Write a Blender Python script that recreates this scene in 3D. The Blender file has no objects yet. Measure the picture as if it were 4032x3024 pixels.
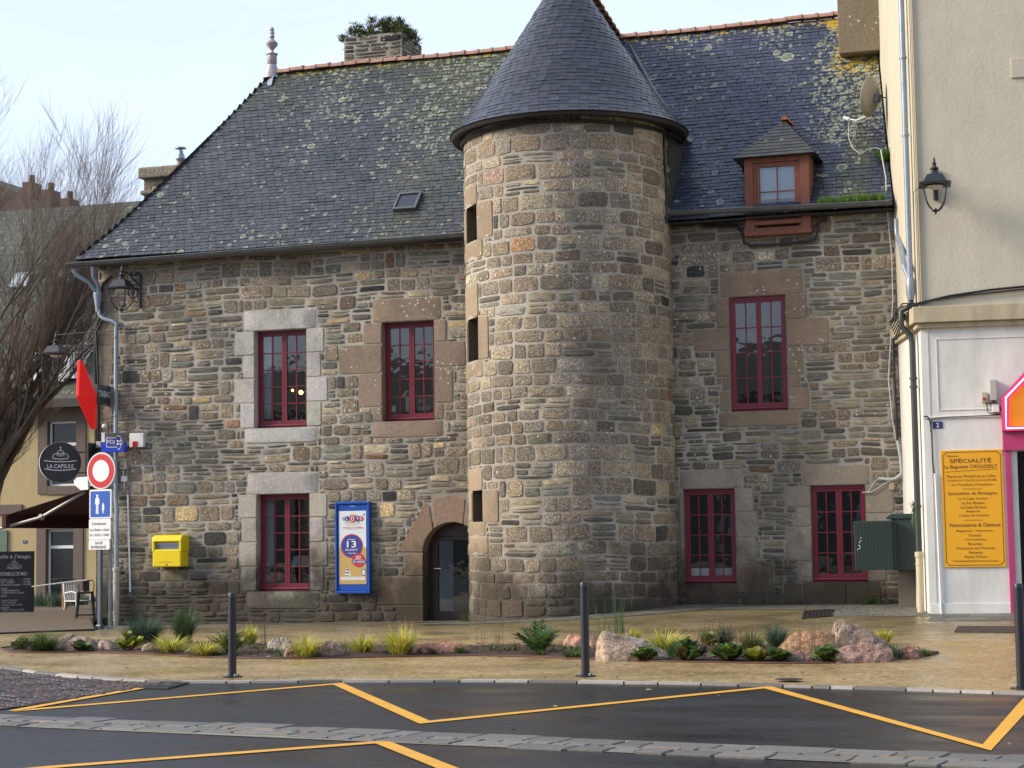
import bpy, bmesh, math, random
from mathutils import Vector, Matrix, noise
from math import sin, cos, pi, radians, tan, atan2, sqrt
random.seed(7)
D = bpy.data
SC = bpy.context.scene
COL = SC.collection

# ------------------------------------------------------------------ camera
YAW, PIT, ROLL = radians(17.7), math.atan(341/4000), .014
CAM = Vector((11.25, -35.25, 1.5)); FPX = 7291.0
FW = Vector((-sin(YAW)*cos(PIT), cos(YAW)*cos(PIT), sin(PIT)))
_r = Vector((cos(YAW), sin(YAW), 0)); _u = Vector((sin(YAW)*sin(PIT), -cos(YAW)*sin(PIT), cos(PIT)))
RT = _r*cos(ROLL) - _u*sin(ROLL); UP = _u*cos(ROLL) + _r*sin(ROLL)
cd = D.cameras.new('camera'); cam = D.objects.new('camera', cd); COL.objects.link(cam)
cd.lens = FPX/4032*36; cd.sensor_width = 36; cd.clip_end = 3000; cd.clip_start = .5
M = Matrix((RT, UP, -FW)).transposed().to_4x4(); M.translation = CAM
cam.matrix_world = M
SC.camera = cam
SC.render.resolution_x, SC.render.resolution_y = 1024, 768

# ------------------------------------------------------------------ light
SUN_EL, SUN_AZ = radians(28), radians(22)          # azimuth: from the left end of the facade, a little in front of it
sdir = Vector((-cos(SUN_AZ)*cos(SUN_EL), -sin(SUN_AZ)*cos(SUN_EL), sin(SUN_EL)))
sl = D.lights.new('sun', 'SUN'); so = D.objects.new('sun', sl); COL.objects.link(so)
sl.energy = 2.4; sl.angle = radians(20); sl.color = (1, .86, .68)
so.rotation_euler = sdir.to_track_quat('Z', 'Y').to_euler()
world = D.worlds.new('World'); SC.world = world; world.use_nodes = True
wn = world.node_tree; wn.nodes.clear()
SC.view_settings.view_transform = 'Standard'; SC.view_settings.look = 'None'
SC.view_settings.exposure = 1.2; SC.view_settings.gamma = 1

def N(nt, t, ins=None, **props):
    n = nt.nodes.new(t)
    for k, v in props.items(): setattr(n, k, v)
    for k, v in (ins or {}).items():
        if isinstance(v, bpy.types.NodeSocket): nt.links.new(v, n.inputs[k])
        else: n.inputs[k].default_value = v
    return n
def ramp(nt, fac, stops, interp='LINEAR'):
    n = N(nt, 'ShaderNodeValToRGB', {'Fac': fac}); cr = n.color_ramp; cr.interpolation = interp
    while len(cr.elements) < len(stops): cr.elements.new(.5)
    for e, (p, c) in zip(cr.elements, stops):
        e.position = p; e.color = c if len(c) == 4 else (*c, 1)
    return n.outputs['Color']
def mix(nt, fac, a, b, mode='MIX'):
    n = nt.nodes.new('ShaderNodeMix'); n.data_type = 'RGBA'; n.blend_type = mode
    for k, v in ((0, fac), (6, a), (7, b)):
        if isinstance(v, bpy.types.NodeSocket): nt.links.new(v, n.inputs[k])
        else: n.inputs[k].default_value = v if (k == 0 or len(v) == 4) else (*v, 1)
    return n.outputs[2]
def mth(nt, op, a, b=0.0, c=0.0, clamp=False):
    n = nt.nodes.new('ShaderNodeMath'); n.operation = op; n.use_clamp = clamp
    for k, v in enumerate((a, b, c)):
        if isinstance(v, bpy.types.NodeSocket): nt.links.new(v, n.inputs[k])
        else: n.inputs[k].default_value = v
    return n.outputs[0]
def nz(nt, vec, scale, detail=3, rough=.55, dist=0):
    return N(nt, 'ShaderNodeTexNoise', {'Vector': vec, 'Scale': scale, 'Detail': detail, 'Roughness': rough, 'Distortion': dist}).outputs['Fac']
def mp(nt, vec, s=(1, 1, 1), l=(0, 0, 0)):
    return N(nt, 'ShaderNodeMapping', {'Vector': vec, 'Scale': s, 'Location': l}).outputs[0]

# world: physical sky under thin high cloud
sky = N(wn, 'ShaderNodeTexSky', sky_type='NISHITA'); sky.sun_disc = False
sky.sun_elevation = SUN_EL; sky.sun_rotation = atan2(sdir.x, sdir.y)
sky.air_density = 1.3; sky.dust_density = 2.2; sky.ozone_density = 1.6
wtc = N(wn, 'ShaderNodeTexCoord')
wv = mp(wn, wtc.outputs['Generated'], (1, 1, 2.6), (.3, .2, 0))
cl = ramp(wn, nz(wn, wv, 2.6, 7, .6, .6), [(.3, (0.5, .5, .5)), (.72, (1, 1, 1))])
sep = N(wn, 'ShaderNodeSeparateXYZ', {'Vector': wtc.outputs['Generated']})
side = mth(wn, 'MULTIPLY_ADD', sep.outputs['X'], -.35, .33, True)        # more veil towards the sun's side
fac = mth(wn, 'MULTIPLY', mth(wn, 'ADD', cl, side), .72, clamp=True)
wc = mix(wn, fac, sky.outputs[0], (6.0, 7.0, 8.9))
bg = N(wn, 'ShaderNodeBackground', {'Color': wc, 'Strength': .066})
wo = N(wn, 'ShaderNodeOutputWorld', {'Surface': bg.outputs[0]})

# ------------------------------------------------------------------ pixel -> place helpers (full-size photo pixels)
def ray(x, y): return FW + RT*((x-2016)/FPX) - UP*((y-1512)/FPX)
def RP(x, y, p0, n):
    d = ray(x, y); n = Vector(n); t = (Vector(p0)-CAM).dot(n)/d.dot(n); return CAM + d*t
def W(x, y, Y=0.0): return RP(x, y, (0, Y, 0), (0, 1, 0))
def WX(x, y, X): return RP(x, y, (X, 0, 0), (1, 0, 0))
def ss(a, b, x):
    t = min(1, max(0, (x-a)/(b-a))); return t*t*(3-2*t)
def gz(x, y):
    base = -.20 + .12*ss(-10, -1.5, x) + .31*ss(-1.6, 3.6, x)
    if y > 6: return base*0 + .1*ss(8, 18, y)
    return base*ss(-6.5, 0.2, y)
def G(x, y):
    z = 0.0
    for _ in range(14):
        p = RP(x, y, (0, 0, z), (0, 0, 1)); z = gz(p.x, p.y)
    return Vector((p.x, p.y, z))
def pxm(p): return FPX/((Vector(p)-CAM).dot(FW))       # pixels per metre there

# ------------------------------------------------------------------ mesh builder
def wpos(o):
    v = Vector((0, 0, 0))
    while o: v += o.location; o = o.parent
    return v
class MB:
    def __init__(s): s.v = []; s.f = []; s.c = []; s.a = []; s.m = []; s.col = (1, 1, 1, 1); s.aux = (0, 0, 0, 0); s.mi = 0; s.T = None
    def vert(s, p):
        p = Vector(p)
        if s.T is not None: p = s.T @ p
        s.v.append(p); s.c.append(s.col); s.a.append(s.aux); return len(s.v)-1
    def face(s, idx): s.f.append(tuple(idx)); s.m.append(s.mi)
    def poly(s, pts): s.face([s.vert(p) for p in pts])
    def box(s, x0, x1, y0, y1, z0, z1):
        i = [s.vert((x, y, z)) for z in (z0, z1) for y in (y0, y1) for x in (x0, x1)]
        for q in ((0, 2, 3, 1), (4, 5, 7, 6), (0, 1, 5, 4), (2, 6, 7, 3), (0, 4, 6, 2), (1, 3, 7, 5)): s.face([i[k] for k in q])
    def tube(s, path, r, n=8, cap=True):
        path = [Vector(p) for p in path]; R = r if isinstance(r, (list, tuple)) else [r]*len(path)
        up = None; rings = []
        for k, p in enumerate(path):
            t = (path[min(k+1, len(path)-1)] - path[max(k-1, 0)]).normalized()
            if up is None:
                up = Vector((0, 0, 1)) if abs(t.z) < .9 else Vector((1, 0, 0))
            a = t.cross(up)
            if a.length < 1e-4: a = t.cross(Vector((0, 1, 0)))
            a.normalize(); b = a.cross(t).normalized(); up = b
            rings.append([s.vert(p + a*R[k]*cos(2*pi*j/n) + b*R[k]*sin(2*pi*j/n)) for j in range(n)])
        for A, B in zip(rings, rings[1:]):
            for j in range(n): s.face((A[j], A[(j+1) % n], B[(j+1) % n], B[j]))
        if cap: s.face(rings[0][::-1]); s.face(rings[-1])
    def lathe(s, prof, c=(0, 0, 0), n=16, ax=None):
        c = Vector(c); rings = []
        for r, z in prof:
            rings.append([s.vert(c + Vector((r*cos(2*pi*j/n), r*sin(2*pi*j/n), z))) for j in range(n)])
        for A, B in zip(rings, rings[1:]):
            for j in range(n): s.face((A[j], A[(j+1) % n], B[(j+1) % n], B[j]))
        s.face(rings[0][::-1]); s.face(rings[-1])
    def prism(s, pts, off):                      # polygon and its copy shifted by off
        off = Vector(off); a = [s.vert(p) for p in pts]; b = [s.vert(Vector(p)+off) for p in pts]; n = len(pts)
        s.face(a); s.face(b[::-1])
        for j in range(n): s.face((a[j], b[j], b[(j+1) % n], a[(j+1) % n]))
    def build(s, name, mats, parent=None, loc=None, smooth=False, bev=0, fixn=True, **tags):
        o0 = wpos(parent) if parent else Vector((0, 0, 0))
        lc = Vector(loc) if loc is not None else o0
        me = D.meshes.new(name)
        me.from_pydata([v - lc for v in s.v], [], s.f)
        for m in (mats if isinstance(mats, (list, tuple)) else [mats]): me.materials.append(m)
        me.polygons.foreach_set('material_index', s.m)
        ca = me.attributes.new('Col', 'FLOAT_COLOR', 'POINT'); ca.data.foreach_set('color', [x for c in s.c for x in c])
        ca = me.attributes.new('Aux', 'FLOAT_COLOR', 'POINT'); ca.data.foreach_set('color', [x for c in s.a for x in c])
        if fixn:
            bm = bmesh.new(); bm.from_mesh(me); bmesh.ops.recalc_face_normals(bm, faces=bm.faces); bm.to_mesh(me); bm.free()
        if smooth:
            me.polygons.foreach_set('use_smooth', [True]*len(me.polygons))
            if smooth != 'all': me.set_sharp_from_angle(angle=radians(40))
        me.update()
        o = D.objects.new(name, me); COL.objects.link(o)
        o.parent = parent; o.location = lc - o0
        if bev:
            b = o.modifiers.new('bevel', 'BEVEL'); b.width = bev; b.segments = 2; b.limit_method = 'ANGLE'; b.harden_normals = False
        for k, v in tags.items(): o[k] = v
        return o
def thing(name, label, cat, loc=(0, 0, 0), group=None):
    o = D.objects.new(name, None); COL.objects.link(o); o.location = loc; o.empty_display_size = .2
    o['label'] = label; o['category'] = cat
    if group: o['group'] = group
    return o
def copy_tree(o, parent=None):
    c = o.copy(); COL.objects.link(c); c.parent = parent
    for ch in [x for x in D.objects if x.parent == o]: copy_tree(ch, c)
    return c
def frame(p, n):                                 # local frame: x right, y out of the face, z up
    n = Vector((n[0], n[1], 0)).normalized(); r = Vector((-n.y, n.x, 0))
    m = Matrix((r, -n, Vector((0, 0, 1)))).transposed().to_4x4(); m.translation = Vector(p); return m   # local y = INTO the wall
TEXTN = 0
def text_mesh(b, s, width, height, T, ctr=True, bold=0.0, shear=0.0):
    """appends lettering to builder b; T maps (x right, z up, y into) to world"""
    cu = D.curves.new('lettering', 'FONT'); cu.body = s; cu.size = 1; cu.offset = bold*.15; cu.shear = shear; cu.resolution_u = 3
    cu.extrude = 0
    to = D.objects.new('lettering', cu); COL.objects.link(to)
    bpy.context.view_layer.update()
    me = to.evaluated_get(bpy.context.evaluated_depsgraph_get()).to_mesh()
    vs = [v.co.copy() for v in me.vertices]; fs = [tuple(p.vertices) for p in me.polygons]
    if vs:
        x0 = min(v.x for v in vs); x1 = max(v.x for v in vs); y0 = min(v.y for v in vs); y1 = max(v.y for v in vs)
        if width is None: width = (x1-x0)*height/(y1-y0)
        sx = width/max(x1-x0, 1e-5); sy = height/max(y1-y0, 1e-5)
        base = len(b.v); oldT = b.T; b.T = None
        for v in vs:
            X = (v.x-x0)*sx - (width/2 if ctr else 0); Z = (v.y-y0)*sy - height/2
            b.vert(T @ Vector((X, 0, Z)))
        b.T = oldT
        for f in fs: b.face([base+i for i in f])
    to.to_mesh_clear(); D.objects.remove(to); D.curves.remove(cu)

# ------------------------------------------------------------------ materials
def pm(name, col, rough=.6, metal=0, var=0, vs=4, bump=0, bs=30, attr=False, spec=.5, emit=None, es=0, dirt=0):
    m = D.materials.new(name); m.use_nodes = True; nt = m.node_tree; b = nt.nodes['Principled BSDF']
    tc = N(nt, 'ShaderNodeTexCoord').outputs['Object']
    c = (*col, 1)
    if attr: c = N(nt, 'ShaderNodeAttribute', attribute_name='Col').outputs['Color']
    if var:
        v = mth(nt, 'MULTIPLY_ADD', nz(nt, tc, vs, 5, .65), 2*var, 1-var)
        cm = N(nt, 'ShaderNodeVectorMath', {0: c if attr else c[:3], 1: v}, operation='MULTIPLY'); c = cm.outputs[0]
    if dirt:
        dm = ramp(nt, nz(nt, mp(nt, tc, (1, 1, .25)), 2.3, 6, .7), [(.42, (0, 0, 0)), (.75, (1, 1, 1))])
        c = mix(nt, mth(nt, 'MULTIPLY', dm, dirt), c, (.09, .075, .05))
    if isinstance(c, bpy.types.NodeSocket): nt.links.new(c, b.inputs['Base Color'])
    else: b.inputs['Base Color'].default_value = c
    b.inputs['Roughness'].default_value = rough; b.inputs['Metallic'].default_value = metal
    b.inputs['Specular IOR Level'].default_value = spec
    if bump:
        bn = N(nt, 'ShaderNodeBump', {'Height': nz(nt, tc, bs, 4, .6), 'Strength': bump, 'Distance': .01}); nt.links.new(bn.outputs[0], b.inputs['Normal'])
    if emit: b.inputs['Emission Color'].default_value = (*emit, 1); b.inputs['Emission Strength'].default_value = es
    return m

def stone_mat(name, mortar=False):
    m = D.materials.new(name); m.use_nodes = True; nt = m.node_tree; b = nt.nodes['Principled BSDF']
    tc = N(nt, 'ShaderNodeTexCoord').outputs['Object']
    sp = N(nt, 'ShaderNodeSeparateXYZ', {'Vector': tc})
    z = sp.outputs['Z']; x = sp.outputs['X']
    if mortar:
        c = ramp(nt, nz(nt, tc, 1.1, 5, .6), [(.3, (.29, .27, .24)), (.7, (.47, .44, .385))])
        hgt = nz(nt, tc, 45, 4, .6); stn = .75
    else:
        at = N(nt, 'ShaderNodeAttribute', attribute_name='Col'); c = at.outputs['Color']; al = at.outputs['Alpha']
        g1 = nz(nt, tc, 38, 4, .75); g2 = nz(nt, tc, 14, 4, .6)
        gran = ramp(nt, g1, [(.36, (.30, .29, .28)), (.5, (1, 1, 1)), (.62, (1.95, 1.85, 1.65))])
        gv = mix(nt, .5, gran, ramp(nt, g2, [(.3, (.62, .6, .58)), (.7, (1.35, 1.35, 1.35))]), 'MULTIPLY')
        s1 = nz(nt, mp(nt, tc, (4.5, 4.5, 24)), 1, 6, .75, 1.1)
        sch = ramp(nt, s1, [(.32, (.42, .42, .40)), (.5, (1, 1, 1)), (.66, (1.6, 1.52, 1.36))])
        dr_ = N(nt, 'ShaderNodeSeparateColor', {'Color': N(nt, 'ShaderNodeAttribute', attribute_name='Aux').outputs['Color']}).outputs[0]
        gv = mix(nt, mth(nt, 'MULTIPLY', dr_, .78), gv, (1, 1, 1))
        c = mix(nt, 1.0, c, mix(nt, al, gv, sch), 'MULTIPLY')
        hgt = mth(nt, 'ADD', mth(nt, 'MULTIPLY', mth(nt, 'SUBTRACT', 1.0, al), mth(nt, 'ADD', mth(nt, 'MULTIPLY', g1, .35), g2)), mth(nt, 'MULTIPLY', s1, mth(nt, 'MULTIPLY', al, 1.7)))
        stn = 1.0
    # weathering: dark runs, green algae, damp foot
    big = nz(nt, mp(nt, tc, (1, 1, .55)), .8, 6, .68, .4)
    dk = ramp(nt, big, [(.5, (0, 0, 0)), (.72, (1, 1, 1))])
    c = mix(nt, mth(nt, 'MULTIPLY', dk, .5*stn), c, (.065, .055, .042))
    if mortar:
        gm = ramp(nt, nz(nt, mp(nt, tc, (1, 1, .7), (4, 4, 4)), .55, 6, .7, .5), [(.44, (0, 0, 0)), (.62, (1, 1, 1))])
        c = mix(nt, mth(nt, 'MULTIPLY', gm, .62), c, (.165, .145, .115))
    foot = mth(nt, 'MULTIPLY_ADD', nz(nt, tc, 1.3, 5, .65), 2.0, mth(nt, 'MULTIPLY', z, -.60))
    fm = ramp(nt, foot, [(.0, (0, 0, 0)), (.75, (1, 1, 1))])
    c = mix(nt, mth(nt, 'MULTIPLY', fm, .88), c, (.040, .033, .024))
    gr = ramp(nt, nz(nt, mp(nt, tc, (1, 1, .8), (5, 3, 1)), 1.05, 6, .7, .5), [(.55, (0, 0, 0)), (.74, (1, 1, 1))])
    c = mix(nt, mth(nt, 'MULTIPLY', gr, .45), c, (.10, .115, .055))
    och = ramp(nt, nz(nt, mp(nt, tc, (1, 1, 1.6), (9, 1, 4)), 2.2, 5, .7, .4), [(.66, (0, 0, 0)), (.8, (1, 1, 1))])
    c = mix(nt, mth(nt, 'MULTIPLY', och, .5), c, (.34, .21, .09))
    # white crustose lichen in clusters
    vo = N(nt, 'ShaderNodeTexVoronoi', {'Vector': tc, 'Scale': 17.0, 'Randomness': 1.0})
    cs = N(nt, 'ShaderNodeSeparateColor', {'Color': vo.outputs['Color']})
    dens = mth(nt, 'MULTIPLY', ramp(nt, nz(nt, mp(nt, tc, (.8, .8, 1.5), (2, 7, 3)), 1.0, 4, .6), [(.5, (0, 0, 0)), (.72, (.62, .62, .62))]), N(nt, 'ShaderNodeMapRange', {'Value': z, 'From Min': 2.6, 'From Max': 4.2}).outputs[0])
    on = mth(nt, 'LESS_THAN', cs.outputs[0], dens)
    rad = mth(nt, 'LESS_THAN', vo.outputs['Distance'], mth(nt, 'MULTIPLY_ADD', cs.outputs[1], .32, .12))
    c = mix(nt, mth(nt, 'MULTIPLY', mth(nt, 'MULTIPLY', on, rad), .8), c, (.5, .5, .42))
    nt.links.new(c, b.inputs['Base Color'])
    b.inputs['Roughness'].default_value = .88; b.inputs['Specular IOR Level'].default_value = .3
    bn = N(nt, 'ShaderNodeBump', {'Height': hgt, 'Strength': .75, 'Distance': .016}); nt.links.new(bn.outputs[0], b.inputs['Normal'])
    return m

def slate_mat(name, rough=.42):
    m = D.materials.new(name); m.use_nodes = True; nt = m.node_tree; b = nt.nodes['Principled BSDF']
    tc = N(nt, 'ShaderNodeTexCoord').outputs['Object']
    c = N(nt, 'ShaderNodeAttribute', attribute_name='Col').outputs['Color']
    ax = N(nt, 'ShaderNodeSeparateColor', {'Color': N(nt, 'ShaderNodeAttribute', attribute_name='Aux').outputs['Color']})
    lich, yel, moss = ax.outputs[0], ax.outputs[1], ax.outputs[2]
    n1 = nz(nt, tc, 26, 4, .6); n2 = nz(nt, tc, .9, 5, .6)
    c = mix(nt, 1.0, c, ramp(nt, n1, [(.3, (.7, .7, .7)), (.7, (1.3, 1.3, 1.3))]), 'MULTIPLY')
    c = mix(nt, 1.0, c, ramp(nt, n2, [(.3, (.7, .75, .7)), (.7, (1.25, 1.2, 1.25))]), 'MULTIPLY')
    mm = ramp(nt, mth(nt, 'ADD', nz(nt, tc, 5, 5, .7), moss), [(.58, (0, 0, 0)), (.85, (1, 1, 1))])
    c = mix(nt, mth(nt, 'MULTIPLY', mm, .72), c, (.070, .078, .040))
    msk = None; allm = None
    wob = N(nt, 'ShaderNodeVectorMath', {0: tc, 1: N(nt, 'ShaderNodeVectorMath', {0: N(nt, 'ShaderNodeTexNoise', {'Vector': tc, 'Scale': 9.0, 'Detail': 2.0}).outputs['Color'], 1: (.09, .09, .09)}, operation='MULTIPLY').outputs[0]}, operation='ADD').outputs[0]
    sw = N(nt, 'ShaderNodeSeparateXYZ', {'Vector': wob})
    flat2 = N(nt, 'ShaderNodeCombineXYZ', {'X': sw.outputs[0], 'Y': mth(nt, 'ADD', mth(nt, 'MULTIPLY', sw.outputs[1], .66), mth(nt, 'MULTIPLY', sw.outputs[2], .75))}).outputs[0]
    for sc, k, r0, r1 in ((2.1, .16, .12, .34), (4.6, .60, .12, .38), (9.5, .9, .12, .40)):
        vo = N(nt, 'ShaderNodeTexVoronoi', {'Vector': flat2, 'Scale': sc, 'Randomness': 1.0}, voronoi_dimensions='2D')
        cs = N(nt, 'ShaderNodeSeparateColor', {'Color': vo.outputs['Color']})
        on = mth(nt, 'LESS_THAN', cs.outputs[0], mth(nt, 'MULTIPLY', lich, k))
        rr = mth(nt, 'MULTIPLY_ADD', cs.outputs[1], r1-r0, r0)
        q = mth(nt, 'DIVIDE', vo.outputs['Distance'], rr)
        ring = ramp(nt, q, [(0, (.35, .35, .35)), (.4, (.12, .12, .12)), (.66, (.3, .3, .3)), (.80, (1, 1, 1)), (.98, (1, 1, 1)), (1.0, (0, 0, 0))])
        ins = mth(nt, 'MULTIPLY', on, mth(nt, 'LESS_THAN', q, 1.0))
        rg = mth(nt, 'MULTIPLY', ring, ins)
        msk = rg if msk is None else mth(nt, 'MAXIMUM', msk, rg)
        allm = ins if allm is None else mth(nt, 'MAXIMUM', allm, ins)
    c = mix(nt, mth(nt, 'MULTIPLY', allm, .75), c, (.135, .15, .10))
    c = mix(nt, mth(nt, 'MULTIPLY', msk, mth(nt, 'MULTIPLY_ADD', nz(nt, tc, 30, 3, .6), .9, .3, True)), c, (.38, .43, .33))
    ym = ramp(nt, mth(nt, 'MULTIPLY', mth(nt, 'ADD', nz(nt, tc, 7, 5, .7), yel), .5), [(.52, (0, 0, 0)), (.585, (1, 1, 1))])
    c = mix(nt, ym, c, ramp(nt, nz(nt, tc, 19, 3), [(.35, (.30, .27, .05)), (.65, (.50, .30, .035))]))
    nt.links.new(c, b.inputs['Base Color'])
    rg_ = mth(nt, 'MULTIPLY_ADD', n2, .25, rough-.12); rg_ = mth(nt, 'MAXIMUM', rg_, mth(nt, 'MULTIPLY', allm, .85))
    nt.links.new(rg_, b.inputs['Roughness'])
    bn = N(nt, 'ShaderNodeBump', {'Height': mth(nt, 'ADD', n1, mth(nt, 'MULTIPLY', allm, .5)), 'Strength': .4, 'Distance': .006}); nt.links.new(bn.outputs[0], b.inputs['Normal'])
    return m

def ground_mat(name, kind):
    m = D.materials.new(name); m.use_nodes = True; nt = m.node_tree; b = nt.nodes['Principled BSDF']
    tc = N(nt, 'ShaderNodeTexCoord').outputs['Object']; sp = N(nt, 'ShaderNodeSeparateXYZ', {'Vector': tc}); y = sp.outputs['Y']; x = sp.outputs['X']
    fine = nz(nt, tc, 70, 3, .7); mid = nz(nt, tc, 9, 5, .65); big = nz(nt, tc, .55, 5, .6, .3)
    if kind == 'asphalt':
        fine = nz(nt, tc, 48, 4, .8)
        c = ramp(nt, fine, [(.36, (.004, .0042, .005)), (.56, (.011, .0115, .013)), (.65, (.036, .036, .037)), (.74, (.14, .14, .14))])
        c = mix(nt, 1.0, c, ramp(nt, big, [(.3, (.75, .75, .78)), (.7, (1.2, 1.2, 1.18))]), 'MULTIPLY')
        c = mix(nt, 1.0, c, ramp(nt, mid, [(.3, (.8, .8, .8)), (.7, (1.2, 1.2, 1.2))]), 'MULTIPLY')
        r = mth(nt, 'MULTIPLY_ADD', ramp(nt, nz(nt, mp(nt, tc, (.6, 1.6, 1)), .7, 5, .6), [(.35, (0, 0, 0)), (.65, (1, 1, 1))]), .34, .19)
        h = fine; st, di = .5, .004
    else:
        fine = nz(nt, tc, 34, 4, .8); c = ramp(nt, fine, [(.34, (.08, .056, .022)), (.46, (.30, .215, .095)), (.56, (.40, .295, .135)), (.66, (.66, .55, .34))])
        c = mix(nt, 1.0, c, ramp(nt, mid, [(.3, (.55, .53, .5)), (.7, (1.3, 1.3, 1.3))]), 'MULTIPLY')
        c = mix(nt, 1.0, c, ramp(nt, big, [(.3, (.80, .78, .76)), (.7, (1.12, 1.1, 1.05))]), 'MULTIPLY')
        # darker and greener towards the wall, duller towards the left
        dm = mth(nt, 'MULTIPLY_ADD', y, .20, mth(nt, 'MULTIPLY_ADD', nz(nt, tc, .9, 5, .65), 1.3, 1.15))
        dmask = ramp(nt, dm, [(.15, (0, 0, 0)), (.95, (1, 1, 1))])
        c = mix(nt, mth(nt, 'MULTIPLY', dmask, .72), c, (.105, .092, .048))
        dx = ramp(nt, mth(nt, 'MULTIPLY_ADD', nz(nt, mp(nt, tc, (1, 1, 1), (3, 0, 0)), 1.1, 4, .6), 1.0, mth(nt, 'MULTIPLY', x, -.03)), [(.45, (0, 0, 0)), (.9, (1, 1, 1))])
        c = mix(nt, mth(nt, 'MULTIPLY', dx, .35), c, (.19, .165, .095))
        r = mth(nt, 'MULTIPLY_ADD', ramp(nt, nz(nt, tc, .8, 5, .6), [(.38, (0, 0, 0)), (.62, (1, 1, 1))]), .34, .17)
        h = mth(nt, 'ADD', fine, mth(nt, 'MULTIPLY', mid, .6)); st, di = .4, .006
    nt.links.new(c, b.inputs['Base Color']); nt.links.new(r, b.inputs['Roughness']); b.inputs['Specular IOR Level'].default_value = .42 if kind == 'asphalt' else .55
    bn = N(nt, 'ShaderNodeBump', {'Height': h, 'Strength': st, 'Distance': di}); nt.links.new(bn.outputs[0], b.inputs['Normal'])
    return m

def glass_mat(name='window_glass', tint=(.8, .85, .88), refl=1.0):
    m = D.materials.new(name); m.use_nodes = True; nt = m.node_tree; nt.nodes.clear()
    fr = N(nt, 'ShaderNodeFresnel', {'IOR': 1.5})
    tc = N(nt, 'ShaderNodeTexCoord').outputs['Object']
    bn = N(nt, 'ShaderNodeBump', {'Height': nz(nt, tc, 2.5, 2), 'Strength': .12, 'Distance': .03})
    tr = N(nt, 'ShaderNodeBsdfTransparent', {'Color': (*tint, 1)}); gl = N(nt, 'ShaderNodeBsdfGlossy', {'Color': (1, 1, 1, 1), 'Roughness': .03, 'Normal': bn.outputs[0]})
    f = mth(nt, 'MULTIPLY_ADD', fr.outputs[0], 2.3*refl, .02, True)
    mx = N(nt, 'ShaderNodeMixShader', {0: f, 1: tr.outputs[0], 2: gl.outputs[0]})
    N(nt, 'ShaderNodeOutputMaterial', {'Surface': mx.outputs[0]}); return m

M_STONE = stone_mat('rubble_stone'); M_MORTAR = stone_mat('lime_mortar', True)
M_SLATE = slate_mat('roof_slate', .44); M_SLATEC = slate_mat('tower_slate', .32)
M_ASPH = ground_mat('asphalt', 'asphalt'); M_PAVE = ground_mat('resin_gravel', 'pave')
M_GLASS = glass_mat()
M_WINE = pm('wine_paint', (.155, .011, .026), .42, var=.18, vs=12, bump=.15, bs=20)
M_WOODR = pm('red_brown_wood', (.19, .055, .028), .6, var=.45, vs=9, bump=.3, bs=25, dirt=.4)
M_ZINC = pm('zinc', (.26, .32, .40), .42, .35, var=.3, vs=5, dirt=.25)
M_ZINCD = pm('weathered_zinc', (.13, .14, .15), .38, .4, var=.5, vs=4, dirt=.5)
M_BLACK = pm('black_rubber', (.012, .012, .013), .5)
M_IRON = pm('black_iron', (.022, .024, .03), .42, .2, var=.3, vs=15)
M_ROOM = pm('room_wall', (.06, .055, .05), .9); M_FLOORW = pm('room_floor', (.05, .035, .02), .6)
M_WHITE = pm('white_paint', (.72, .73, .73), .45, var=.08); M_CURT = pm('curtain', (.62, .64, .66), .9, var=.1)
M_TILE = pm('pink_clay_tile', (.36, .20, .15), .8, var=.5, vs=6, bump=.4, bs=25, dirt=.45)
M_TEXTW = pm('white_lettering', (.8, .8, .8), .6); M_TEXTB = pm('dark_lettering', (.03, .03, .035), .6)
M_ATTR = pm('painted', (1, 1, 1), .5, attr=True, var=.08, vs=7)
M_ATTRS = pm('painted_gloss', (1, 1, 1), .3, attr=True)
M_PLANT = pm('leaf', (1, 1, 1), .5, attr=True, var=.25, vs=9, spec=.35)
nt = M_PLANT.node_tree; bb = nt.nodes['Principled BSDF']; bb.inputs['Subsurface Weight'].default_value = 0
tl = N(nt, 'ShaderNodeBsdfTranslucent', {'Color': N(nt, 'ShaderNodeAttribute', attribute_name='Col').outputs['Color']})
mxs = N(nt, 'ShaderNodeMixShader', {0: .3, 1: bb.outputs[0], 2: tl.outputs[0]}); nt.links.new(mxs.outputs[0], nt.nodes['Material Output'].inputs['Surface'])
M_ROCK = pm('pink_granite', (1, 1, 1), .75, attr=True, var=.75, vs=16, bump=1.0, bs=16, dirt=.5)
nt = M_ROCK.node_tree; bb = nt.nodes['Principled BSDF']; tcr = N(nt, 'ShaderNodeTexCoord').outputs['Object']
cr_ = bb.inputs['Base Color'].links[0].from_socket
cr_ = mix(nt, 1.0, cr_, ramp(nt, nz(nt, tcr, 55, 3, .8), [(.38, (.35, .33, .33)), (.5, (1, 1, 1)), (.62, (1.7, 1.65, 1.6))]), 'MULTIPLY')
cr_ = mix(nt, ramp(nt, nz(nt, tcr, 6, 6, .75), [(.52, (0, 0, 0)), (.66, (.7, .7, .7))]), cr_, (.12, .095, .07)); nt.links.new(cr_, bb.inputs['Base Color'])
M_BARK = pm('bark', (.085, .062, .048), .85, var=.5, vs=12)
M_SOIL = pm('bark_mulch', (.045, .024, .016), .85, var=.7, vs=30, bump=1, bs=30)
M_CONC = pm('stained_concrete', (.20, .165, .115), .85, var=.35, vs=3, bump=.4, bs=20, dirt=.55)
M_BUFF = pm('buff_render', (.53, .49, .39), .85, var=.12, vs=2, bump=.55, bs=16, dirt=.15)
M_WREN = pm('white_render', (.70, .69, .65), .7, var=.08, vs=1.5, dirt=.3)
M_YREN = pm('yellow_render', (.42, .335, .175), .85, var=.15, vs=1, dirt=.2)
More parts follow.
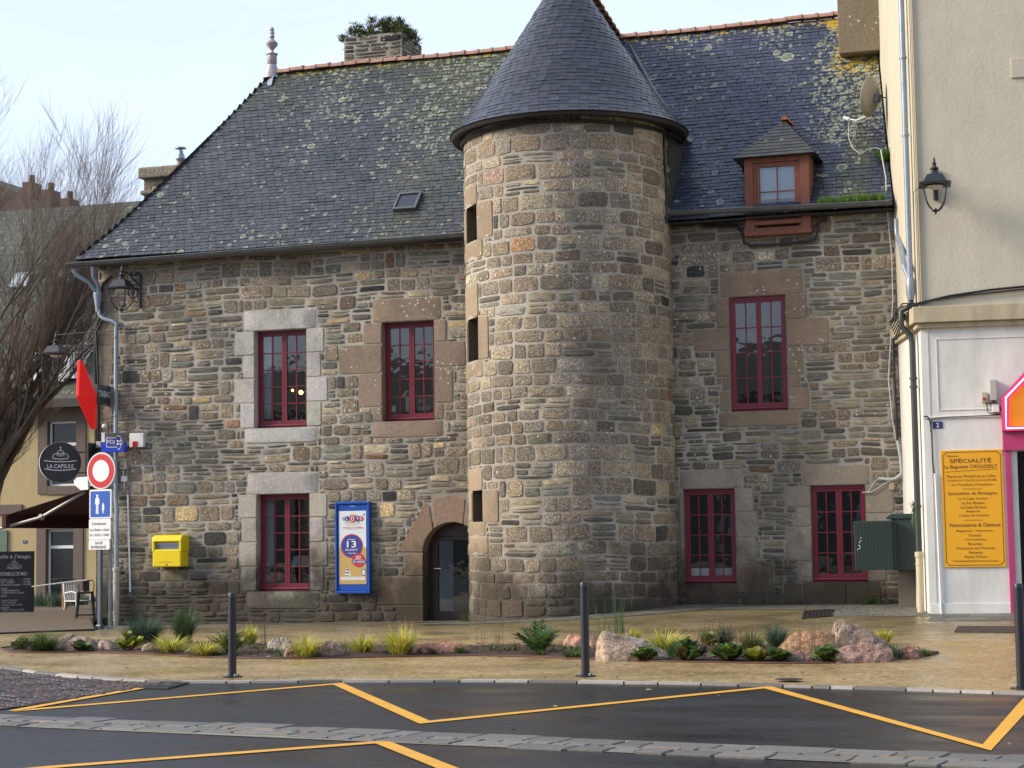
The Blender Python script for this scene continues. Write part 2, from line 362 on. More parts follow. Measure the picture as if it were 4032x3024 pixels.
M_GSET = pm('grey_setts', (1, 1, 1), .55, attr=True, var=.35, vs=22, bump=.5, bs=40)

# ------------------------------------------------------------------ rubble generator
GRAN = [(.185, .155, .118), (.20, .172, .132), (.17, .152, .125), (.215, .185, .14), (.18, .145, .115), (.145, .125, .103), (.195, .18, .152), (.225, .185, .138)]
SCHI = [(.17, .16, .125), (.205, .185, .14), (.25, .215, .15), (.13, .122, .10), (.20, .19, .165), (.10, .096, .085), (.28, .24, .17), (.16, .14, .11), (.155, .155, .13)]
ODD = [(.215, .135, .08), (.34, .27, .155), (.05, .05, .052), (.38, .33, .24), (.175, .13, .105), (.045, .048, .05), (.05, .052, .05)]
def rubble(x0, x1, z0, z1, schist, rng, big=1.0):
    out = []; z = z0
    while z < z1-.03:
        h = min(rng.uniform(.17, .36) if big < 1.2 else rng.uniform(.20, .33), z1-z)
        if z1-(z+h) < .08: h = z1-z
        x = x0-rng.uniform(0, .4)
        while x < x1:
            s = rng.random() < schist(x, z+h/2)
            w = rng.uniform(.4, 1.15) if s else rng.uniform(.24, .62)*(1 if big < 1.2 else 1.2)
            def rec(a, b, c, d, s):
                W_, H_ = b-a, d-c
                hm = rng.choice((.13, .17, .24)) if s else .29*big
                if H_ > hm*rng.uniform(.85, 1.3):
                    k = c+H_*rng.uniform(.36, .64)
                    rec(a, b, c, k, s); rec(a, b, k, d, s); return
                wm = (.75 if s else .46*big)
                if W_ > wm*rng.uniform(.8, 1.4):
                    k = a+W_*rng.uniform(.35, .65)
                    rec(a, k, c, d, s); rec(k, b, c, d, s); return
                out.append((a, b, c, d, s))
            rec(x, x+w, z, z+h, s)
            x += w
        z += h
    return out
def clipr(r, obs):
    """rect minus obstacles -> list of rects"""
    pcs = [r]
    for (a, b, c, d) in obs:
        nx = []
        for (x0, x1, z0, z1, s) in pcs:
            if x1 <= a or x0 >= b or z1 <= c or z0 >= d: nx.append((x0, x1, z0, z1, s)); continue
            if x0 < a: nx.append((x0, a, z0, z1, s))
            if x1 > b: nx.append((b, x1, z0, z1, s))
            m0, m1 = max(x0, a), min(x1, b)
            if z0 < c: nx.append((m0, m1, z0, c, s))
            if z1 > d: nx.append((m0, m1, d, z1, s))
        pcs = nx
    return [p for p in pcs if p[1]-p[0] > .045 and p[3]-p[2] > .035]
def stone(b, quad, f, rng, col, sch, h=.018, gap=.011, n=14, sq=3.2, rough=1.0, warp=None):
    """quad: 4 (u,z) corners ccw from lower left; f maps (u,z,w) -> world"""
    (ax, az), (bx, bz), (cx, cz), (dx, dz) = quad
    w = ((bx-ax)+(cx-dx))/2; hh = ((dz-az)+(cz-bz))/2
    gap = min(gap, .16*min(w, hh)); gu, gv = gap/max(w, .02), gap/max(hh, .02)
    b.col = (*col, 1.0 if sch else 0.0)
    ph = rng.random()*99; am = rough*(.032 if sch else .036)
    def P(s, t, d):
        u = (1-s)*(1-t)*ax+s*(1-t)*bx+s*t*cx+(1-s)*t*dx
        z = (1-s)*(1-t)*az+s*(1-t)*bz+s*t*cz+(1-s)*t*dz
        if warp: u, z = warp(u, z)
        return f(u, z, d)
    rings = [[], [], []]
    jit = [rng.uniform(-1, 1) for _ in range(n)]
    tilt = (rng.uniform(-.2, .2), rng.uniform(-.25, .25))
    inset = min(.010/max(min(w, hh), .03), .2)
    for k in range(n):
        t = 2*pi*(k+.5)/n; c, s_ = cos(t), sin(t)
        e = 2/sq; X = math.copysign(abs(c)**e, c); Z = math.copysign(abs(s_)**e, s_)
        q = 1+am*jit[k]*1.6
        hk = h*(1+tilt[0]*X+tilt[1]*Z)
        for ri, (sc, dd) in enumerate(((1, -.006), (1-2*inset, hk*.86), (.5, hk*1.05+rough*.003*jit[k]))):
            S = .5+X*q*sc*(.5-gu); T = .5+Z*q*sc*(.5-gv)
            rings[ri].append(b.vert(P(S, T, dd)))
    cc = b.vert(P(.5, .5, h*1.08))
    for A, B in zip(rings, rings[1:]):
        for k in range(n): b.face((A[k], A[(k+1) % n], B[(k+1) % n], B[k]))
    for k in range(n): b.face((rings[2][k], rings[2][(k+1) % n], cc))
def pick(rng, s, oddp=.07, tone=1.0):
    c = rng.choice(ODD) if rng.random() < oddp else rng.choice(SCHI if s else GRAN)
    k = rng.choice((rng.uniform(.62, .88), rng.uniform(.85, 1.12), rng.uniform(.95, 1.32)))*tone*1.17; return (c[0]*k, c[1]*k, c[2]*k)
def warp(u, z):
    return (u + .02*noise.noise(Vector((u*.9, z*.9, 3.3))), z + .055*noise.noise(Vector((u*.55, z*.4, 0.0))) + .018*noise.noise(Vector((u*2.1, z*1.6, 7.0))))
def fillstones(b, x0, x1, z0, z1, obs, f, schist, rng, oddp=.07, tone=lambda u, z: 1.0, h=(.008, .026), lim=None, big=1.0):
    for r in rubble(x0, x1, z0, z1, schist, rng, big):
        for p in clipr(r, obs):
            a, bb_, c, d, s = p
            a = max(a, x0); bb_ = min(bb_, x1)
            if bb_-a < .045: continue
            if lim and not lim((a+bb_)/2, (c+d)/2): continue
            q = .012
            w_, h_ = bb_-a, d-c; J = lambda k: rng.uniform(0, 1)**2*min(.024, .10*k)
            quad = [(a+J(w_), c+J(h_)), (bb_-J(w_), c+J(h_)), (bb_-J(w_), d-J(h_)), (a+J(w_), d-J(h_))]
            edge = any(abs(a-o[1]) < .01 or abs(bb_-o[0]) < .01 or abs(c-o[3]) < .01 or abs(d-o[2]) < .01 for o in obs if o[0]-.01 <= (a+bb_)/2 <= o[1]+.01 or o[2]-.01 <= (c+d)/2 <= o[3]+.01)
            stone(b, quad, f, rng, pick(rng, s, oddp, tone((a+bb_)/2, (c+d)/2)), s, h=rng.uniform(*h), gap=rng.uniform(.004, .011), sq=rng.uniform(4, 10) if not s else rng.uniform(3.5, 8), warp=None if edge else warp)
def sheet(b, x0, x1, z0, z1, holes, f, step=None):
    """surface with rectangular holes; f maps (u,z,w)"""
    xs = sorted({x0, x1, *[h[0] for h in holes], *[h[1] for h in holes]}); zs = sorted({z0, z1, *[h[2] for h in holes], *[h[3] for h in holes]})
    xs = [x for x in xs if x0 <= x <= x1]; zs = [z for z in zs if z0 <= z <= z1]
    if step:
        nx = []
        for a, c in zip(xs, xs[1:]):
            k = max(1, int((c-a)/step)); nx += [a+(c-a)*i/k for i in range(k)]
        xs = nx+[xs[-1]]
    idx = {}
    def V(x, z):
        if (x, z) not in idx: idx[(x, z)] = b.vert(f(x, z, 0))
        return idx[(x, z)]
    for a, c in zip(xs, xs[1:]):
        for d, e in zip(zs, zs[1:]):
            m = ((a+c)/2, (d+e)/2)
            if any(h[0] < m[0] < h[1] and h[2] < m[1] < h[3] for h in holes): continue
            b.face((V(a, d), V(c, d), V(c, e), V(a, e)))
fac_f = lambda u, z, w: (u, -w, z)

# ================================================================== THE STONE HOUSE
HX0, HX1 = -9.40, 7.66
house = thing('stone_house', 'old rubble stone house with round stair tower, wine-red windows and lichen-spotted slate roof', 'house', (0, 0, 0))
LG = (.43, .42, .39); BR = (.235, .182, .138); PK = (.33, .26, .215); TN = (.32, .25, .18)
rngw = random.Random(11)
holes = []; obstacles = []
def px_rect(x0, y0, x1, y1):
    a = W(x0, y0); c = W(x1, y1); return a.x, c.x, c.z, a.z
def surround(b, blocks, color, rng, h=.016, var=.10):
    for (u0, u1, z0, z1) in blocks:
        k = rng.uniform(1-var, 1+var)
        col = (color[0]*k, color[1]*k*rng.uniform(.97, 1.03), color[2]*k*rng.uniform(.94, 1.06)); b.aux = (1, 0, 0, 0)
        stone(b, [(u0, z0), (u1, z0), (u1, z1), (u0, z1)], fac_f, rng, col, False, h=h+rng.uniform(-.003, .004), gap=.005, n=28, sq=16, rough=.12)
        obstacles.append((u0, u1, z0, z1))
def window(name, label, rect, depth, cols, rows, lintel, sill, left, right, color, part_label, lh=None, lit=False, wide=False, bot=None):
    x0, x1, z0, z1 = rect
    holes.append((x0, x1, z0, z1))
    fr = MB()
    Y0 = depth; fw = .055
    fr.box(x0, x0+fw, Y0, Y0+.09, z0, z1); fr.box(x1-fw, x1, Y0, Y0+.09, z0, z1)
    fr.box(x0+fw, x1-fw, Y0, Y0+.09, z1-fw-.01, z1); fr.box(x0+fw, x1-fw, Y0-.012, Y0+.09, z0, z0+.075)
    fr.tube([(x0+.002, Y0-.015, z0+.05), (x1-.002, Y0-.015, z0+.05)], .028, 8)
    w = fr.build(name, M_WINE, house, bev=.004, label=label)
    # masonry surround
    s = MB(); bl = []
    if lintel: bl.append((W(lintel[0], lintel[1]).x, W(lintel[2], lintel[1]).x, z1, z1 + lh))
    if sill: bl.append((W(sill[0], sill[1]).x, W(sill[2], sill[1]).x, z0 - sill[3], z0))
    for side, L in ((0, left), (1, right)):
        n = len(L); zz = z1
        tot = sum(q[1] for q in L)
        for px, hh in L:
            dz = (z1-z0)*hh/tot; ex = W(px, (rect_py[0]+rect_py[1])/2).x
            bl.append((ex, x0, zz-dz, zz) if side == 0 else (x1, ex, zz-dz, zz)); zz -= dz
    surround(s, bl, color, rngw)
    # reveals of the opening
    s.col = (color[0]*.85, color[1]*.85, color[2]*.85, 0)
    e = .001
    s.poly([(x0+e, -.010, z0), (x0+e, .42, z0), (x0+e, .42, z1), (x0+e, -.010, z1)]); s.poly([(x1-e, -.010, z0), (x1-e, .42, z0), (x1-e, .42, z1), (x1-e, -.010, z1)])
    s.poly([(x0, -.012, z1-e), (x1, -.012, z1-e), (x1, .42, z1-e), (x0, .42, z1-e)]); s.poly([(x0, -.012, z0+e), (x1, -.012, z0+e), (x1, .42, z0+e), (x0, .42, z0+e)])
    s.build('surround', M_STONE, w, smooth=True, label=part_label, fixn=False)
    # two casements
    mx = (x0+x1)/2; st = .045; bt = .022
    xa0, xa1, xb0, xb1 = x0+fw, mx+.012, mx+.014, x1-fw; zb, zt = z0+.078, z1-fw-.012
    for a, c in ((xa0, xa1), (xb0, xb1)):
        m = MB(); y0, y1 = Y0+.015, Y0+.062
        ms = .062 if not wide else .05
        L_, R_ = (st, ms) if a == xa0 else (ms-.01, st)
        m.box(a, a+L_, y0, y1, zb, zt); m.box(c-R_, c, y0, y1, zb, zt)
        m.box(a+L_, c-R_, y0, y1, zt-st, zt); m.box(a+L_, c-R_, y0, y1, zb, zb+st+.03)
        ga, gc, gb, gt = a+L_, c-R_, zb+st+.03, zt-st
        for i in range(1, cols):
            xx = ga+(gc-ga)*i/cols; m.box(xx-bt/2, xx+bt/2, y0+.006, y1-.006, gb, gt)
        for j in range(1, rows):
            zz = gb+(gt-gb)*j/rows; m.box(ga, gc, y0+.008, y1-.008, zz-bt/2, zz+bt/2)
        m.build('casement', M_WINE, w, bev=.003)
        g = MB(); g.poly([(ga, y0+.026, gb), (gc, y0+.026, gb), (gc, y0+.026, gt), (ga, y0+.026, gt)]); g.build('pane', M_GLASS, w)
    if bot: obstacles.append(bot)
    obstacles.append((x0, x1, z0, z1))
    return w
rect_py = (1304, 1679)
r = px_rect(1002, 1304, 1207, 1679)
wUL = window('window', 'upper wine-red window in a pale grey granite surround', r, .17, 2, 5, (959, 1260, 1246), (961, 1700, 1252, .32),
    [(925, 88), (957, 86), (922, 90), (946, 92)], [(1276, 90), (1263, 92), (1290, 90), (1265, 92)], LG, 'pale grey dressed granite', lh=.44)
rect_py = (1270, 1652); r = px_rect(1503, 1270, 1711, 1652)
wUM = window('window', 'upper wine-red window in a brown granite surround, near the tower', r, .19, 2, 5, (1465, 1230, 1739), (1465, 1700, 1750, .34),
    [(1431, 80), (1334, 112), (1410, 128), (1465, 56)], [(1759, 85), (1836, 95), (1782, 138), (1745, 62)], BR, 'brown dressed granite', lh=.48)
rect_py = (1947, 2327); r = px_rect(1011, 1947, 1219, 2327)
wLL = window('window', 'ground floor wine-red window in pale granite left of the poster case', r, .18, 2, 5, (972, 1900, 1254), (970, 2360, 1263, .36),
    [(938, 90), (950, 92), (941, 93), (948, 95)], [(1289, 90), (1274, 94), (1290, 92), (1274, 92)], (.38, .36, .32), 'pale grey-beige dressed granite', lh=.45)
rect_py = (1172, 1613); r = px_rect(2870, 1172, 3103, 1613)
wUR = window('window', 'upper window right of the tower with large reflecting panes', r, .05, 2, 4, (2833, 1130, 3165), (2828, 1650, 3149, .30),
    [(2826, 115), (2731, 84), (2818, 100), (2840, 50), (2830, 80)], [(3182, 95), (3267, 105), (3165, 110), (3148, 48), (3181, 84)], (.245, .185, .135), 'brown dressed granite', lh=.50, wide=True)
rect_py = (1927, 2297); r = px_rect(2690, 1927, 2901, 2297)
wLR = window('window', 'ground floor wine-red window beside the tower', r, .07, 2, 4, (2675, 1890, 2923), None,
    [(2676, 100)], [(2970, 94), (2986, 105), (2976, 92), (3010, 90)], (.28, .24, .20), 'pinkish dressed granite', lh=.37)
rect_py = (1913, 2290); r = px_rect(3191, 1913, 3416, 2290)
wRR = window('window', 'ground floor wine-red window behind the green cabinet', r, .05, 2, 4, (3158, 1880, 3427), None,
    [(3098, 82), (3135, 78), (3098, 136), (3140, 82)], [(3522, 110), (3505, 110), (3500, 90), (3486, 60)], (.28, .24, .20), 'pinkish dressed granite', lh=.38)
# plinth slabs under the two right windows
pl = MB(); rp = random.Random(3)
zt1 = W(2800, 2297).z; zt2 = W(3300, 2290).z
xs1 = [W(v, 2340).x for v in (2699, 2778, 2908)]
surround(pl, [(xs1[0], xs1[1], .26, zt1), (xs1[1], xs1[2], .24, zt1)], (.15, .11, .075), rp)
xs2 = [W(v, 2340).x for v in (2921, 3020, 3086, 3160, 3333, 3470)]
zt3 = W(3000, 2335).z
surround(pl, [(xs2[0], xs2[1], .24, zt3), (xs2[1], xs2[2], .24, zt3), (xs2[2], xs2[3], .24, zt2-.02), (xs2[3], xs2[4], .22, zt2), (xs2[4], xs2[5], .22, zt2)], (.10, .085, .055), rp)
x_l, x_r = W(2905, 2250).x, W(3045, 2250).x
surround(pl, [(W(2901, 2250).x, x_r, zt3+.0, W(2901, 2215).z)], (.26, .19, .14), rp)
pl.build('plinth', M_STONE, house, smooth=True, label='large damp granite slabs at the foot of the wall')

# arched doorway
DX0, DX1, DZT = -1.941, -.68, 1.913; DC = (DX0+DX1)/2; DR = (DX1-DX0)/2; DZS = DZT-DR*.97; DZ0 = -.10
holes.append((DX0, DX1, -1.0, DZT)); obstacles.append((DX0, DX1, -1.0, DZT))
ar = MB(); ar.aux = (1, 0, 0, 0); ra = random.Random(5)
def arcp(deg, k=1.0): t = radians(deg); return (DC-DR*k*cos(t), DZS+DR*.97*k*sin(t))
def voussoir(pts, col, label=None):
    ar.col = (*col, 0); ar.prism([(u, -.016, z) for u, z in pts], (0, .42, 0))
    a = [p[0] for p in pts]; c = [p[1] for p in pts]
def arcs(a, b, n=8): return [arcp(a+(b-a)*i/n) for i in range(n+1)]
v1 = [W(1564, 2161), W(1673, 1978)]
g = .6
voussoir(arcs(2, 50) + [(W(1727, 2060).x-.19, W(1727, 1985).z-.03), (W(1673, 1978).x, W(1673, 1978).z), (W(1564, 2161).x, DZS+.03)], (.235, .165, .115))
voussoir(arcs(51.5, 112) + [(W(1832, 1970).x, W(1832, 1966).z), (W(1775, 1948).x, W(1775, 1948).z), (W(1703, 1965).x, W(1703, 1965).z)], (.25, .18, .13))
voussoir(arcs(113.5, 178) + [(DX1+.3, DZS+.02), (DX1+.3, W(1835, 1975).z), (W(1835, 1970).x+.02, W(1835, 1970).z)], (.245, .185, .14))
jb = [((1592, 2177), (1664, 2266)), ((1486, 2274), (1664, 2380)), ((1562, 2386), (1664, 2455))]
for (a, c), kk in zip(jb, ((.24, .175, .125), (.20, .14, .10), (.17, .12, .09))):
    u0 = W(*a).x; za = W(*a).z; zc = W(*c).z
    if za > DZS-.02: za = DZS-.02
    ar.col = (*kk, 0); ar.box(u0, DX0-.0, -.014, .05, zc, za); obstacles.append((u0, DX0, zc-.02, za+.02))
pa, pb, pc3 = W(1564, 2161), W(1673, 1978), W(1775, 1948)
for i in range(8):
    za, zb = DZS+(pb.z-DZS)*i/8, DZS+(pb.z-DZS)*(i+1)/8; xx = pa.x+(pb.x-pa.x)*(i+.3)/8; obstacles.append((xx, DX1+.3, za, zb))
obstacles.append((W(1700, 1965).x, DX1+.3, pb.z, pc3.z+.01))
e = .001
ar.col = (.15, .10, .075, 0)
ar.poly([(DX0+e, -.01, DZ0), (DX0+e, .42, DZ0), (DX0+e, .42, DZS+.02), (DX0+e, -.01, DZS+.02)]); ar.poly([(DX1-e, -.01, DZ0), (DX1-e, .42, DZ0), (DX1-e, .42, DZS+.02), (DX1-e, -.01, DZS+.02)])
ar.build('door_surround', M_STONE, house, bev=.012, smooth=False, label='brown granite arch with three large voussoirs')
dr = MB()
yd = .30
dr.box(DX0+.0, DX0+.07, yd, yd+.08, DZ0, DZT); dr.box(DX1-.07, DX1, yd, yd+.08, DZ0, DZT); dr.box(DX0+.07, DX1-.07, yd, yd+.08, DZT-.28, DZT)
dr.box(DX0+.075, DX0+.21, yd+.012, yd+.07, DZ0+.04, DZT-.285); dr.box(DX1-.21, DX1-.075, yd+.012, yd+.07, DZ0+.04, DZT-.285)
dr.box(DX0+.21, DX1-.21, yd+.012, yd+.07, DZ0+.04, DZ0+.22); dr.box(DX0+.21, DX1-.21, yd+.012, yd+.07, DZT-.36, DZT-.285)
door = dr.build('door', pm('dark_brown_aluminium', (.028, .016, .015), .4), house, bev=.004, label='dark glazed entrance door under the stone arch')
g = MB(); g.poly([(DX0+.21, yd+.04, DZ0+.22), (DX1-.21, yd+.04, DZ0+.22), (DX1-.21, yd+.04, DZT-.36), (DX0+.21, yd+.04, DZT-.36)]); g.build('pane', M_GLASS, door)
g = MB(); g.box(DX0+.22, DX0+.52, yd+.06, yd+.064, DZ0+.2, DZT-.36); g.build('blind', pm('frosted_film', (.16, .17, .18), .8), door)
g = MB(); g.tube([(DX0+.14, yd+.01, .98), (DX0+.14, yd-.05, .98), (DX0+.30, yd-.055, .98)], .011, 8); g.build('handle', pm('steel', (.6, .6, .6), .3, 1), door, smooth=True)
g = MB(); g.box(DX0+.0, DX1, -.06, .30, DZ0-.06, DZ0-.0); g.build('threshold', pm('pale_stone', (.4, .39, .37), .6), door, bev=.008)
g = MB()
for i in range(3): g.lathe([(.0, 0), (.012, 0), (.012, .02), (0, .02)], (DX0+.3+.3*i, yd-.0, DZ0+.06), 8)
# corner quoins
cq = MB(); rq = random.Random(21); z = -.18
while z < 7.2:
    hq = rq.uniform(.26, .46); wq = rq.choice((.28, .5, .38)); k = rq.uniform(.8, 1.15)
    surround(cq, [(HX0-.0, HX0+wq, z, z+hq)], (.21*k, .17*k, .135*k), rq, h=.012)
    z += hq
cq.build('corner_stones', M_STONE, house, smooth=True)
# mortar body with holes, then the stones
wl = MB(); sheet(wl, HX0, HX1, -.4, 7.64, holes, fac_f)
wl.mi = 0
sheet(wl, 0, 8.0, -.5, 7.62, [], lambda u, z, w: (HX0-.012, u, z))
wl.poly([(HX0, 8, -.5), (HX1-2, 8, -.5), (HX1-2, 8, 7.62), (HX0, 8, 7.62)])
wl.poly([(HX1+.03, 0, -.5), (HX1-2, 8, -.5), (HX1-2, 8, 7.62), (HX1+.03, 0, 7.62)])
wl.mi = 1
def wall_schist(x, z):
    if x > 3: return .28 if z > 6.4 else (.72 if noise.noise(Vector((x*.4, z*.5, 1))) > -.25 else .4)
    if z > 6.9: return .25
    return .62 if noise.noise(Vector((x*.35, z*.55, 5))) > -.05 else .28
tone = lambda x, z: 1.0 if x < 3 else (.98 if z > 5.5 else .92)
fillstones(wl, HX0, -.55, -.25, 7.6, obstacles, fac_f, wall_schist, random.Random(31), .085, tone, big=1.15)
fillstones(wl, 3.1, HX1, .18, 7.63, obstacles, fac_f, wall_schist, random.Random(32), .05, tone)
fillstones(wl, 0, 5.0, -.25, 7.55, [], lambda u, z, w: (HX0-.012-w, u, z), lambda x, z: .5, random.Random(33), .06)
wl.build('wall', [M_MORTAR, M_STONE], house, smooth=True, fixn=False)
# inside: floors and partition so the rooms read dark but real
ins = MB(); ins.box(HX0+.5, HX1-.6, .45, 7.5, 3.3, 3.45); ins.box(HX0+.5, HX1-.6, .45, 7.5, -.3, -.12); ins.box(HX0+.5, HX1-.6, .45, 7.5, 7.1, 7.25)
ins.mi = 1; ins.box(HX0+.5, HX1-1, 3.6, 3.7, -.12, 3.3); ins.box(HX0+.5, HX1-1, 3.6, 3.7, 3.45, 7.1)
for xx in (-6.3, -3.2, 2.4, 5.0): ins.box(xx, xx+.1, .45, 3.6, -.12, 7.1)
ins.build('interior', [M_FLOORW, M_ROOM], house)

# ---- stair tower
TC = Vector((1.30, -.30, 0)); TR = 2.03
def tow_f(s, z, w):
    a = s/TR; return (TC.x+(TR+w)*sin(a), TC.y-(TR+w)*cos(a), z)
TWT = 9.55
slits = [(-1.065, -.755, 7.32, 8.02), (-1.056, -.755, 4.99, 5.82), (-.955, -.715, 1.89, 2.49)]
th = [(a*TR, b*TR, c, d) for a, b, c, d in slits]
tw = MB(); sheet(tw, -1.75*TR, 1.75*TR, -.3, TWT, th, tow_f, step=.09)
tob = list(th); tw.mi = 1; rt = random.Random(41); tw.aux = (1, 0, 0, 0)
for i, (a, b, c, d) in enumerate(th):
    blocks = [(a-.28, b+.02, d, d+[.42, .68, .42][i]), (b, b+[.52, .36, .5][i], c-(.02), d+.0), (a-.26, a, c, d), (a-.28, b+[.22, .18, .12][i], c-[.36, .34, .28][i], c)]
    if i == 2: blocks.append((a-.28, b+.2, c-.62, c-.29))
    for bl in blocks:
        k = rt.uniform(.9, 1.1); col = (TN[0]*k*.9, TN[1]*k*.9, TN[2]*k*.9)
        m_ = (bl[0]+bl[1])/2
        for (p0, p1) in ((bl[0], bl[1]),):
            stone(tw, [(p0, bl[2]), (p1, bl[2]), (p1, bl[3]), (p0, bl[3])], tow_f, rt, col, False, h=.022, gap=.004, n=24, sq=14, rough=.12)
        tob.append(bl)
tw.aux = (0, 0, 0, 0)
def tschist(s, z):
    if z > 6.9: return .05
    if .9 < z < 2.4: return .34
    return .5 if noise.noise(Vector((s*.15, z*1.1, 8))) > .27 else .05
ttone = lambda s, z: 1.03 + .12*ss(6, 8.5, z)
# a small buttress of little stones where the tower meets the right-hand wall
fillstones(tw, -1.74*TR, 1.74*TR, -.12, TWT-.02, tob, tow_f, tschist, rt, .035, ttone, h=(.008, .022), big=1.3)
tw.mi = 1; tw.col = (.10, .072, .05, 0); tw.aux = (1, 0, 0, 0)  # slit reveals: deep shade put into the stone colour
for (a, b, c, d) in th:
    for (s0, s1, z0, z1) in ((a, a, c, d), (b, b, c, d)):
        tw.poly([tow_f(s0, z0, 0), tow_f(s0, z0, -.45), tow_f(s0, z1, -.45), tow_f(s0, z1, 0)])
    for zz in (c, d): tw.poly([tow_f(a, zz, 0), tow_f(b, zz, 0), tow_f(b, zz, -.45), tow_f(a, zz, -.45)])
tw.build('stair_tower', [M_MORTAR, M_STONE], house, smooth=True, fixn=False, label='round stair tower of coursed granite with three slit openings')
# ---- slates
SLC = [(.050, .054, .064), (.058, .062, .074), (.043, .047, .058), (.064, .067, .079), (.052, .054, .061), (.040, .044, .053), (.060, .059, .067)]
def slates(b, f, v1, bounds, ex, wd, rng, aux, skip=None, tint=(1, 1, 1), lift=.017):
    """f(u,v,h) -> world, rows of slates up the slope"""
    v = 0; row = 0
    while v < v1:
        vt = min(v+ex*1.6, v1); u0, u1 = bounds(v+ex*.5)
        if u1-u0 > .03:
            u = u0 - (wd*.5 if row % 2 else 0) - .012*(row % 3)
            while u < u1:
                w = wd*rng.uniform(.95, 1.05); a, c = max(u, u0), min(u+w-.010, u1)
                if c-a > .02 and not (skip and skip((a+c)/2, v)):
                    k = rng.choice(SLC); q = rng.uniform(.82, 1.2)
                    tt = tint((a+c)/2, v) if callable(tint) else tint; b.col = (k[0]*q*tt[0], k[1]*q*tt[1], k[2]*q*tt[2], 1); b.aux = aux((a+c)/2, v)
                    dv = rng.uniform(-.0025, .0025); l = lift*rng.uniform(.75, 1.3); l2 = l*rng.uniform(.8, 1.2)
                    i = [b.vert(f(a, v+dv, l)), b.vert(f(c, v+dv+rng.uniform(-.004, .004), l2)), b.vert(f(c, vt, .002)), b.vert(f(a, vt, .002)), b.vert(f(a, v+dv, -.002)), b.vert(f(c, v+dv, -.002))]
                    b.face((i[0], i[1], i[2], i[3])); b.face((i[4], i[5], i[1], i[0])); b.face((i[4], i[0], i[3])); b.face((i[1], i[5], i[2]))
                u += w
        v += ex; row += 1
EY, EZ, RY, RZ = -.36, 7.70, 4.0, 12.60
LS = sqrt((RY-EY)**2+(RZ-EZ)**2); nrm = Vector((0, -(RZ-EZ), RY-EY)).normalized()
def roof_f(u, v, h):
    t = v/LS; z = EZ+(RZ-EZ)*t-.12*sin(pi*min(1, t*1.0))+.03*noise.noise(Vector((u*.4, t*3, 0)))
    return (u+nrm.x*h, EY+(RY-EY)*t+nrm.y*h, z+nrm.z*h)
HIPX = -7.14
rb_ = lambda v: (-9.62+(HIPX+9.62)*(v/LS) - .16*(1-v/LS)**8, 7.60-.167*(EY+(RY-EY)*v/LS))
def raux(u, v):
    t = v/LS; n = noise.noise(Vector((u*.5, v*.5, 2.0))); n2 = noise.noise(Vector((u*1.3, v*1.3, 9.0)))
    l = .05+.18*n
    if u < 1:
        l += .30*ss(.35, .9, t)*ss(-8.2, -5.5, u) + .50*math.exp(-((u+2.4-.25*(v-4))/.8)**2)*ss(.25, .6, t)
        l += .10*ss(.2, 0, t)
    else:
        l = .05 + .16*n + .45*ss(.9, 1.0, t) + .28*math.exp(-((u-3.1)/.5)**2)*ss(.5, .8, t)
        l += 1.7*ss(5.5, 6.6, u)*ss(.22, .5, t) + .7*math.exp(-((u-6.75)/.16)**2)
        l += .35*math.exp(-((u-5.1)/.45)**2)*ss(.7, .9, t)
    y = .53*ss(.91, .97, t) + (.60*ss(5.7, 6.3, u)*ss(.60, .72, t) if u > 5 else 0)
    m = .22*ss(.55, 1, t)*(1 if u < 1 else .2) + (.22*math.exp(-((u+2.2)/1.1)**2) if u < 1 else .35*math.exp(-((u-6.9)/.35)**2)) + .12*n2
    return (max(0, l+.12*n2), y, max(0, m), 0)
rf = MB()
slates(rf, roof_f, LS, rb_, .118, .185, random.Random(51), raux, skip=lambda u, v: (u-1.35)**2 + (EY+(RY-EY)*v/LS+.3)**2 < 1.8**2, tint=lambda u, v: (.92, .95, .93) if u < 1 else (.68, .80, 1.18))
rf.aux = (0, 0, 0, 0); rf.col = (.02, .02, .022, 1)
n = 12
for i in range(n):
    v0, v2 = LS*i/n, LS*(i+1)/n
    rf.poly([roof_f(rb_(v0)[0], v0, -.02), roof_f(rb_(v0)[1], v0, -.02), roof_f(rb_(v2)[1], v2, -.02), roof_f(rb_(v2)[0], v2, -.02)])
# hip end and back slope
BY = 8.36
hn = Vector((-4.9, 0, 2.48)).normalized(); LH = sqrt(2.48**2+4.9**2)
def hip_f(u, v, h):
    t = v/LH; return (-9.62-.16*(1-t)**8+2.48*t+hn.x*h, u, EZ+4.9*t-.12*sin(pi*t)+hn.z*h)
slates(rf, hip_f, LH, lambda v: (EY+(RY-EY)*v/LH, BY-(BY-RY)*v/LH), .16, .3, random.Random(52), lambda u, v: (.2, 0, .2, 0), lift=.003)
rf.col = (.05, .052, .06, 1)
rf.poly([(-9.62, EY, EZ-.03), (-9.62, BY, EZ-.03), (HIPX, RY, RZ-.03)]); rf.poly([(-9.62, BY, EZ-.02), (8, BY, EZ-.02), (8, RY, RZ-.02), (HIPX, RY, RZ-.02)])
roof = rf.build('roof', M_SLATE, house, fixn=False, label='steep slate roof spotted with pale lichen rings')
# soffit and fascia boards, shade under the gutter put into their near-black
so_ = MB(); so_.box(-9.6, HX1-.02, EY+.05, 0.4, EZ-.075, EZ-.045); so_.box(-9.6, -.6, EY+.04, EY+.06, EZ-.14, EZ-.076)
so_.build('fascia', pm('shade_dark_wood', (.02, .017, .015), .7), house)
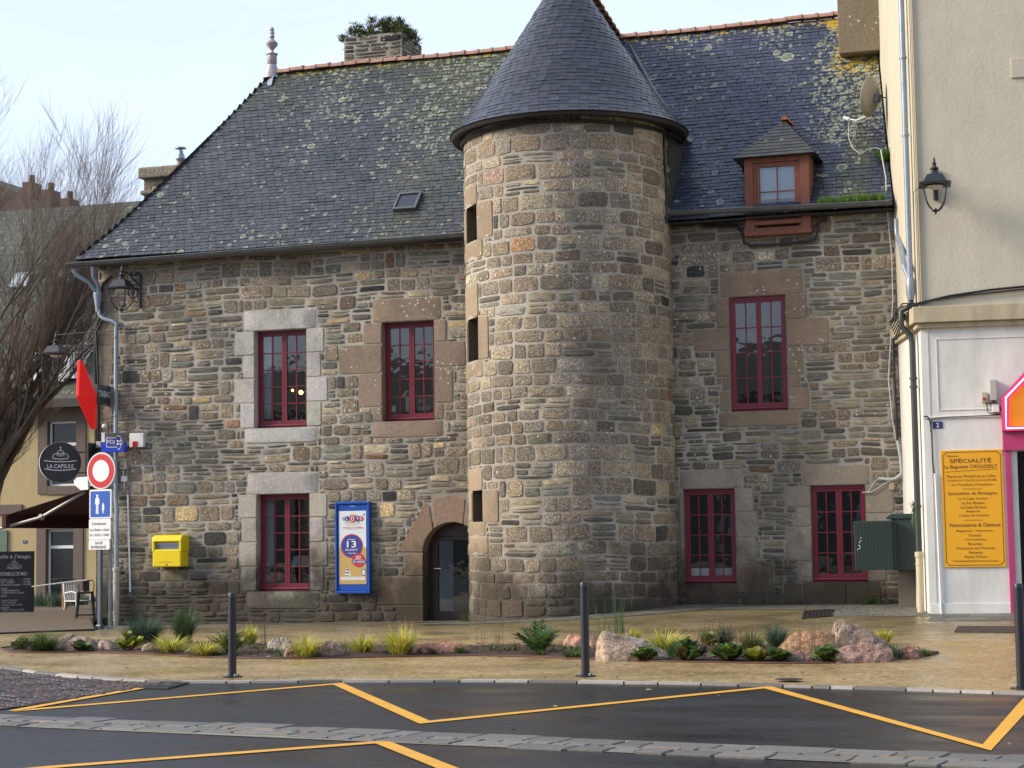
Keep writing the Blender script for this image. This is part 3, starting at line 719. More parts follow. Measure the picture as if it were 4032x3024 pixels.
# ridge tiles
def ridge(path, step=.33, r=.11, sag=0):
    b = MB(); a, c = Vector(path[0]), Vector(path[1]); L = (c-a).length; k = int(L/step); d = (c-a)/k
    side_ = d.normalized().cross(Vector((0, 0, 1))).normalized()
    upv = side_.cross(d.normalized())
    rr = random.Random(8)
    for i in range(k):
        p, q = a+d*i, a+d*(i+1)+d.normalized()*.03
        j = Vector((0, 0, rr.uniform(-.008, .008)+.02*sin(i*.37)))
        for (s0, s1, r0, r1) in ((0, .84, r, r), (.84, 1, r*1.22, r*1.22)):
            A, B = [], []
            for m in range(9):
                t = pi*m/8; o = side_*cos(t)+upv*(sin(t)*.95-.25)
                A.append(b.vert(p+(q-p)*s0+o*r0+j)); B.append(b.vert(p+(q-p)*s1+o*r1+j))
            for m in range(8): b.face((A[m], A[m+1], B[m+1], B[m]))
            b.face(A); b.face(B[::-1])
    return b
ridge([(HIPX+.15, RY, RZ+.02), (6.4, RY, RZ+.05)]).build('ridge_tiles', M_TILE, roof, smooth=True)
# finial
fx = W(1070, 290, RY).x
fb = MB(); k = .68
fb.lathe([(.0, 0), (.22, 0), (.16, .18), (.10, .34), (.115, .36), (.115, .56), (.14, .58), (.14, .60), (.05, .62), (.035, .68), (.06, .72), (.13, .80), (.14, .86), (.06, .94), (.04, .97), (.065, 1.01), (.05, 1.06), (.065, 1.10), (.045, 1.14), (.06, 1.18), (.03, 1.24), (0, 1.26)], (HIPX+.02, RY, RZ-.12), 16)
fb.build('finial', pm('pinkish_zinc', (.36, .32, .36), .5, .3, var=.35, vs=8), roof, smooth=True)
fl = MB(); fl.poly([(HIPX+.13, RY-.10, RZ+.03), (HIPX-.18, RY-.22, RZ-.36), (HIPX+.17, RY-.36, RZ-.36)]); fl.poly([(HIPX+.13, RY-.10, RZ+.03), (HIPX-.18, RY-.22, RZ-.36), (HIPX-.25, RY, RZ-.3)]); fl.build('flashing', M_ZINC, roof)
# skylight
slz = MB(); sx0, sx1 = -2.62, -2.10; sv0, sv1 = 1.18, 1.82
rfv = lambda u, v, h: roof_f(u, v, h)
def rbox(b, u0, u1, v0, v2, h0, h1):
    i = [b.vert(rfv(u, v, h)) for h in (h0, h1) for v in (v0, v2) for u in (u0, u1)]
    for q in ((0, 2, 3, 1), (4, 5, 7, 6), (0, 1, 5, 4), (2, 6, 7, 3), (0, 4, 6, 2), (1, 3, 7, 5)): b.face([i[k] for k in q])
pv = W(1640, 800, .8); vv = (pv.z-EZ)/(RZ-EZ)*LS
sv0, sv1 = vv-.30, vv+.30
for (a, c, d, e2) in ((sx0, sx1, sv0, sv0+.06), (sx0, sx1, sv1-.06, sv1), (sx0, sx0+.05, sv0+.06, sv1-.06), (sx1-.05, sx1, sv0+.06, sv1-.06)): rbox(slz, a, c, d, e2, .0, .10)
sk = slz.build('skylight', M_ZINCD, roof, bev=.006)
g = MB(); rbox(g, sx0+.05, sx1-.05, sv0+.06, sv1-.06, .05, .07); g.build('skylight', pm('dark_glass', (.03, .035, .045), .12), roof).name = 'skylight_glass'
# gutters
def gutter(x0, z0, x1, z1, mat, y=EY-.09):
    b = MB(); L = x1-x0; k = int(L/.5); n = 8
    ring = []
    for i in range(k+1):
        t = i/k; c = Vector((x0+L*t, y, z0+(z1-z0)*t)); r = .075
        ring.append([b.vert(c+Vector((0, r*cos(a), r*sin(a)))) for a in [pi+pi*j/n for j in range(n+1)]])
    for A, B in zip(ring, ring[1:]):
        for j in range(n): b.face((A[j], A[j+1], B[j+1], B[j]))
    b.face(ring[0]); b.face(ring[-1])
    b.tube([(x0, y-.078, z0+.003), (x1, y-.078, z1+.003)], .011, 6)
    i = 0
    while x0+i*1.9+.8 < x1:
        x = x0+.8+i*1.9; z = z0+(z1-z0)*(x-x0)/L; b.tube([(x, y-.082, z+.01), (x, y-.055, z-.055), (x, y, z-.082), (x, y+.06, z-.05), (x, y+.08, z+.02)], .009, 5); i += 1
    o = b.build('gutter', mat, house, smooth=True, fixn=False)
    m = o.modifiers.new('thick', 'SOLIDIFY'); m.thickness = .004
    return o
gutter(-9.88, 7.60, -.62, 7.69, M_ZINCD); gutter(3.28, 7.84, 7.62, 7.75, M_ZINCD, EY-.06)
# downpipe on the left with its swan neck and painted shoe
dp = MB()
P_ = lambda x, y, Y: tuple(W(x, y, Y))
xt = -8.88
dp.tube([(-9.78, -.40, 7.5), (-9.72, -.36, 7.38), (-9.50, -.2, 7.22), (-9.40, -.12, 7.05)], .05, 10)
dp.tube([(-9.30, -.40, 7.52), (-9.30, -.36, 7.3), (-9.27, -.22, 7.15), (-9.29, -.12, 7.0)], .045, 10)
dp.lathe([(.05, -.42), (.06, -.3), (.10, -.06), (.10, 0), (.0, 0)], (-9.33, -.12, 7.0), 10)
dp.tube([(-9.31, -.12, 6.62), (-9.28, -.12, 6.50), (-9.20, -.12, 6.43), (-8.98, -.12, 6.36), (xt+.01, -.12, 6.30), (xt, -.12, 6.18), (xt, -.12, 2.55), (xt+.03, -.14, 2.42), (xt+.04, -.14, 2.3), (xt+.04, -.14, 1.02)], .046, 12)
for z in (6.0, 4.3, 2.9, 1.75, 1.1): dp.lathe([(.06, 0), (.06, .025)], (xt+(.04 if z < 2.5 else 0), -.13, z), 12)
d1 = dp.build('downpipe', M_ZINC, house, smooth=True)
b = MB(); b.lathe([(.07, -1.26), (.072, -.02), (.085, -.02), (.085, .04), (.06, .05), (.05, .06)], (xt+.04, -.14, 1.02), 14); b.lathe([(.08, 0), (.08, .03)], (xt+.04, -.14, .75), 14); b.lathe([(.08, 0), (.08, .03)], (xt+.04, -.14, .1), 14)
b.build('pipe_shoe', pm('old_cast_pipe', (.38, .37, .34), .6, var=.25, vs=6, dirt=.4), d1, smooth=True)
# ---- tower cone roof
CC = Vector((1.36, -.30)); CR = 2.27; CZ0, CZ1 = 9.50, 13.10
prof = [(0, 0), (.04, .030), (.3, .285), (1, 1)]
CL = sqrt(CR**2+(CZ1-CZ0)**2)
def cone_p(t, h=0):
    r = CR*(1-t) + .10*(1-t)*max(0, 1-t*5)**2; z = CZ0+(CZ1-CZ0)*t - .14*max(0, 1-t*1.0)*t*1.6
    return r, z
cn = Vector((CZ1-CZ0, CR)).normalized()
cb = MB(); rc = random.Random(61); v = 0; row = 0; ex = .100
while v < CL-.1:
    t0 = v/CL; t1 = min(1, (v+ex*1.7)/CL); r0, z0 = cone_p(t0); r1, z1 = cone_p(t1)
    n = max(6, int(2*pi*r0/.19)); off = (row % 2)*.5+rc.uniform(-.1, .1)
    for k in range(n):
        a0 = 2*pi*(k+off)/n; a1 = a0+2*pi/n*.965
        am = (a0+a1)/2 % (2*pi)
        if .25*pi < am < .75*pi and False: continue
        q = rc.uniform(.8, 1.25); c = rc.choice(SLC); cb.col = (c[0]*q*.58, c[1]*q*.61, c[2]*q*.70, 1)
        cb.aux = (0, 0, 0, 0)
        l = rc.uniform(.008, .016)
        P = lambda r, z, a, h: (CC.x+(r+h*cn.x)*cos(a), CC.y+(r+h*cn.x)*sin(a), z+h*cn.y)
        dv = rc.uniform(-.004, .004)
        i = [cb.vert(P(r0, z0+dv, a0, l)), cb.vert(P(r0, z0+dv, a1, l*rc.uniform(.8, 1.2))), cb.vert(P(r1, z1, a1, .001)), cb.vert(P(r1, z1, a0, .001)), cb.vert(P(r0, z0, a0, -.003)), cb.vert(P(r0, z0, a1, -.003))]
        cb.face(i[:4]); cb.face((i[4], i[5], i[1], i[0])); cb.face((i[4], i[0], i[3])); cb.face((i[1], i[5], i[2]))
    v += ex; row += 1
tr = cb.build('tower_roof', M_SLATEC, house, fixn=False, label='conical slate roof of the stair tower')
b = MB(); n = 64
for k in range(24):
    t0, t1 = k/24, (k+1)/24
    r0, z0 = cone_p(t0); r1, z1 = cone_p(t1)
    for j in range(n):
        a0, a1 = 2*pi*j/n, 2*pi*(j+1)/n
        b.poly([(CC.x+(r0-.02)*cos(a0), CC.y+(r0-.02)*sin(a0), z0-.015), (CC.x+(r0-.02)*cos(a1), CC.y+(r0-.02)*sin(a1), z0-.015), (CC.x+(r1-.02)*cos(a1), CC.y+(r1-.02)*sin(a1), z1-.015), (CC.x+(r1-.02)*cos(a0), CC.y+(r1-.02)*sin(a0), z1-.015)])
for j in range(n):
    a0, a1 = 2*pi*j/n, 2*pi*(j+1)/n; q = lambda r, z, a: (CC.x+r*cos(a), CC.y+r*sin(a), z)
    b.poly([q(CR+.085, CZ0-.01, a0), q(CR+.085, CZ0-.01, a1), q(CR+.05, CZ0-.07, a1), q(CR+.05, CZ0-.07, a0)])
    b.poly([q(CR+.05, CZ0-.07, a0), q(CR+.05, CZ0-.07, a1), q(TR-.05, CZ0-.02, a1), q(TR-.05, CZ0-.02, a0)])
b.build('eaves_board', pm('tarred_board', (.018, .016, .015), .6), tr, fixn=False)
b = MB()
for kk in range(3):
    b.tube([(TC.x+(TR+.05+.012*kk)*sin(a), TC.y-(TR+.05+.012*kk)*cos(a), 9.36+.022*kk-.03*abs(sin(a*2.2))) for a in [-1.7+3.3*i/30 for i in range(31)]], .014, 5)
b.tube([(TC.x+(TR+.03)*sin(1.47), TC.y-(TR+.03)*cos(1.47)-.04*sin(i), 9.36-i*.25) for i in range(8)], .03, 6)
b.build('cable', M_BLACK, tr, smooth=True, label='black cable bundle under the tower eaves')
# saddle roof tying the cone back to the main ridge, and the slate cheek below it
Rr = Vector((1.3, RY, RZ)); Ap = Vector((CC.x, CC.y, CZ1-.02))
En = RP(2712, 570, (0, EY, EZ+.05), tuple(nrm))
sb = MB(); sb.col = (.06, .064, .08, 1); sb.aux = (.05, 0, 0, 0)
dirU = (Rr-Ap).normalized(); nn = (En-Ap).cross(Rr-Ap).normalized()
if nn.z < 0: nn = -nn
sb.poly([Ap, En, Rr]); sb.poly([Ap+Vector((0, 0, -.02)), Vector((Ap.x-(En.x-Ap.x), En.y, En.z)), Rr])
Lr = (En-Rr).length
for i in range(40):                                        # courses on the saddle slope
    t0 = i/40; t1 = (i+1.3)/40; A0 = Ap.lerp(En, 1-t0); A1 = Ap.lerp(En, 1-min(1, t1)); B0 = Rr.lerp(En, 1-t0); B1 = Rr.lerp(En, 1-min(1, t1))
    q = rc.uniform(.8, 1.2); sb.col = (.06*q, .064*q, .08*q, 1); sb.poly([A0+nn*.012, B0+nn*.012, B1+nn*.002, A1+nn*.002])
sb.build('saddle_roof', M_SLATE, house, fixn=False)
ridge([tuple(Ap+Vector((0, .3, .02))), tuple(Rr+Vector((0, 0, .08)))]).build('hip_tiles', M_TILE, house, smooth=True)
b = MB(); b.tube([Rr+Vector((.25, -.05, -.1)), Rr.lerp(En, .5)+nn*.03, En+nn*.04], .05, 6); b.build('valley_flashing', M_ZINCD, house)
b = MB(); b.tube([En+Vector((.0, -.02, .02)), Vector((TC.x+TR+.12, .1, 9.44)), Vector((TC.x+TR+.06, -.4, 9.42))], .045, 6); b.build('verge_board', M_BLACK, house)
ck = MB(); xc = TC.x+TR+.015
rck = random.Random(66)
yb_ = lambda z: (z-EZ)/(RZ-EZ)*(RY-EY)+EY
z = 7.78
while z < 9.4:
    y = -.1-rck.uniform(0, .1); ye = max(.05, yb_(z)+.05)
    while y < ye:
        w = .16*rck.uniform(.8, 1.2); q = rck.uniform(.7, 1.2); ck.col = (.05*q, .052*q, .055*q, 1); ck.aux = (.08, 0, .2, 0)
        ck.poly([(xc+.014, y, z), (xc+.014, min(y+w-.006, ye), z), (xc+.002, min(y+w-.006, ye), z+.16), (xc+.002, y, z+.16)]); y += w
    z += .11
ck.col = (.03, .03, .03, 1); ck.poly([(xc, -.3, 7.7), (xc, .3, 7.7), (xc, En.y, 9.5), (xc, -.3, 9.5)])
ck.build('slate_cheek', M_SLATE, house, fixn=False)
# ---- dormer
dm = MB(); dx0, dx1 = 4.84, 6.09; dz0, dz1 = 7.38, 8.84; yf = -.22
fwid = .17
dm.box(dx0, dx0+fwid, yf, yf+.5, dz0, dz1); dm.box(dx1-fwid, dx1, yf, yf+.5, dz0, dz1)
dm.box(dx0+fwid, dx1-fwid, yf+.01, yf+.5, dz1-.12, dz1); dm.box(dx0-.02, dx1+.02, yf-.03, yf+.2, dz0-.08, dz0-.0)
dm.box(dx0+fwid, dx1-fwid, yf+.02, yf+.2, dz0, dz0+.07); dm.box(dx0+fwid, dx1-fwid, yf-.02, yf+.2, dz0+.12, dz0+.20)
dm.box(dx0+fwid, dx0+fwid+.05, yf+.03, yf+.2, dz0+.07, dz1-.12); dm.box(dx1-fwid-.05, dx1-fwid, yf+.03, yf+.2, dz0+.07, dz1-.12)
dorm = dm.build('dormer', M_WOODR, house, bev=.006, label='small red-brown timber dormer with a hipped slate cap')
b = MB(); a, c, d, e2 = dx0+fwid+.05, dx1-fwid-.05, dz0+.2, dz1-.12; y0 = yf+.05
for q in ((a, a+.07, d, e2), (c-.07, c, d, e2), (a+.07, c-.07, e2-.09, e2), (a+.07, c-.07, d, d+.09)): b.box(q[0], q[1], y0, y0+.05, q[2], q[3])
b.box((a+c)/2-.012, (a+c)/2+.012, y0+.01, y0+.04, d+.09, e2-.09); b.box(a+.07, c-.07, y0+.012, y0+.038, (d+e2)/2-.012, (d+e2)/2+.012)
b.build('window_frame', M_WOODR, dorm, bev=.004)
b = MB(); b.poly([(a+.07, y0+.025, d+.09), (c-.07, y0+.025, d+.09), (c-.07, y0+.025, e2-.09), (a+.07, y0+.025, e2-.09)]); b.build('pane', M_GLASS, dorm)
b = MB(); b.box(a+.02, c-.02, y0+.10, y0+.11, d, e2); b.build('curtain', pm('pale_blue_blind', (.50, .60, .74), .8), dorm)
b = MB(); b.aux = (0, 0, .1, 0); b.col = (.03, .03, .032, 1)
b.box(dx0+.0, dx0+.02, yf+.5, 1.2, dz0, dz1); b.box(dx1-.02, dx1, yf+.5, 1.2, dz0, dz1); b.box(dx0+.02, dx1-.02, .9, .95, dz0, dz1)
b.build('cheek', M_SLATE, dorm)
dt = MB(); rdt = random.Random(67); ev = dz1-.03; ax_ = 5.50; ay_ = .72; az_ = 9.72; ex0, ex1, ey0 = dx0-.20, dx1+.14, yf-.14
A_ = Vector((ax_, ay_, az_)); E0 = Vector((ex0, ey0, ev)); E1 = Vector((ex1, ey0, ev)); E2 = Vector((ex1, 1.15, ev)); E3 = Vector((ex0, 1.15, ev)); A2 = Vector((ax_, 1.7, az_+.02))
def trisl(b, P0, P1, Q0, Q1, rows, wd):
    nrm_ = (P1-P0).cross(Q0-P0).normalized(); nrm_ = nrm_ if nrm_.z > 0 else -nrm_
    for i in range(rows):
        t0, t1 = i/rows, min(1, (i+1.5)/rows); L0, R0, L1, R1 = P0.lerp(Q0, t0), P1.lerp(Q1, t0), P0.lerp(Q0, t1), P1.lerp(Q1, t1)
        k = max(1, int((R0-L0).length/wd)); o = .5*(i % 2)
        xs = [0]+[min(1, max(0, (j+o)/k)) for j in range(k+1)]+[1]; xs = sorted(set(xs))
        for s0, s1 in zip(xs, xs[1:]):
            if s1-s0 < .01: continue
            q = rdt.uniform(.7, 1.4); b.col = (.036*q, .034*q, .033*q, 1); b.aux = (.05, 0, .1, 0)
            s1 -= .02/max(k, 1)
            b.poly([L0.lerp(R0, s0)+nrm_*.014, L0.lerp(R0, s1)+nrm_*.014, L1.lerp(R1, s1)+nrm_*.002, L1.lerp(R1, s0)+nrm_*.002])
trisl(dt, E0, E1, A_, A_, 11, .17); trisl(dt, E1, E2, A_, A2, 11, .2); trisl(dt, E0, E3, A_, A2, 11, .2)
dt.col = (.02, .02, .02, 1); dt.poly([E0, E1, E2, E3]); dt.poly([E0, E1, A_]); dt.poly([E1, E2, A2, A_]); dt.poly([E0, E3, A2, A_])
dt.build('dormer_roof', M_SLATE, dorm, fixn=False)
ridge([(ax_, ay_-.05, az_+.03), (ax_, ay_+.65, az_+.04)], .34, .07).build('ridge_tile', pm('orange_tile', (.40, .13, .05), .8, var=.3), dorm, smooth=True)
b = MB(); b.tube([(dx0-.85, -.06, 7.58), (dx0-.2, -.06, 7.55), (dx0-.1, -.08, 7.42), (dx0-.06, -.09, 7.22), (dx0+.06, -.09, 7.14), (dx0+.4, -.09, 7.13), (dx1-.1, -.09, 7.15), (dx1+.07, -.09, 7.20), (dx1+.12, -.08, 7.35), (dx1+.12, -.07, 7.5), (dx1+.3, -.06, 7.56)], .028, 7)
b.build('cable', M_BLACK, house, smooth=True, label='black cable looping under the dormer')
# ---- chimneys on the house
def stone_block(b, x0, x1, y0, y1, z0, z1, rng, sch=.8, tone=1.0):
    b.mi = 0; b.box(x0, x1, y0, y1, z0, z1); b.mi = 1
    sc = lambda u, z: sch
    fillstones(b, x0, x1, z0, z1, [], lambda u, z, w: (u, y0-w, z), sc, rng, .05, lambda u, z: tone)
    fillstones(b, y0, y1, z0, z1, [], lambda u, z, w: (x1+w, u, z), sc, rng, .05, lambda u, z: tone)
    fillstones(b, y0, y1, z0, z1, [], lambda u, z, w: (x0-w, u, z), sc, rng, .05, lambda u, z: tone)
ch = MB(); stone_block(ch, -5.42, -3.98, 4.35, 5.7, 11.9, 13.40, random.Random(71), .9, .62)
big_ch = ch.build('chimney', [M_MORTAR, M_STONE], roof, smooth=True, fixn=False, label='broad stone chimney overgrown with plants')
ch = MB(); stone_block(ch, -12.28, -11.36, 7.2, 8.4, 8.2, 11.05, random.Random(72), .1, 1.0)
chb = thing('back_chimney', 'tall pale stone chimney stack rising behind the hip of the slate roof', 'chimney', (-11.8, 7.8, -.2))
ch.box(-12.28, -11.36, 7.2, 8.4, -.2, 8.2)
ch.build('stack', [M_MORTAR, M_STONE], chb, smooth=True, fixn=False)
b = MB(); b.col = (.30, .27, .22, 0); b.box(-12.40, -11.24, 7.08, 8.52, 11.05, 11.34); b.box(-12.36, -11.28, 7.12, 8.48, 10.62, 10.74); b.build('cap', M_STONE, chb, bev=.04)
b = MB(); b.mi = 0; b.lathe([(.09, 0), (.09, .16)], (-11.38, 7.5, 11.33), 12); b.mi = 1; b.lathe([(.08, .16), (.13, .24), (.08, .38), (.07, .40), (.07, .45)], (-11.38, 7.5, 11.33), 12); b.lathe([(.03, .45), (.03, .50), (.15, .51), (.14, .54), (0, .56)], (-11.38, 7.5, 11.33), 12)
b.build('chimney_pot', [M_TILE, M_ZINC], chb, smooth=True)
# rendered chimney at the right end of the roof
b = MB(); b.col = (.19, .155, .105, 0); b.aux = (1, 0, 0, 0); b.box(6.34, 7.20, 2.7, 4.3, 11.48, 14.5); b.build('chimney', M_STONE, roof, bev=.02, label='stained rendered chimney beside the neighbouring house')

# ground so far as a first base
# ================================================================== GROUND
def kerbY(x):                                  # road edge of the pavement, from the photo's own points
    pts = KP
    if x <= pts[0][0]: return pts[0][1]
    for (a, b), (c, d) in zip(pts, pts[1:]):
        if x <= c: return b+(d-b)*(x-a)/(c-a)
    return pts[-1][1]
KP = [(-60, -9), (-14, -12.2)] + sorted([(G(*p).x, G(*p).y) for p in ((0, 2630), (253, 2666), (538, 2684), (760, 2690), (1400, 2686), (2016, 2686), (2700, 2695), (3182, 2708), (3700, 2724), (4032, 2736))]) + [(14, -17.6), (60, -24)]
def gsheet(b, xs, y0f, y1f, ny, off, zf=gz):
    rows = []
    for x in xs:
        a, c = y0f(x), y1f(x); rows.append([b.vert((x, a+(c-a)*j/ny, zf(x, a+(c-a)*j/ny)+off)) for j in range(ny+1)])
    for A, B in zip(rows, rows[1:]):
        for j in range(ny): b.face((A[j], B[j], B[j+1], A[j+1]))
def rng_(a, b, n): return [a+(b-a)*i/n for i in range(n+1)]
def structure(o): o['kind'] = 'structure'; return o
b = MB(); gsheet(b, rng_(-300, 300, 30), lambda x: -300, lambda x: 500, 40, -.06, lambda x, y: 0 if abs(y) > 20 else min(0, gz(x, y)))
structure(b.build('ground', pm('plain_ground', (.12, .11, .09), .9, var=.3), None, fixn=False))
XS = [-60, -30, -20] + rng_(-14, 14, 56) + [20, 30, 60]
b = MB(); gsheet(b, XS, lambda x: -40, lambda x: kerbY(x)+.02, 4, 0.0)
structure(b.build('road', M_ASPH, None, fixn=False))
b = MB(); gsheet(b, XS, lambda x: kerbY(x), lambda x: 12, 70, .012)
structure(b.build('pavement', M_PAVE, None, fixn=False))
# flush granite kerb, one stone after the other
b = MB(); rk = random.Random(4); x = -14
while x < 13:
    L = rk.uniform(.18, .55); x1 = x+L-.018; q = rk.choice((.45, .7, .9, 1.1))*rk.uniform(.85, 1.2); b.col = (.30*q, .285*q, .26*q, 1)
    a0, a1 = kerbY(x), kerbY(x1); h = .022+rk.uniform(0, .006); w = .08+rk.uniform(-.03, .06)
    i = [b.vert(p) for p in ((x, a0-.05, -.02), (x1, a1-.05, -.02), (x, a0-.045, h), (x1, a1-.045, h), (x, a0+w, h), (x1, a1+w, h))]
    b.face((i[0], i[1], i[3], i[2])); b.face((i[2], i[3], i[5], i[4])); x += L
structure(b.build('kerb', M_GSET, None, fixn=False))
# grey paver strip along the house and the neighbouring shop
b = MB(); rk = random.Random(14)
def strip(x0, x1, y1f, rows, dep, off=.017, wl=.26):
    for j in range(rows):
        x = x0-rk.uniform(0, .2)
        while x < x1:
            L = wl*rk.uniform(.75, 1.3); xa, xb = max(x, x0), x+L-.014; ya = y1f((xa+xb)/2)-j*dep; yb2 = ya-dep+.014
            q = rk.uniform(.7, 1.2); b.col = (.135*q, .135*q, .115*q, 1)
            b.poly([(xa, yb2, gz(xa, yb2)+off), (xb, yb2, gz(xb, yb2)+off), (xb, ya, gz(xb, ya)+off), (xa, ya, gz(xa, ya)+off)]); x += L
strip(-9.3, -.6, lambda x: -.02, 3, .20)
strip(3.0, 7.9, lambda x: -.02, 6, .24, wl=.3)
strip(8.35, 14, lambda x: -2.5+.1*(x-8.3), 5, .26, wl=.34)
strip(6.6, 8.2, lambda x: -1.46, 6, .24, wl=.3)
for j in range(5):                                  # ring of pavers round the tower foot
    a = -1.2
    while a < 1.75:
        da = .26/(2.1+.2*j)*rk.uniform(.8, 1.2); R0, R1 = 2.05+.2*j, 2.05+.2*j+.187; q = rk.uniform(.7, 1.2); b.col = (.135*q, .135*q, .115*q, 1)
        pts = [(TC.x+R*sin(t), TC.y-R*cos(t)) for R, t in ((R0, a), (R0, a+da-.006), (R1, a+da-.006), (R1, a))]
        b.poly([(px, py, gz(px, py)+.022) for px, py in pts]); a += da
structure(b.build('paver_strip', M_GSET, None, fixn=False))
b = MB(); gsheet(b, rng_(-9.4, 8.4, 40), lambda x: -1.5 if x > 2.5 else -.62, lambda x: .0, 4, .0145); structure(b.build('mortar_bed', pm('dark_joint', (.045, .045, .03), .9), None, fixn=False))
# fan-laid wet setts at the left
b = MB(); rk = random.Random(15)
CP = [G(*p) for p in ((-150, 2640), (0, 2640), (253, 2676), (538, 2694), (700, 2700), (560, 2712), (300, 2752), (100, 2784), (0, 2797), (-150, 2812))]
def inpoly(x, y, P):
    c = False; n = len(P)
    for i in range(n):
        a, d = P[i], P[i-1]
        if (a.y > y) != (d.y > y) and x < (d.x-a.x)*(y-a.y)/(d.y-a.y)+a.x: c = not c
    return c
fw_ = 1.35
for cx_ in range(-5, 5):
    for cy_ in range(-8, 20):
        ox, oy = -2.5+cx_*fw_+(fw_/2 if cy_ % 2 else 0), -21+cy_*fw_*.5
        for ring in range(1, 7):
            R = ring*.125+.02; n = max(2, int(2*R*1.2/.115))
            for k in range(n):
                t0 = -1.0+2.0*k/n; t1 = -1.0+2.0*(k+.80)/n
                pts = [(ox+r_*sin(t), oy+r_*cos(t)) for r_, t in ((R, t0), (R, t1), (R+.098, t1), (R+.098, t0))]
                m = (sum(p[0] for p in pts)/4, sum(p[1] for p in pts)/4)
                if not inpoly(m[0], m[1], CP): continue
                q = rk.uniform(.6, 1.3); c = rk.choice([(.065, .038, .028), (.085, .045, .032), (.05, .036, .03)]); b.col = (c[0]*q, c[1]*q, c[2]*q, 1)
                zz = .010+rk.uniform(0, .006); zc = zz+.014
                i = [b.vert((p[0], p[1], zz)) for p in pts]+[b.vert((m[0]+(p[0]-m[0])*.7, m[1]+(p[1]-m[1])*.7, zc)) for p in pts]
                b.face(i[4:8]); [b.face((i[j], i[(j+1) % 4], i[4+(j+1) % 4], i[4+j])) for j in range(4)]
M_WETS = pm('wet_setts', (1, 1, 1), .16, attr=True, var=.3, vs=20, bump=.3, bs=40)
structure(b.build('cobbles', M_WETS, None, smooth='all', fixn=False))
b = MB(); b.poly([(p.x, p.y, .009) for p in CP]); structure(b.build('cobble_joints', pm('grit', (.05, .045, .04), .12, var=.3, vs=30), None, fixn=False))
# yellow zig-zag lines
M_YEL = pm('yellow_marking', (.72, .36, .025), .5, var=.12, vs=6, bump=.3, bs=60, dirt=.25)
def strokes(b, pts, w, z=.006):
    P = [Vector((p.x, p.y, 0)) for p in pts]; L = []; R_ = []
    for i, p in enumerate(P):
        d0 = (P[i]-P[i-1]).normalized() if i else (P[1]-P[0]).normalized(); d1 = (P[i+1]-P[i]).normalized() if i < len(P)-1 else d0
        n0 = Vector((-d0.y, d0.x, 0)); n1 = Vector((-d1.y, d1.x, 0)); m = (n0+n1).normalized(); k = w/2/max(.35, m.dot(n0))
        L.append(p+m*k); R_.append(p-m*k)
    li = [b.vert((q.x, q.y, z)) for q in L]; ri = [b.vert((q.x, q.y, z)) for q in R_]
    for i in range(len(P)-1): b.face((li[i], li[i+1], ri[i+1], ri[i]))
b = MB(); strokes(b, [G(45, 2802), G(1330, 2694), G(1672, 2846), G(3022, 2708), G(3885, 2946), G(4045, 2768), G(4300, 2500)], .135)
structure(b.build('yellow_line', M_YEL, None, fixn=False))
b = MB(); strokes(b, [G(60, 2800), G(556, 2712)], .12, .010); structure(b.build('yellow_line', M_YEL, None, fixn=False))
b = MB(); strokes(b, [G(-400, 3078), G(209, 3022), G(1502, 2924), G(1900, 3082)], .135); structure(b.build('yellow_line', M_YEL, None, fixn=False))
# band of stone slabs across the road
b = MB(); rk = random.Random(16)
A0, A1 = G(-60, 2836), G(4100, 3008); dv = (A1-A0); L_ = dv.length; d = dv.normalized(); nn = Vector((-d.y, d.x, 0))
for row, (o0, o1, wl_) in enumerate(((-.34, -.10, .42), (-.09, .03, .22), (.04, .33, .40))):
    x = -1.0
    while x < L_+1.5:
        ln = wl_*rk.uniform(.5, 1.45); e0, e1 = o0, o1
        if row == 2: e1 += rk.choice((0, 0, -.04, .05))
        if row == 0: e0 += rk.choice((0, 0, -.05, .05))
        q = rk.uniform(.75, 1.25); c = (.135, .13, .12) if rk.random() > .12 or row != 1 else (.22, .16, .11); b.col = (c[0]*q, c[1]*q, c[2]*q, 1)
        sk = .0; wob = .06*sin(x*.7)
        P = [A0+d*(x+ln*s+sk)+nn*(t+wob) for s, t in ((0, e0), (1-.03/ln, e0), (1-.03/ln, e1-.012), (0, e1-.012))]
        z = .016+rk.uniform(-.003, .004)
        i = [b.vert((p.x, p.y, z)) for p in P]; j = [b.vert((p.x, p.y, -.01)) for p in P]; b.face(i)
        for k in range(4): b.face((i[k], j[k], j[(k+1) % 4], i[(k+1) % 4]))
        x += ln
structure(b.build('paving_band', M_GSET, None, bev=.004, fixn=True))
b = MB(); i = [A0-nn*.38, A1-nn*.38+d*1.5, A1+nn*.36+d*1.5, A0+nn*.36]; b.poly([(p.x, p.y, .0045) for p in i]); structure(b.build('band_mortar', pm('pale_joint', (.20, .185, .16), .8, var=.4, vs=15), None, fixn=False))
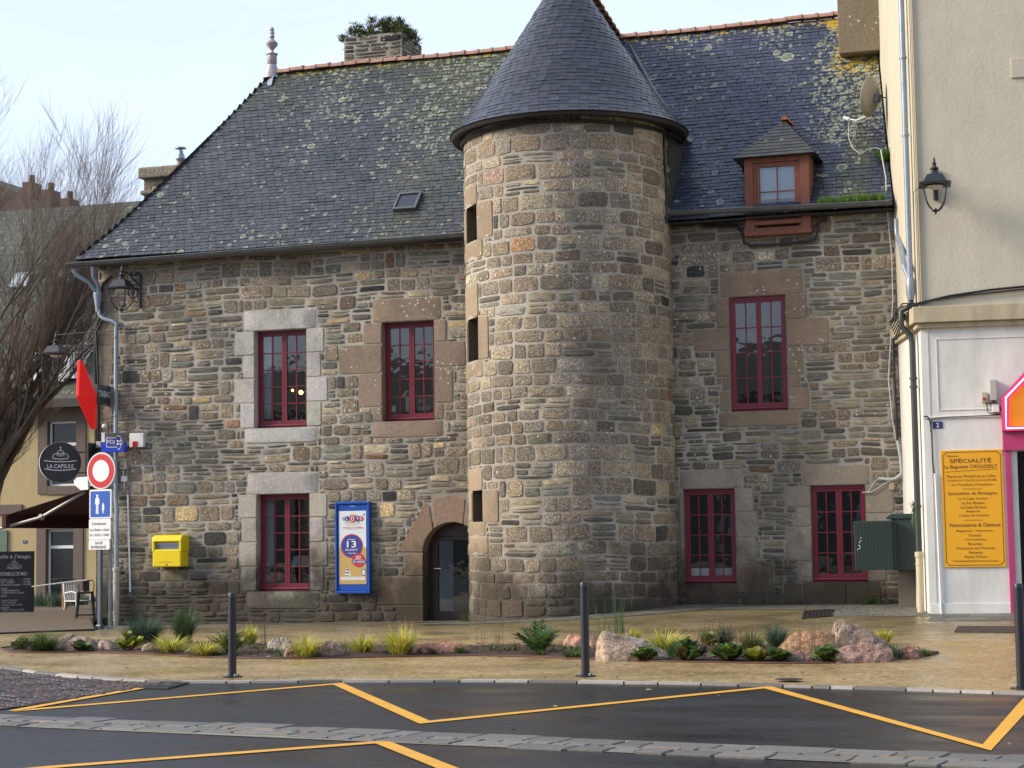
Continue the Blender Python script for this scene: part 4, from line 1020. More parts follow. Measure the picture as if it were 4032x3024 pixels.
# drain covers and mat grating
def grate(name, label, corners, n, col, cat='drain cover', z=.02):
    b = MB(); b.col = (*col, 1); c = [Vector(p) for p in corners]
    for k in range(n):
        t0, t1 = k/n, (k+.55)/n; P = [c[0].lerp(c[1], t0), c[0].lerp(c[1], t1), c[3].lerp(c[2], t1), c[3].lerp(c[2], t0)]
        b.prism([(p.x, p.y, p.z+z) for p in P], (0, 0, -.015))
    for t0, t1 in ((0, .06), (.47, .53), (.94, 1)):
        P = [c[0].lerp(c[3], t0), c[1].lerp(c[2], t0), c[1].lerp(c[2], t1), c[0].lerp(c[3], t1)]; b.prism([(p.x, p.y, p.z+z+.002) for p in P], (0, 0, -.017))
    P = c; b.poly([(p.x, p.y, p.z+z-.012) for p in P])
    o = b.build(name, M_ATTR, None, loc=c[0], label=label, category=cat); return o
grate('drain_grate', 'dark iron drain grate between the cobbles and the road edge', [G(540, 2712), G(660, 2716), G(745, 2694), G(640, 2690)], 12, (.03, .03, .032), z=.02)
grate('floor_grating', 'grey ribbed grating set in the pavement before the pink shop door', [G(3757, 2494), G(4010, 2496), G(4010, 2472), G(3772, 2470)], 30, (.055, .05, .05), 'grating', z=.03)
grate('gutter_grate', 'narrow rusty drain slot in the grey pavers below the right windows', [G(3156, 2412), G(3280, 2408), G(3282, 2400), G(3165, 2402)], 8, (.02, .017, .015), z=.03)
b = MB(); p = G(3108, 2688); b.lathe([(.14, 0), (.15, .004), (0, .005)], (p.x, p.y, .034), 20); b.build('valve_cover', M_IRON, None, loc=p, label='small round iron cover in the pavement near the kerb', category='cover')

# ================================================================== PLANTING BED
near = [(3, 2561), (38, 2574), (120, 2576), (253, 2574), (400, 2576), (570, 2581), (715, 2589), (950, 2598), (1200, 2599), (1400, 2595), (1650, 2589), (1900, 2587), (2123, 2592), (2376, 2605), (2700, 2612), (3014, 2618), (3182, 2618), (3441, 2613), (3600, 2598), (3690, 2580)]
far = [(3, 2556), (60, 2548), (250, 2538), (500, 2536), (800, 2540), (1050, 2545), (1400, 2548), (1900, 2549), (2300, 2546), (2700, 2544), (3100, 2545), (3400, 2552), (3600, 2566), (3695, 2576)]
NP = [G(*p) for p in near]; FP = [G(*p) for p in far]
def along(P, t):
    k = t*(len(P)-1); i = min(int(k), len(P)-2); return P[i].lerp(P[i+1], k-i)
def atx(P, x):
    for a, c in zip(P, P[1:]):
        if a.x <= x <= c.x: return a.y+(c.y-a.y)*(x-a.x)/(c.x-a.x)
    return P[0].y if x < P[0].x else P[-1].y
x0b, x1b = max(NP[0].x, FP[0].x), min(NP[-1].x, FP[-1].x)
b = MB(); rows = []
for x in rng_(x0b, x1b, 130):
    a, c = atx(NP, x), atx(FP, x); r_ = []
    for j in range(19):
        t = j/18; y = a+(c-a)*t; e = min(t, 1-t)
        z = .030*min(1, e*12) + (.035*noise.noise(Vector((x*1.3, y*1.3, 0)))+.025*noise.noise(Vector((x*6, y*6, 1)))+.012*noise.noise(Vector((x*15, y*15, 1))))*min(1, e*6)+.014
        r_.append(b.vert((x, y, max(z, .013)+gz(x, y))))
    rows.append(r_)
for A, B in zip(rows, rows[1:]):
    for j in range(18): b.face((A[j], B[j], B[j+1], A[j+1]))
structure(b.build('soil', M_SOIL, None, smooth='all', fixn=False))
b = MB()
for P in (NP, FP):
    pts = [(p.x, p.y, .020+gz(p.x, p.y)) for p in P]; b.tube(pts, .012, 5)
structure(b.build('bed_edging', pm('steel_edging', (.10, .035, .02), .7), None, smooth=True))
bm_ = MB(); rk = random.Random(19)                     # loose bark chips
for k in range(2600):
    x = rk.uniform(x0b+.3, x1b-.2); a, c = atx(NP, x), atx(FP, x); y = rk.uniform(a+.04, c-.04); an = rk.uniform(0, pi); L = rk.uniform(.015, .045); w_ = L*.4; z = .05+gz(x, y)+rk.uniform(-.01, .03)
    q = rk.uniform(.5, 1.6); cc = rk.choice([(.06, .03, .02), (.09, .05, .03), (.04, .025, .02)]); bm_.col = (cc[0]*q, cc[1]*q, cc[2]*q, 1); tz = rk.uniform(-.02, .02)
    bm_.poly([(x+cos(an)*L, y+sin(an)*L, z+tz), (x-sin(an)*w_, y+cos(an)*w_, z+.006), (x-cos(an)*L, y-sin(an)*L, z-tz), (x+sin(an)*w_, y-cos(an)*w_, z)])
bm_.build('bark_chips', M_PLANT, None, fixn=False, kind='stuff', label='loose dark bark chips scattered over the planting bed', category='bark mulch')

def rock(label, x0, y0, x1, y1, seed, col=(.36, .215, .165), depth=.7, sil=None, by=None, group='boulders in the planting bed'):
    """angular boulder: hull of an outline (fractions of its box, y up) with front and back shoulders, then roughened"""
    rr = random.Random(seed); c = G((x0+x1)/2, (by or y1)-4); k = pxm(c); w = (x1-x0)/k; h = (y1-y0)/k; dp = w*depth*.5
    sil = sil or [(0, .0), (rr.uniform(0, .05), rr.uniform(.4, .6)), (rr.uniform(.12, .3), rr.uniform(.8, 1.0)), (rr.uniform(.45, .6), 1.0), (rr.uniform(.7, .85), rr.uniform(.7, .95)), (rr.uniform(.94, 1), rr.uniform(.3, .5)), (1, 0)]
    rgt = Vector((cos(YAW), sin(YAW), 0)); bk_ = Vector((-sin(YAW), cos(YAW), 0)); P = []
    for fx_, fy_ in sil:
        P.append(rgt*(fx_-.5)*w+Vector((0, 0, fy_*h)))
        P.append(rgt*((fx_-.5)*w*rr.uniform(.75, .92))+bk_*dp*rr.uniform(.5, .8)*(1.1-fy_*.5)+Vector((0, 0, fy_*h*rr.uniform(.55, .92))))
        P.append(rgt*((fx_-.5)*w*rr.uniform(.7, .9)+rr.uniform(-.04, .04)*w)-bk_*dp*rr.uniform(.55, .95)*(1.15-fy_*.75)+Vector((0, 0, fy_*h*rr.uniform(.45, .85))))
    P += [p-Vector((0, 0, .06)) for p in P if p.z < .03]
    bm = bmesh.new(); vs = [bm.verts.new(p) for p in P]; r_ = bmesh.ops.convex_hull(bm, input=vs)
    bmesh.ops.delete(bm, geom=[v for v in bm.verts if not v.link_faces], context='VERTS')
    for _ in range(2): bmesh.ops.bevel(bm, geom=list(bm.edges), offset=min(w, h)*(.05 if _ == 0 else .012), segments=1, profile=.5, affect='EDGES') if _ == 0 else None
    bmesh.ops.triangulate(bm, faces=bm.faces)
    for _ in range(4):
        L_ = [e for e in bm.edges if e.calc_length() > max(w, h)*.055]
        if not L_ or len(bm.verts) > 5000: break
        bmesh.ops.subdivide_edges(bm, edges=L_, cuts=1, use_grid_fill=False); bmesh.ops.triangulate(bm, faces=bm.faces)
    bm.normal_update(); b = MB(); sv = Vector((seed*3.1, 0, 0))
    for v in bm.verts:
        p = v.co+v.normal*(.04*h*noise.noise(v.co*2.5/h+sv)+.016*noise.noise(v.co*10+sv)+.009*noise.noise(v.co*26+sv))
        q = .9*(1+.45*noise.noise(v.co*5+sv)+.45*noise.noise(v.co*17+sv)); q = max(.35, q)
        b.col = (col[0]*q, col[1]*q, col[2]*q, 1); b.vert(c+bk_*dp*.55+p+Vector((0, 0, .02)))
    b.f = [tuple(v.index for v in f.verts) for f in bm.faces]; b.m = [0]*len(b.f); bm.free()
    return b.build('boulder', M_ROCK, None, loc=c, smooth=True, label=label, category='boulder', group=group)
PKR = (.30, .20, .155); ORR = (.36, .20, .10); GRR = (.30, .26, .19)
rock('rounded pink boulder at the back, left of the pair behind the green grass', 222, 2494, 308, 2548, 1, (.28, .20, .165), by=2556)
rock('wide rounded pink boulder in front, beside the low green grass tuft', 248, 2512, 382, 2573, 2, (.28, .20, .165))
rock('small pinkish boulder right of the wide rounded one', 380, 2524, 452, 2574, 3, (.33, .23, .19))
rock('low boulder half hidden behind the leftmost yellow sedge', 555, 2540, 612, 2580, 4, (.25, .17, .13))
rock('small reddish boulder behind the second yellow sedge', 800, 2528, 845, 2578, 23, (.26, .15, .12))
rock('flat grey-tan boulder on the bare mulch', 1044, 2528, 1170, 2582, 5, GRR, by=2574)
rock('small pink boulder left of the sedge by the leaning pink one', 1116, 2552, 1185, 2598, 6, (.38, .22, .17))
rock('upright pink granite boulder right of the middle sedge', 1234, 2525, 1356, 2596, 7, PKR, depth=.6)
rock('long flat red slab in the middle of the bed', 1625, 2540, 1866, 2584, 8, (.33, .155, .11), depth=.35)
rock('orange-pink boulder behind the horsetail stems', 2214, 2506, 2384, 2566, 9, (.38, .20, .13), by=2568)
rock('large sloping pink boulder by the middle bollard', 2344, 2484, 2600, 2610, 10, (.34, .25, .18), depth=.5, sil=[(0, 0), (.02, .55), (.13, .98), (.22, .95), (.55, .6), (.85, .22), (1, 0)])
rock('long grey-pink slab leaning behind the large sloping boulder', 2450, 2505, 2670, 2608, 11, (.27, .23, .20), depth=.35, sil=[(0, 0), (.0, .9), (.1, .98), (.6, .55), (.95, .1), (1, 0)])
rock('broad orange boulder left of the stacked pair', 3054, 2496, 3300, 2594, 12, ORR, depth=.6, by=2590, sil=[(0, 0), (.06, .3), (.25, .75), (.42, 1), (.75, .95), (1, .8), (1, 0)])
rock('tilted pink boulder topmost of the right-hand pile', 3272, 2458, 3525, 2590, 13, (.32, .225, .16), depth=.5, by=2575, sil=[(.04, 0), (0, .3), (.07, .95), (.14, 1), (.35, .92), (.62, .62), (.97, .25), (1, 0)])
rock('long reddish boulder in front at the foot of the pile', 3284, 2545, 3524, 2618, 14, (.29, .18, .14), depth=.45, sil=[(0, 0), (.02, .6), (.12, .85), (.4, 1), (.8, .98), (1, .75), (1, 0)])
rock('low red boulder at the right tip of the bed', 3510, 2553, 3625, 2604, 15, (.33, .16, .11), depth=.6)
rock('small dark boulder below the broad orange one', 3085, 2574, 3225, 2616, 16, (.20, .13, .10), depth=.5)

def blades(b, c, n, h, sp, cols, w=.009, droop=.5, seed=1, up=.5, rr=.12):
    r = random.Random(seed); c = Vector(c)
    for k in range(n):
        a = r.uniform(0, 2*pi); p = c+Vector((cos(a), sin(a), 0))*r.uniform(0, rr); L = h*r.uniform(.55, 1.15); q = r.random()**up
        out = Vector((cos(a+r.uniform(-.5, .5)), sin(a+r.uniform(-.5, .5)), 0)); col = r.choice(cols); s = r.uniform(.75, 1.25); b.col = (col[0]*s, col[1]*s, col[2]*s, 1)
        side_ = out.cross(Vector((0, 0, 1))); prev = None; ww = w*r.uniform(.7, 1.3); dr_ = droop*r.uniform(.5, 1.5)
        for i in range(5):
            t = i/4; pos = p+out*sp*q*(t**1.4)+Vector((0, 0, L*(t-dr_*q*t*t*t))); hw = ww*(1-t)**.7*.5+.0006
            cur = (b.vert(pos-side_*hw), b.vert(pos+side_*hw))
            if prev: b.face((prev[0], prev[1], cur[1], cur[0]))
            prev = cur
YL = [(.50, .46, .05), (.62, .55, .09), (.38, .40, .05), (.68, .62, .22), (.25, .30, .04)]
GB = [(.055, .10, .055), (.08, .14, .085), (.10, .15, .11), (.045, .085, .035)]
GD = [(.045, .095, .02), (.065, .13, .03), (.09, .15, .035), (.11, .12, .05)]
def clump(name, label, cat, x0, y0, x1, y1, cols, n=130, w=.011, droop=.45, group=None, seed=1, rr=None, lift=0):
    c = G((x0+x1)/2, y1-2); k = pxm(c); W_ = (x1-x0)/k; H = (y1-y0)/k
    b = MB(); blades(b, c+Vector((0, .1, .01+lift)), int(n*1.5), H*1.18, W_*.7, cols, w*1.15, droop, seed, rr=rr or W_*.2)
    o = b.build(name, M_PLANT, None, loc=c, fixn=False, label=label, category=cat)
    if group: o['group'] = group
    return o
SG = 'yellow sedges in the planting bed'
for i, (bx_, lab) in enumerate((((570, 2507, 745, 2583), 'leftmost yellow sedge, in front of the big blue-green grass'),
    ((712, 2530, 878, 2592), 'low spreading yellow sedge left of the first bollard'),
    ((936, 2470, 1008, 2556), 'upright yellow sedge just behind the first bollard'),
    ((1118, 2510, 1266, 2599), 'yellow sedge between the small pink and the upright pink boulder'),
    ((1350, 2500, 1484, 2588), 'yellow sedge right of the upright pink boulder'),
    ((1478, 2470, 1650, 2590), 'tallest yellow sedge, at the left end of the long red slab'),
    ((2456, 2482, 2520, 2540), 'small yellow sedge at the back of the sloping boulder'),
    ((2534, 2488, 2696, 2582), 'wide yellow sedge behind the round-leaved plants'),
    ((3444, 2484, 3516, 2545), 'small pale yellow sedge behind the tilted pink boulder'))):
    clump('yellow_sedge', lab, 'sedge', *bx_, YL, n=210, w=.013, droop=.5, group=SG, seed=100+i)
GG = 'green grasses in the planting bed'
for i, (bx_, lab, cols, n) in enumerate((((60, 2494, 250, 2574), 'low green grass tuft at the left tip of the bed', GD, 380),
    ((465, 2440, 655, 2540), 'big weeping blue-green grass in front of the downpipe', GB, 650),
    ((650, 2400, 775, 2545), 'tall dark green grass clump beside the blue-green one', GB+GD, 420),
    ((1660, 2548, 1720, 2588), 'tiny green tuft in front of the long red slab', GD, 60),
    ((1768, 2542, 1840, 2586), 'small green tuft near the right end of the red slab', GD, 80),
    ((1555, 2545, 1630, 2588), 'dark green tuft under the tallest yellow sedge', GB, 90),
    ((2092, 2560, 2150, 2592), 'small tuft below the ferny shrub', GD, 60),
    ((2185, 2555, 2300, 2600), 'sparse green tuft left of the middle bollard', GD, 90),
    ((2360, 2560, 2410, 2604), 'small tuft in front of the sloping boulder', GD, 60),
    ((2805, 2466, 2895, 2560), 'spiky dark green grass behind the round-leaved plants', GB, 190),
    ((2898, 2490, 3010, 2590), 'loose brownish grass in the middle of the right half', GD+[(.20, .15, .07)], 220),
    ((2996, 2462, 3112, 2570), 'spiky dark green grass left of the broad orange boulder', GB, 260),
    ((3370, 2572, 3420, 2612), 'small tuft in front of the long reddish boulder', GD, 60),
    ((3498, 2545, 3560, 2606), 'dark strappy tuft at the right of the reddish boulder', GB, 90),
    ((3610, 2560, 3672, 2592), 'small green tuft at the right tip of the bed', GD, 80))):
    clump('grass_clump', lab, 'grass', *bx_, cols, n=n, w=.008, droop=.45, group=GG, seed=200+i)
def leafdisc(b, c, out, up_, r, cup, rr, n=9):
    out = out.normalized(); sd = out.cross(up_).normalized(); nv = sd.cross(out).normalized(); m = b.vert(c-nv*cup*r)
    ring = []
    for i in range(n):
        t = 2*pi*i/n; k = 1+.12*rr.uniform(-1, 1); ring.append(b.vert(c+out*r*1.15*cos(t)*k+sd*r*sin(t)*k+nv*rr.uniform(-.1, .1)*r))
    for i in range(n): b.face((m, ring[i], ring[(i+1) % n]))
def bergenia(label, x0, y0, x1, y1, seed, cols=((.055, .15, .04), (.08, .21, .06), (.13, .27, .09), (.04, .09, .03)), n=20):
    c = G((x0+x1)/2, y1-3); k = pxm(c); W_ = (x1-x0)/k; H = (y1-y0)/k; rr = random.Random(seed); b = MB(); c = c+Vector((0, W_*.2, 0))
    for i in range(int(n*2.2)):
        a = rr.uniform(0, 2*pi); q = rr.random()**.6; out = Vector((cos(a), sin(a), rr.uniform(-.2, 1.2))); p = c+Vector((cos(a)*q*W_*.42, sin(a)*q*W_*.3, .06+H*(1-q*.6)*rr.uniform(.3, 1.0)))
        col = rr.choice(cols); s = rr.uniform(.45, 1.3); b.col = (col[0]*s*1.5, col[1]*s, col[2]*s*.7, 1); R = rr.uniform(.032, .078)
        leafdisc(b, p, out, Vector((rr.uniform(-.5, .5), rr.uniform(-.8, .3), 1)), R, rr.uniform(.1, .35), rr)
        b.col = (.12, .07, .04, 1); b.tube([c+Vector((cos(a)*.03, sin(a)*.03, 0)), (c+p)/2+Vector((0, 0, .0)), p-Vector((0, 0, .01))], .006, 4)
    return b.build('round_leaved_plant', M_PLANT, None, loc=c, smooth='all', fixn=False, label=label, category='bergenia', group='round-leaved plants in the bed')
bergenia('yellow-green leafy plant left of the leftmost yellow sedge', 443, 2498, 552, 2576, 301, ((.20, .34, .05), (.32, .42, .06), (.12, .26, .06), (.10, .22, .09)), 22)
bergenia('small dark leafy plant before the wide rounded pink boulder', 268, 2545, 360, 2576, 302, ((.07, .15, .08), (.12, .2, .1), (.05, .09, .05)), 12)
bergenia('pale green leaves at the left tip of the bed', 40, 2520, 110, 2572, 303, ((.12, .2, .1), (.08, .15, .07)), 9)
bergenia('round-leaved plant before the long grey-pink slab', 2474, 2562, 2592, 2612, 304)
bergenia('dark round-leaved plant at the left of the dense group', 2616, 2535, 2782, 2614, 305, ((.04, .12, .05), (.07, .19, .07), (.06, .06, .03)), 34)
bergenia('large bright round-leaved plant in the middle of the dense group', 2790, 2546, 2940, 2616, 306, n=32)
bergenia('tall pair of big leaves behind the dark round-leaved plant', 2756, 2488, 2830, 2562, 307, ((.10, .24, .06), (.13, .3, .08), (.10, .06, .03)), 9)
bergenia('round-leaved plant left of the small dark boulder', 3006, 2572, 3124, 2618, 308, n=18)
bergenia('round-leaved plant in front of the long reddish boulder', 3190, 2570, 3330, 2618, 309, n=22)
bergenia('low yellow-green ground plant between the round-leaved plants', 2925, 2580, 3015, 2617, 310, ((.22, .3, .05), (.15, .24, .04)), 26)
def ferny(label, x0, y0, x1, y1, seed, n=16, cols=((.05, .13, .03), (.08, .18, .05), (.04, .10, .035), (.12, .2, .04)), ll=.055, cat='shrub'):
    c = G((x0+x1)/2, y1-4); k = pxm(c); W_ = (x1-x0)/k; H = (y1-y0)/k; rr = random.Random(seed); b = MB(); c = c+Vector((0, .15, 0))
    for i in range(n):
        a = rr.uniform(0, 2*pi); q = rr.random()**.5; out = Vector((cos(a), sin(a), 0)); L = H*rr.uniform(.6, 1.05)
        pts = [c+out*W_*.5*q*(t/7)**1.2+Vector((0, 0, L*(t/7)*(1-.35*q*(t/7)))) for t in range(8)]
        b.col = (.08, .07, .03, 1); b.tube(pts, .004, 3, cap=False)
        for j in range(2, 8):
            tg = (pts[j]-pts[j-1]).normalized(); sd = tg.cross(Vector((0, 0, 1))).normalized()
            for s in (-1, 1):
                col = rr.choice(cols); s2 = rr.uniform(.8, 1.3); b.col = (col[0]*s2, col[1]*s2, col[2]*s2, 1)
                for m in range(2):
                    p = pts[j-1].lerp(pts[j], m*.5+.2); e_ = p+(sd*s+tg*.5+Vector((0, 0, rr.uniform(-.2, .3)))).normalized()*ll*rr.uniform(.7, 1.2); w_ = tg*.013
                    b.face((b.vert(p-w_*.4), b.vert((p+e_)/2-w_), b.vert(e_), b.vert((p+e_)/2+w_)))
    return b.build('leafy_shrub', M_PLANT, None, loc=c, fixn=False, label=label, category=cat)
ferny('ferny green shrub standing in front of the tower', 1995, 2448, 2222, 2588, 401, 36, ll=.10)
ferny('small feathery shrub partly behind the first bollard', 790, 2462, 985, 2590, 402, 34, ((.10, .15, .03), (.06, .12, .03), (.22, .26, .05)), ll=.06)
def stems(name, label, x0, y0, x1, y1, n, col, seed, r=.006, cat='plant', br=0):
    c = G((x0+x1)/2, y1-2); k = pxm(c); W_ = (x1-x0)/k; H = (y1-y0)/k; rr = random.Random(seed); b = MB()
    for i in range(n):
        x = c.x+rr.uniform(-.5, .5)*W_*.7; y = c.y+rr.uniform(0, .25); L = H*rr.uniform(.5, 1.05); lx = rr.uniform(-.12, .12)*L; q = rr.uniform(.7, 1.3); b.col = (col[0]*q, col[1]*q, col[2]*q, 1)
        P = [Vector((x+lx*t*t, y, c.z+L*t)) for t in (0, .35, .7, 1)]; b.tube(P, [r, r*.8, r*.6, r*.25], 4)
        for j in range(br): t = rr.uniform(.3, .95); p = Vector((x+lx*t*t, y, c.z+L*t)); b.tube([p, p+Vector((rr.uniform(-.08, .08), rr.uniform(-.05, .05), rr.uniform(.04, .12)))], [r*.4, r*.15], 3)
    return b.build(name, M_PLANT, None, loc=c, fixn=False, label=label, category=cat)
stems('horsetail_plant', 'thin upright green horsetail stems around the middle bollard', 2316, 2368, 2420, 2590, 14, (.10, .17, .07), 501, .0055)
stems('horsetail_plant', 'tall thin green horsetail stems right of the middle bollard', 2395, 2330, 2475, 2500, 16, (.07, .13, .05), 502, .006)
stems('dead_stalk', 'dry brown stalk standing on the bare mulch', 1010, 2408, 1042, 2552, 4, (.12, .06, .035), 503, .004, br=8)
stems('dead_stalk', 'dry reddish stalks among the round-leaved plants', 2690, 2440, 2960, 2590, 26, (.14, .065, .035), 504, .0035, br=5)
stems('dead_stalk', 'sparse dry stalks left of the ferny shrub', 1850, 2440, 1985, 2585, 9, (.13, .08, .045), 505, .0035, br=4)
stems('dead_stalk', 'faint dry stalks before the broad orange boulder', 3105, 2430, 3250, 2600, 8, (.18, .10, .06), 506, .0028, br=4)
stems('dead_stalk', 'tall thin dry stem beside the tall dark grass', 676, 2352, 700, 2540, 2, (.08, .11, .05), 507, .004, br=0)
gc = MB(); rk = random.Random(37)
for k in range(150):
    x = rk.uniform(x0b+.4, x1b-.4); a, c = atx(NP, x), atx(FP, x); y = rk.uniform(a+.1, c-.1)
    if noise.noise(Vector((x*.8, y*.8, 4))) < -.12: continue
    blades(gc, (x, y, gz(x, y)+.03), rk.randint(8, 26), rk.uniform(.05, .17), rk.uniform(.05, .14), rk.choice((GD, GB, GD+[(.16, .10, .05)], [(.20, .24, .05), (.12, .17, .03)])), rk.choice((.008, .016, .022)), .5, k, rr=.06)
gc.build('ground_cover', M_PLANT, None, fixn=False, kind='stuff', label='low tangled ground cover between the plants of the bed', category='ground cover')
# weeds along the wall foot, leaves on the ground
wd = MB(); rk = random.Random(33)
for (x, y, n, h) in [(-9.0, -.15, 60, .3), (-8.6, -.15, 60, .25), (-8.1, -.12, 50, .22), (-7.4, -.08, 20, .12), (-6.2, -.08, 16, .1), (-5.2, -.08, 20, .12), (-3.2, -.08, 30, .16), (-2.4, -.08, 10, .08), (-.80, -.55, 90, .3), (-.66, -.95, 50, .2), (-4.4, -.08, 14, .1), (5.6, -.05, 20, .1), (6.9, -.08, 60, .35), (7.2, -.08, 40, .3), (7.0, -.06, 12, .1)]:
    blades(wd, (x, y, gz(x, y)), n, h, h*.8, GD, .012, .5, rk.randint(0, 999), rr=.14)
wd.build('weeds', M_PLANT, None, fixn=False, kind='stuff', label='small green weeds growing along the foot of the stone walls', category='weeds')
lf = MB()
for k in range(150):
    x, y = rk.uniform(-6, 11), rk.uniform(-22, -.5)
    if rk.random() < .4: y = rk.uniform(-16, -12.5)
    if kerbY(x)-.3 < y < kerbY(x)+.3: continue
    an = rk.uniform(0, pi); L = rk.uniform(.015, .04); c = rk.choice([(.35, .22, .10), (.22, .10, .04), (.5, .42, .3), (.10, .06, .03)]); lf.col = (*c, 1); z = gz(x, y)+.028
    lf.poly([(x+cos(an)*L, y+sin(an)*L, z), (x-sin(an)*L*.5, y+cos(an)*L*.5, z+.012), (x-cos(an)*L, y-sin(an)*L, z), (x+sin(an)*L*.5, y-cos(an)*L*.5, z+.003)])
lf.build('fallen_leaves', M_PLANT, None, fixn=False, kind='stuff', label='small dead leaves and crumbs scattered on pavement and road', category='leaves')

# ================================================================== BOLLARDS
def bollard(p, label, h=1.0):
    t = thing('bollard', label, 'bollard', p, 'dark grey steel bollards along the kerb')
    b = MB(); b.T = Matrix.Translation(p); b.lathe([(.046, .012), (.046, h-.075), (.042, h-.072), (.042, h-.060), (.046, h-.057), (.046, h-.01), (.040, h), (0, h)], (0, 0, 0), 24)
    b.build('post', M_IRON, t, smooth=True)
    b = MB(); b.T = Matrix.Translation(p); b.lathe([(.11, 0), (.11, .010), (.105, .012), (.05, .012)], (0, 0, 0), 24); b.build('base_plate', M_IRON, t, smooth=True)
    for i in range(4):
        a = pi/4+i*pi/2; b = MB(); b.T = Matrix.Translation(p); b.lathe([(.012, .012), (.012, .03), (.008, .036), (0, .036)], (.08*cos(a), .08*sin(a), 0), 6); b.build('bolt', pm('bright_steel', (.55, .56, .58), .3, .9) if not i else D.materials['bright_steel'], t)
    return t
for (x, y, yt), lab in zip(((915, 2671, 2342), (2306, 2668, 2300), (4024, 2718, 2306)), ('dark steel bollard at the left, before the mulch and the feathery shrub', 'dark steel bollard in the middle, in front of the sloping boulder', 'dark steel bollard at the right edge before the pink shop door')):
    p = G(x, y); p.z = .015; bollard(p, lab, (y-yt)/pxm(p))

# ================================================================== NEIGHBOURING SHOP BUILDING
KX = Vector((8.29, -2.45, 0)); th5 = radians(5.7)
FR = frame(KX, (sin(th5), -cos(th5), 0)); FRi = FR.inverted()
def fp(x, y, off=0.0):                                  # pixel -> local (s, z) on the shop front plane, off metres in front
    p = RP(x, y, FR @ Vector((0, -off, 0)), (sin(th5), -cos(th5), 0)); q = FRi @ p; return q.x, q.z
def frect(x0, y0, x1, y1, off=0.0):
    a, c = fp(x0, y0, off), fp(x1, y1, off); return a[0], c[0], c[1], a[1]
shop = thing('shop_building', 'cream rendered neighbouring building with a white ground floor and a pink shop front', 'building', KX)
sd = Vector((7.64-8.29, 2.45, 0)); SL = sd.length; sdn = sd.normalized(); JT = Vector((7.64, 0, 0)); so_n = Vector((-sdn.y, sdn.x, 0))  # pointing to -X
if so_n.x > 0: so_n = -so_n
far_pt = JT+Vector((-.167*10, 10, 0))
b = MB(); e0 = FR @ Vector((9, 0, 0)); bk = far_pt+Vector((9, 0, 0))
def wallring(z0, z1, off):
    a = KX+so_n*off+FR.to_3x3() @ Vector((0, -off, 0)); c = e0+FR.to_3x3() @ Vector((0, -off, 0)); d_ = far_pt+so_n*off; j_ = JT+so_n*off
    return [(d_.x, d_.y), (j_.x, j_.y), (a.x, a.y), (c.x, c.y), (bk.x, bk.y)]
def ringbox(b, z0, z1, off):
    P = wallring(z0, z1, off); b.prism([(x, y, z0) for x, y in P], (0, 0, z1-z0))
ringbox(b, 5.48, 16, 0.0); b.build('upper_wall', M_BUFF, shop)
b = MB(); ringbox(b, 5.20, 5.48, .13); ringbox(b, 5.11, 5.198, .07); b.build('cornice', pm('yellowed_stone', (.46, .40, .27), .8, var=.15, vs=3, bump=.3, dirt=.55), shop, bev=.01)
# lower wall with the door opening
b = MB()
dx_s = fp(4004, 1775)[0]; dz_t = fp(4004, 1775)[1]
b.T = FR; b.box(0, dx_s, 0, .3, -.3, 5.11); b.box(dx_s, 9, 0, .3, dz_t, 5.11); b.box(dx_s+1.7, 9, 0, .3, -.3, dz_t)
b.T = None
P2 = [KX+sdn*.0, far_pt]
b.prism([(KX.x, KX.y, -.3), (JT.x, JT.y, -.3), (far_pt.x, far_pt.y, -.3), (far_pt.x+.3, far_pt.y, -.3), (JT.x+.3, JT.y, -.3), ((FR @ Vector((.3, .3, 0))).x, (FR @ Vector((.3, .3, 0))).y, -.3)], (0, 0, 5.41))
b.build('lower_wall', M_WREN, shop)
b = MB(); b.T = FR
s0, s1, zb_, zt_ = frect(3684, 1339, 4090, 1602)
for q in ((s0, 5, zt_, zt_+.02), (s0, s0+.02, zb_, zt_), (s0, 5, zb_-.02, zb_)): b.box(q[0], q[1], -.012, 0, q[2], q[3])
b.box(-.01, .12, -.012, 0, .1, 5.1); zl = fp(3700, 1640)[1]; b.box(-.01, 1.3, -.03, 0, zl-.03, zl)
b.box(.02, dx_s-.16, -.02, 0, .0, .34)
b.build('wall_moulding', M_WREN, shop, bev=.004)
M_MAG = pm('magenta_paint', (.40, .045, .15), .4, var=.08)
b = MB(); b.T = FR; m0, m1, mz0, mz1 = frect(3956, 1775, 4004, 2433)
b.box(m0, m1-.0, -.05, .25, -.1, mz1); b.box(m1+1.7, m1+1.95, -.05, .25, -.1, mz1); b.box(m0-.03, m1+2, -.08, .25, mz1, mz1+.36)
sf = b.build('shop_front', M_MAG, shop, bev=.006, label='magenta painted shop front surround')
b = MB(); b.T = FR; b.box(m1+.10, m1+1.6, .22, .25, .05, mz1); b.build('door_glass', pm('dark_door', (.012, .011, .010), .15), sf)
b = MB(); b.T = FR; b.box(m1-.0, m1+.09, .12, .2, .05, mz1); b.build('door_frame', pm('brown_frame', (.06, .035, .02), .5), sf)
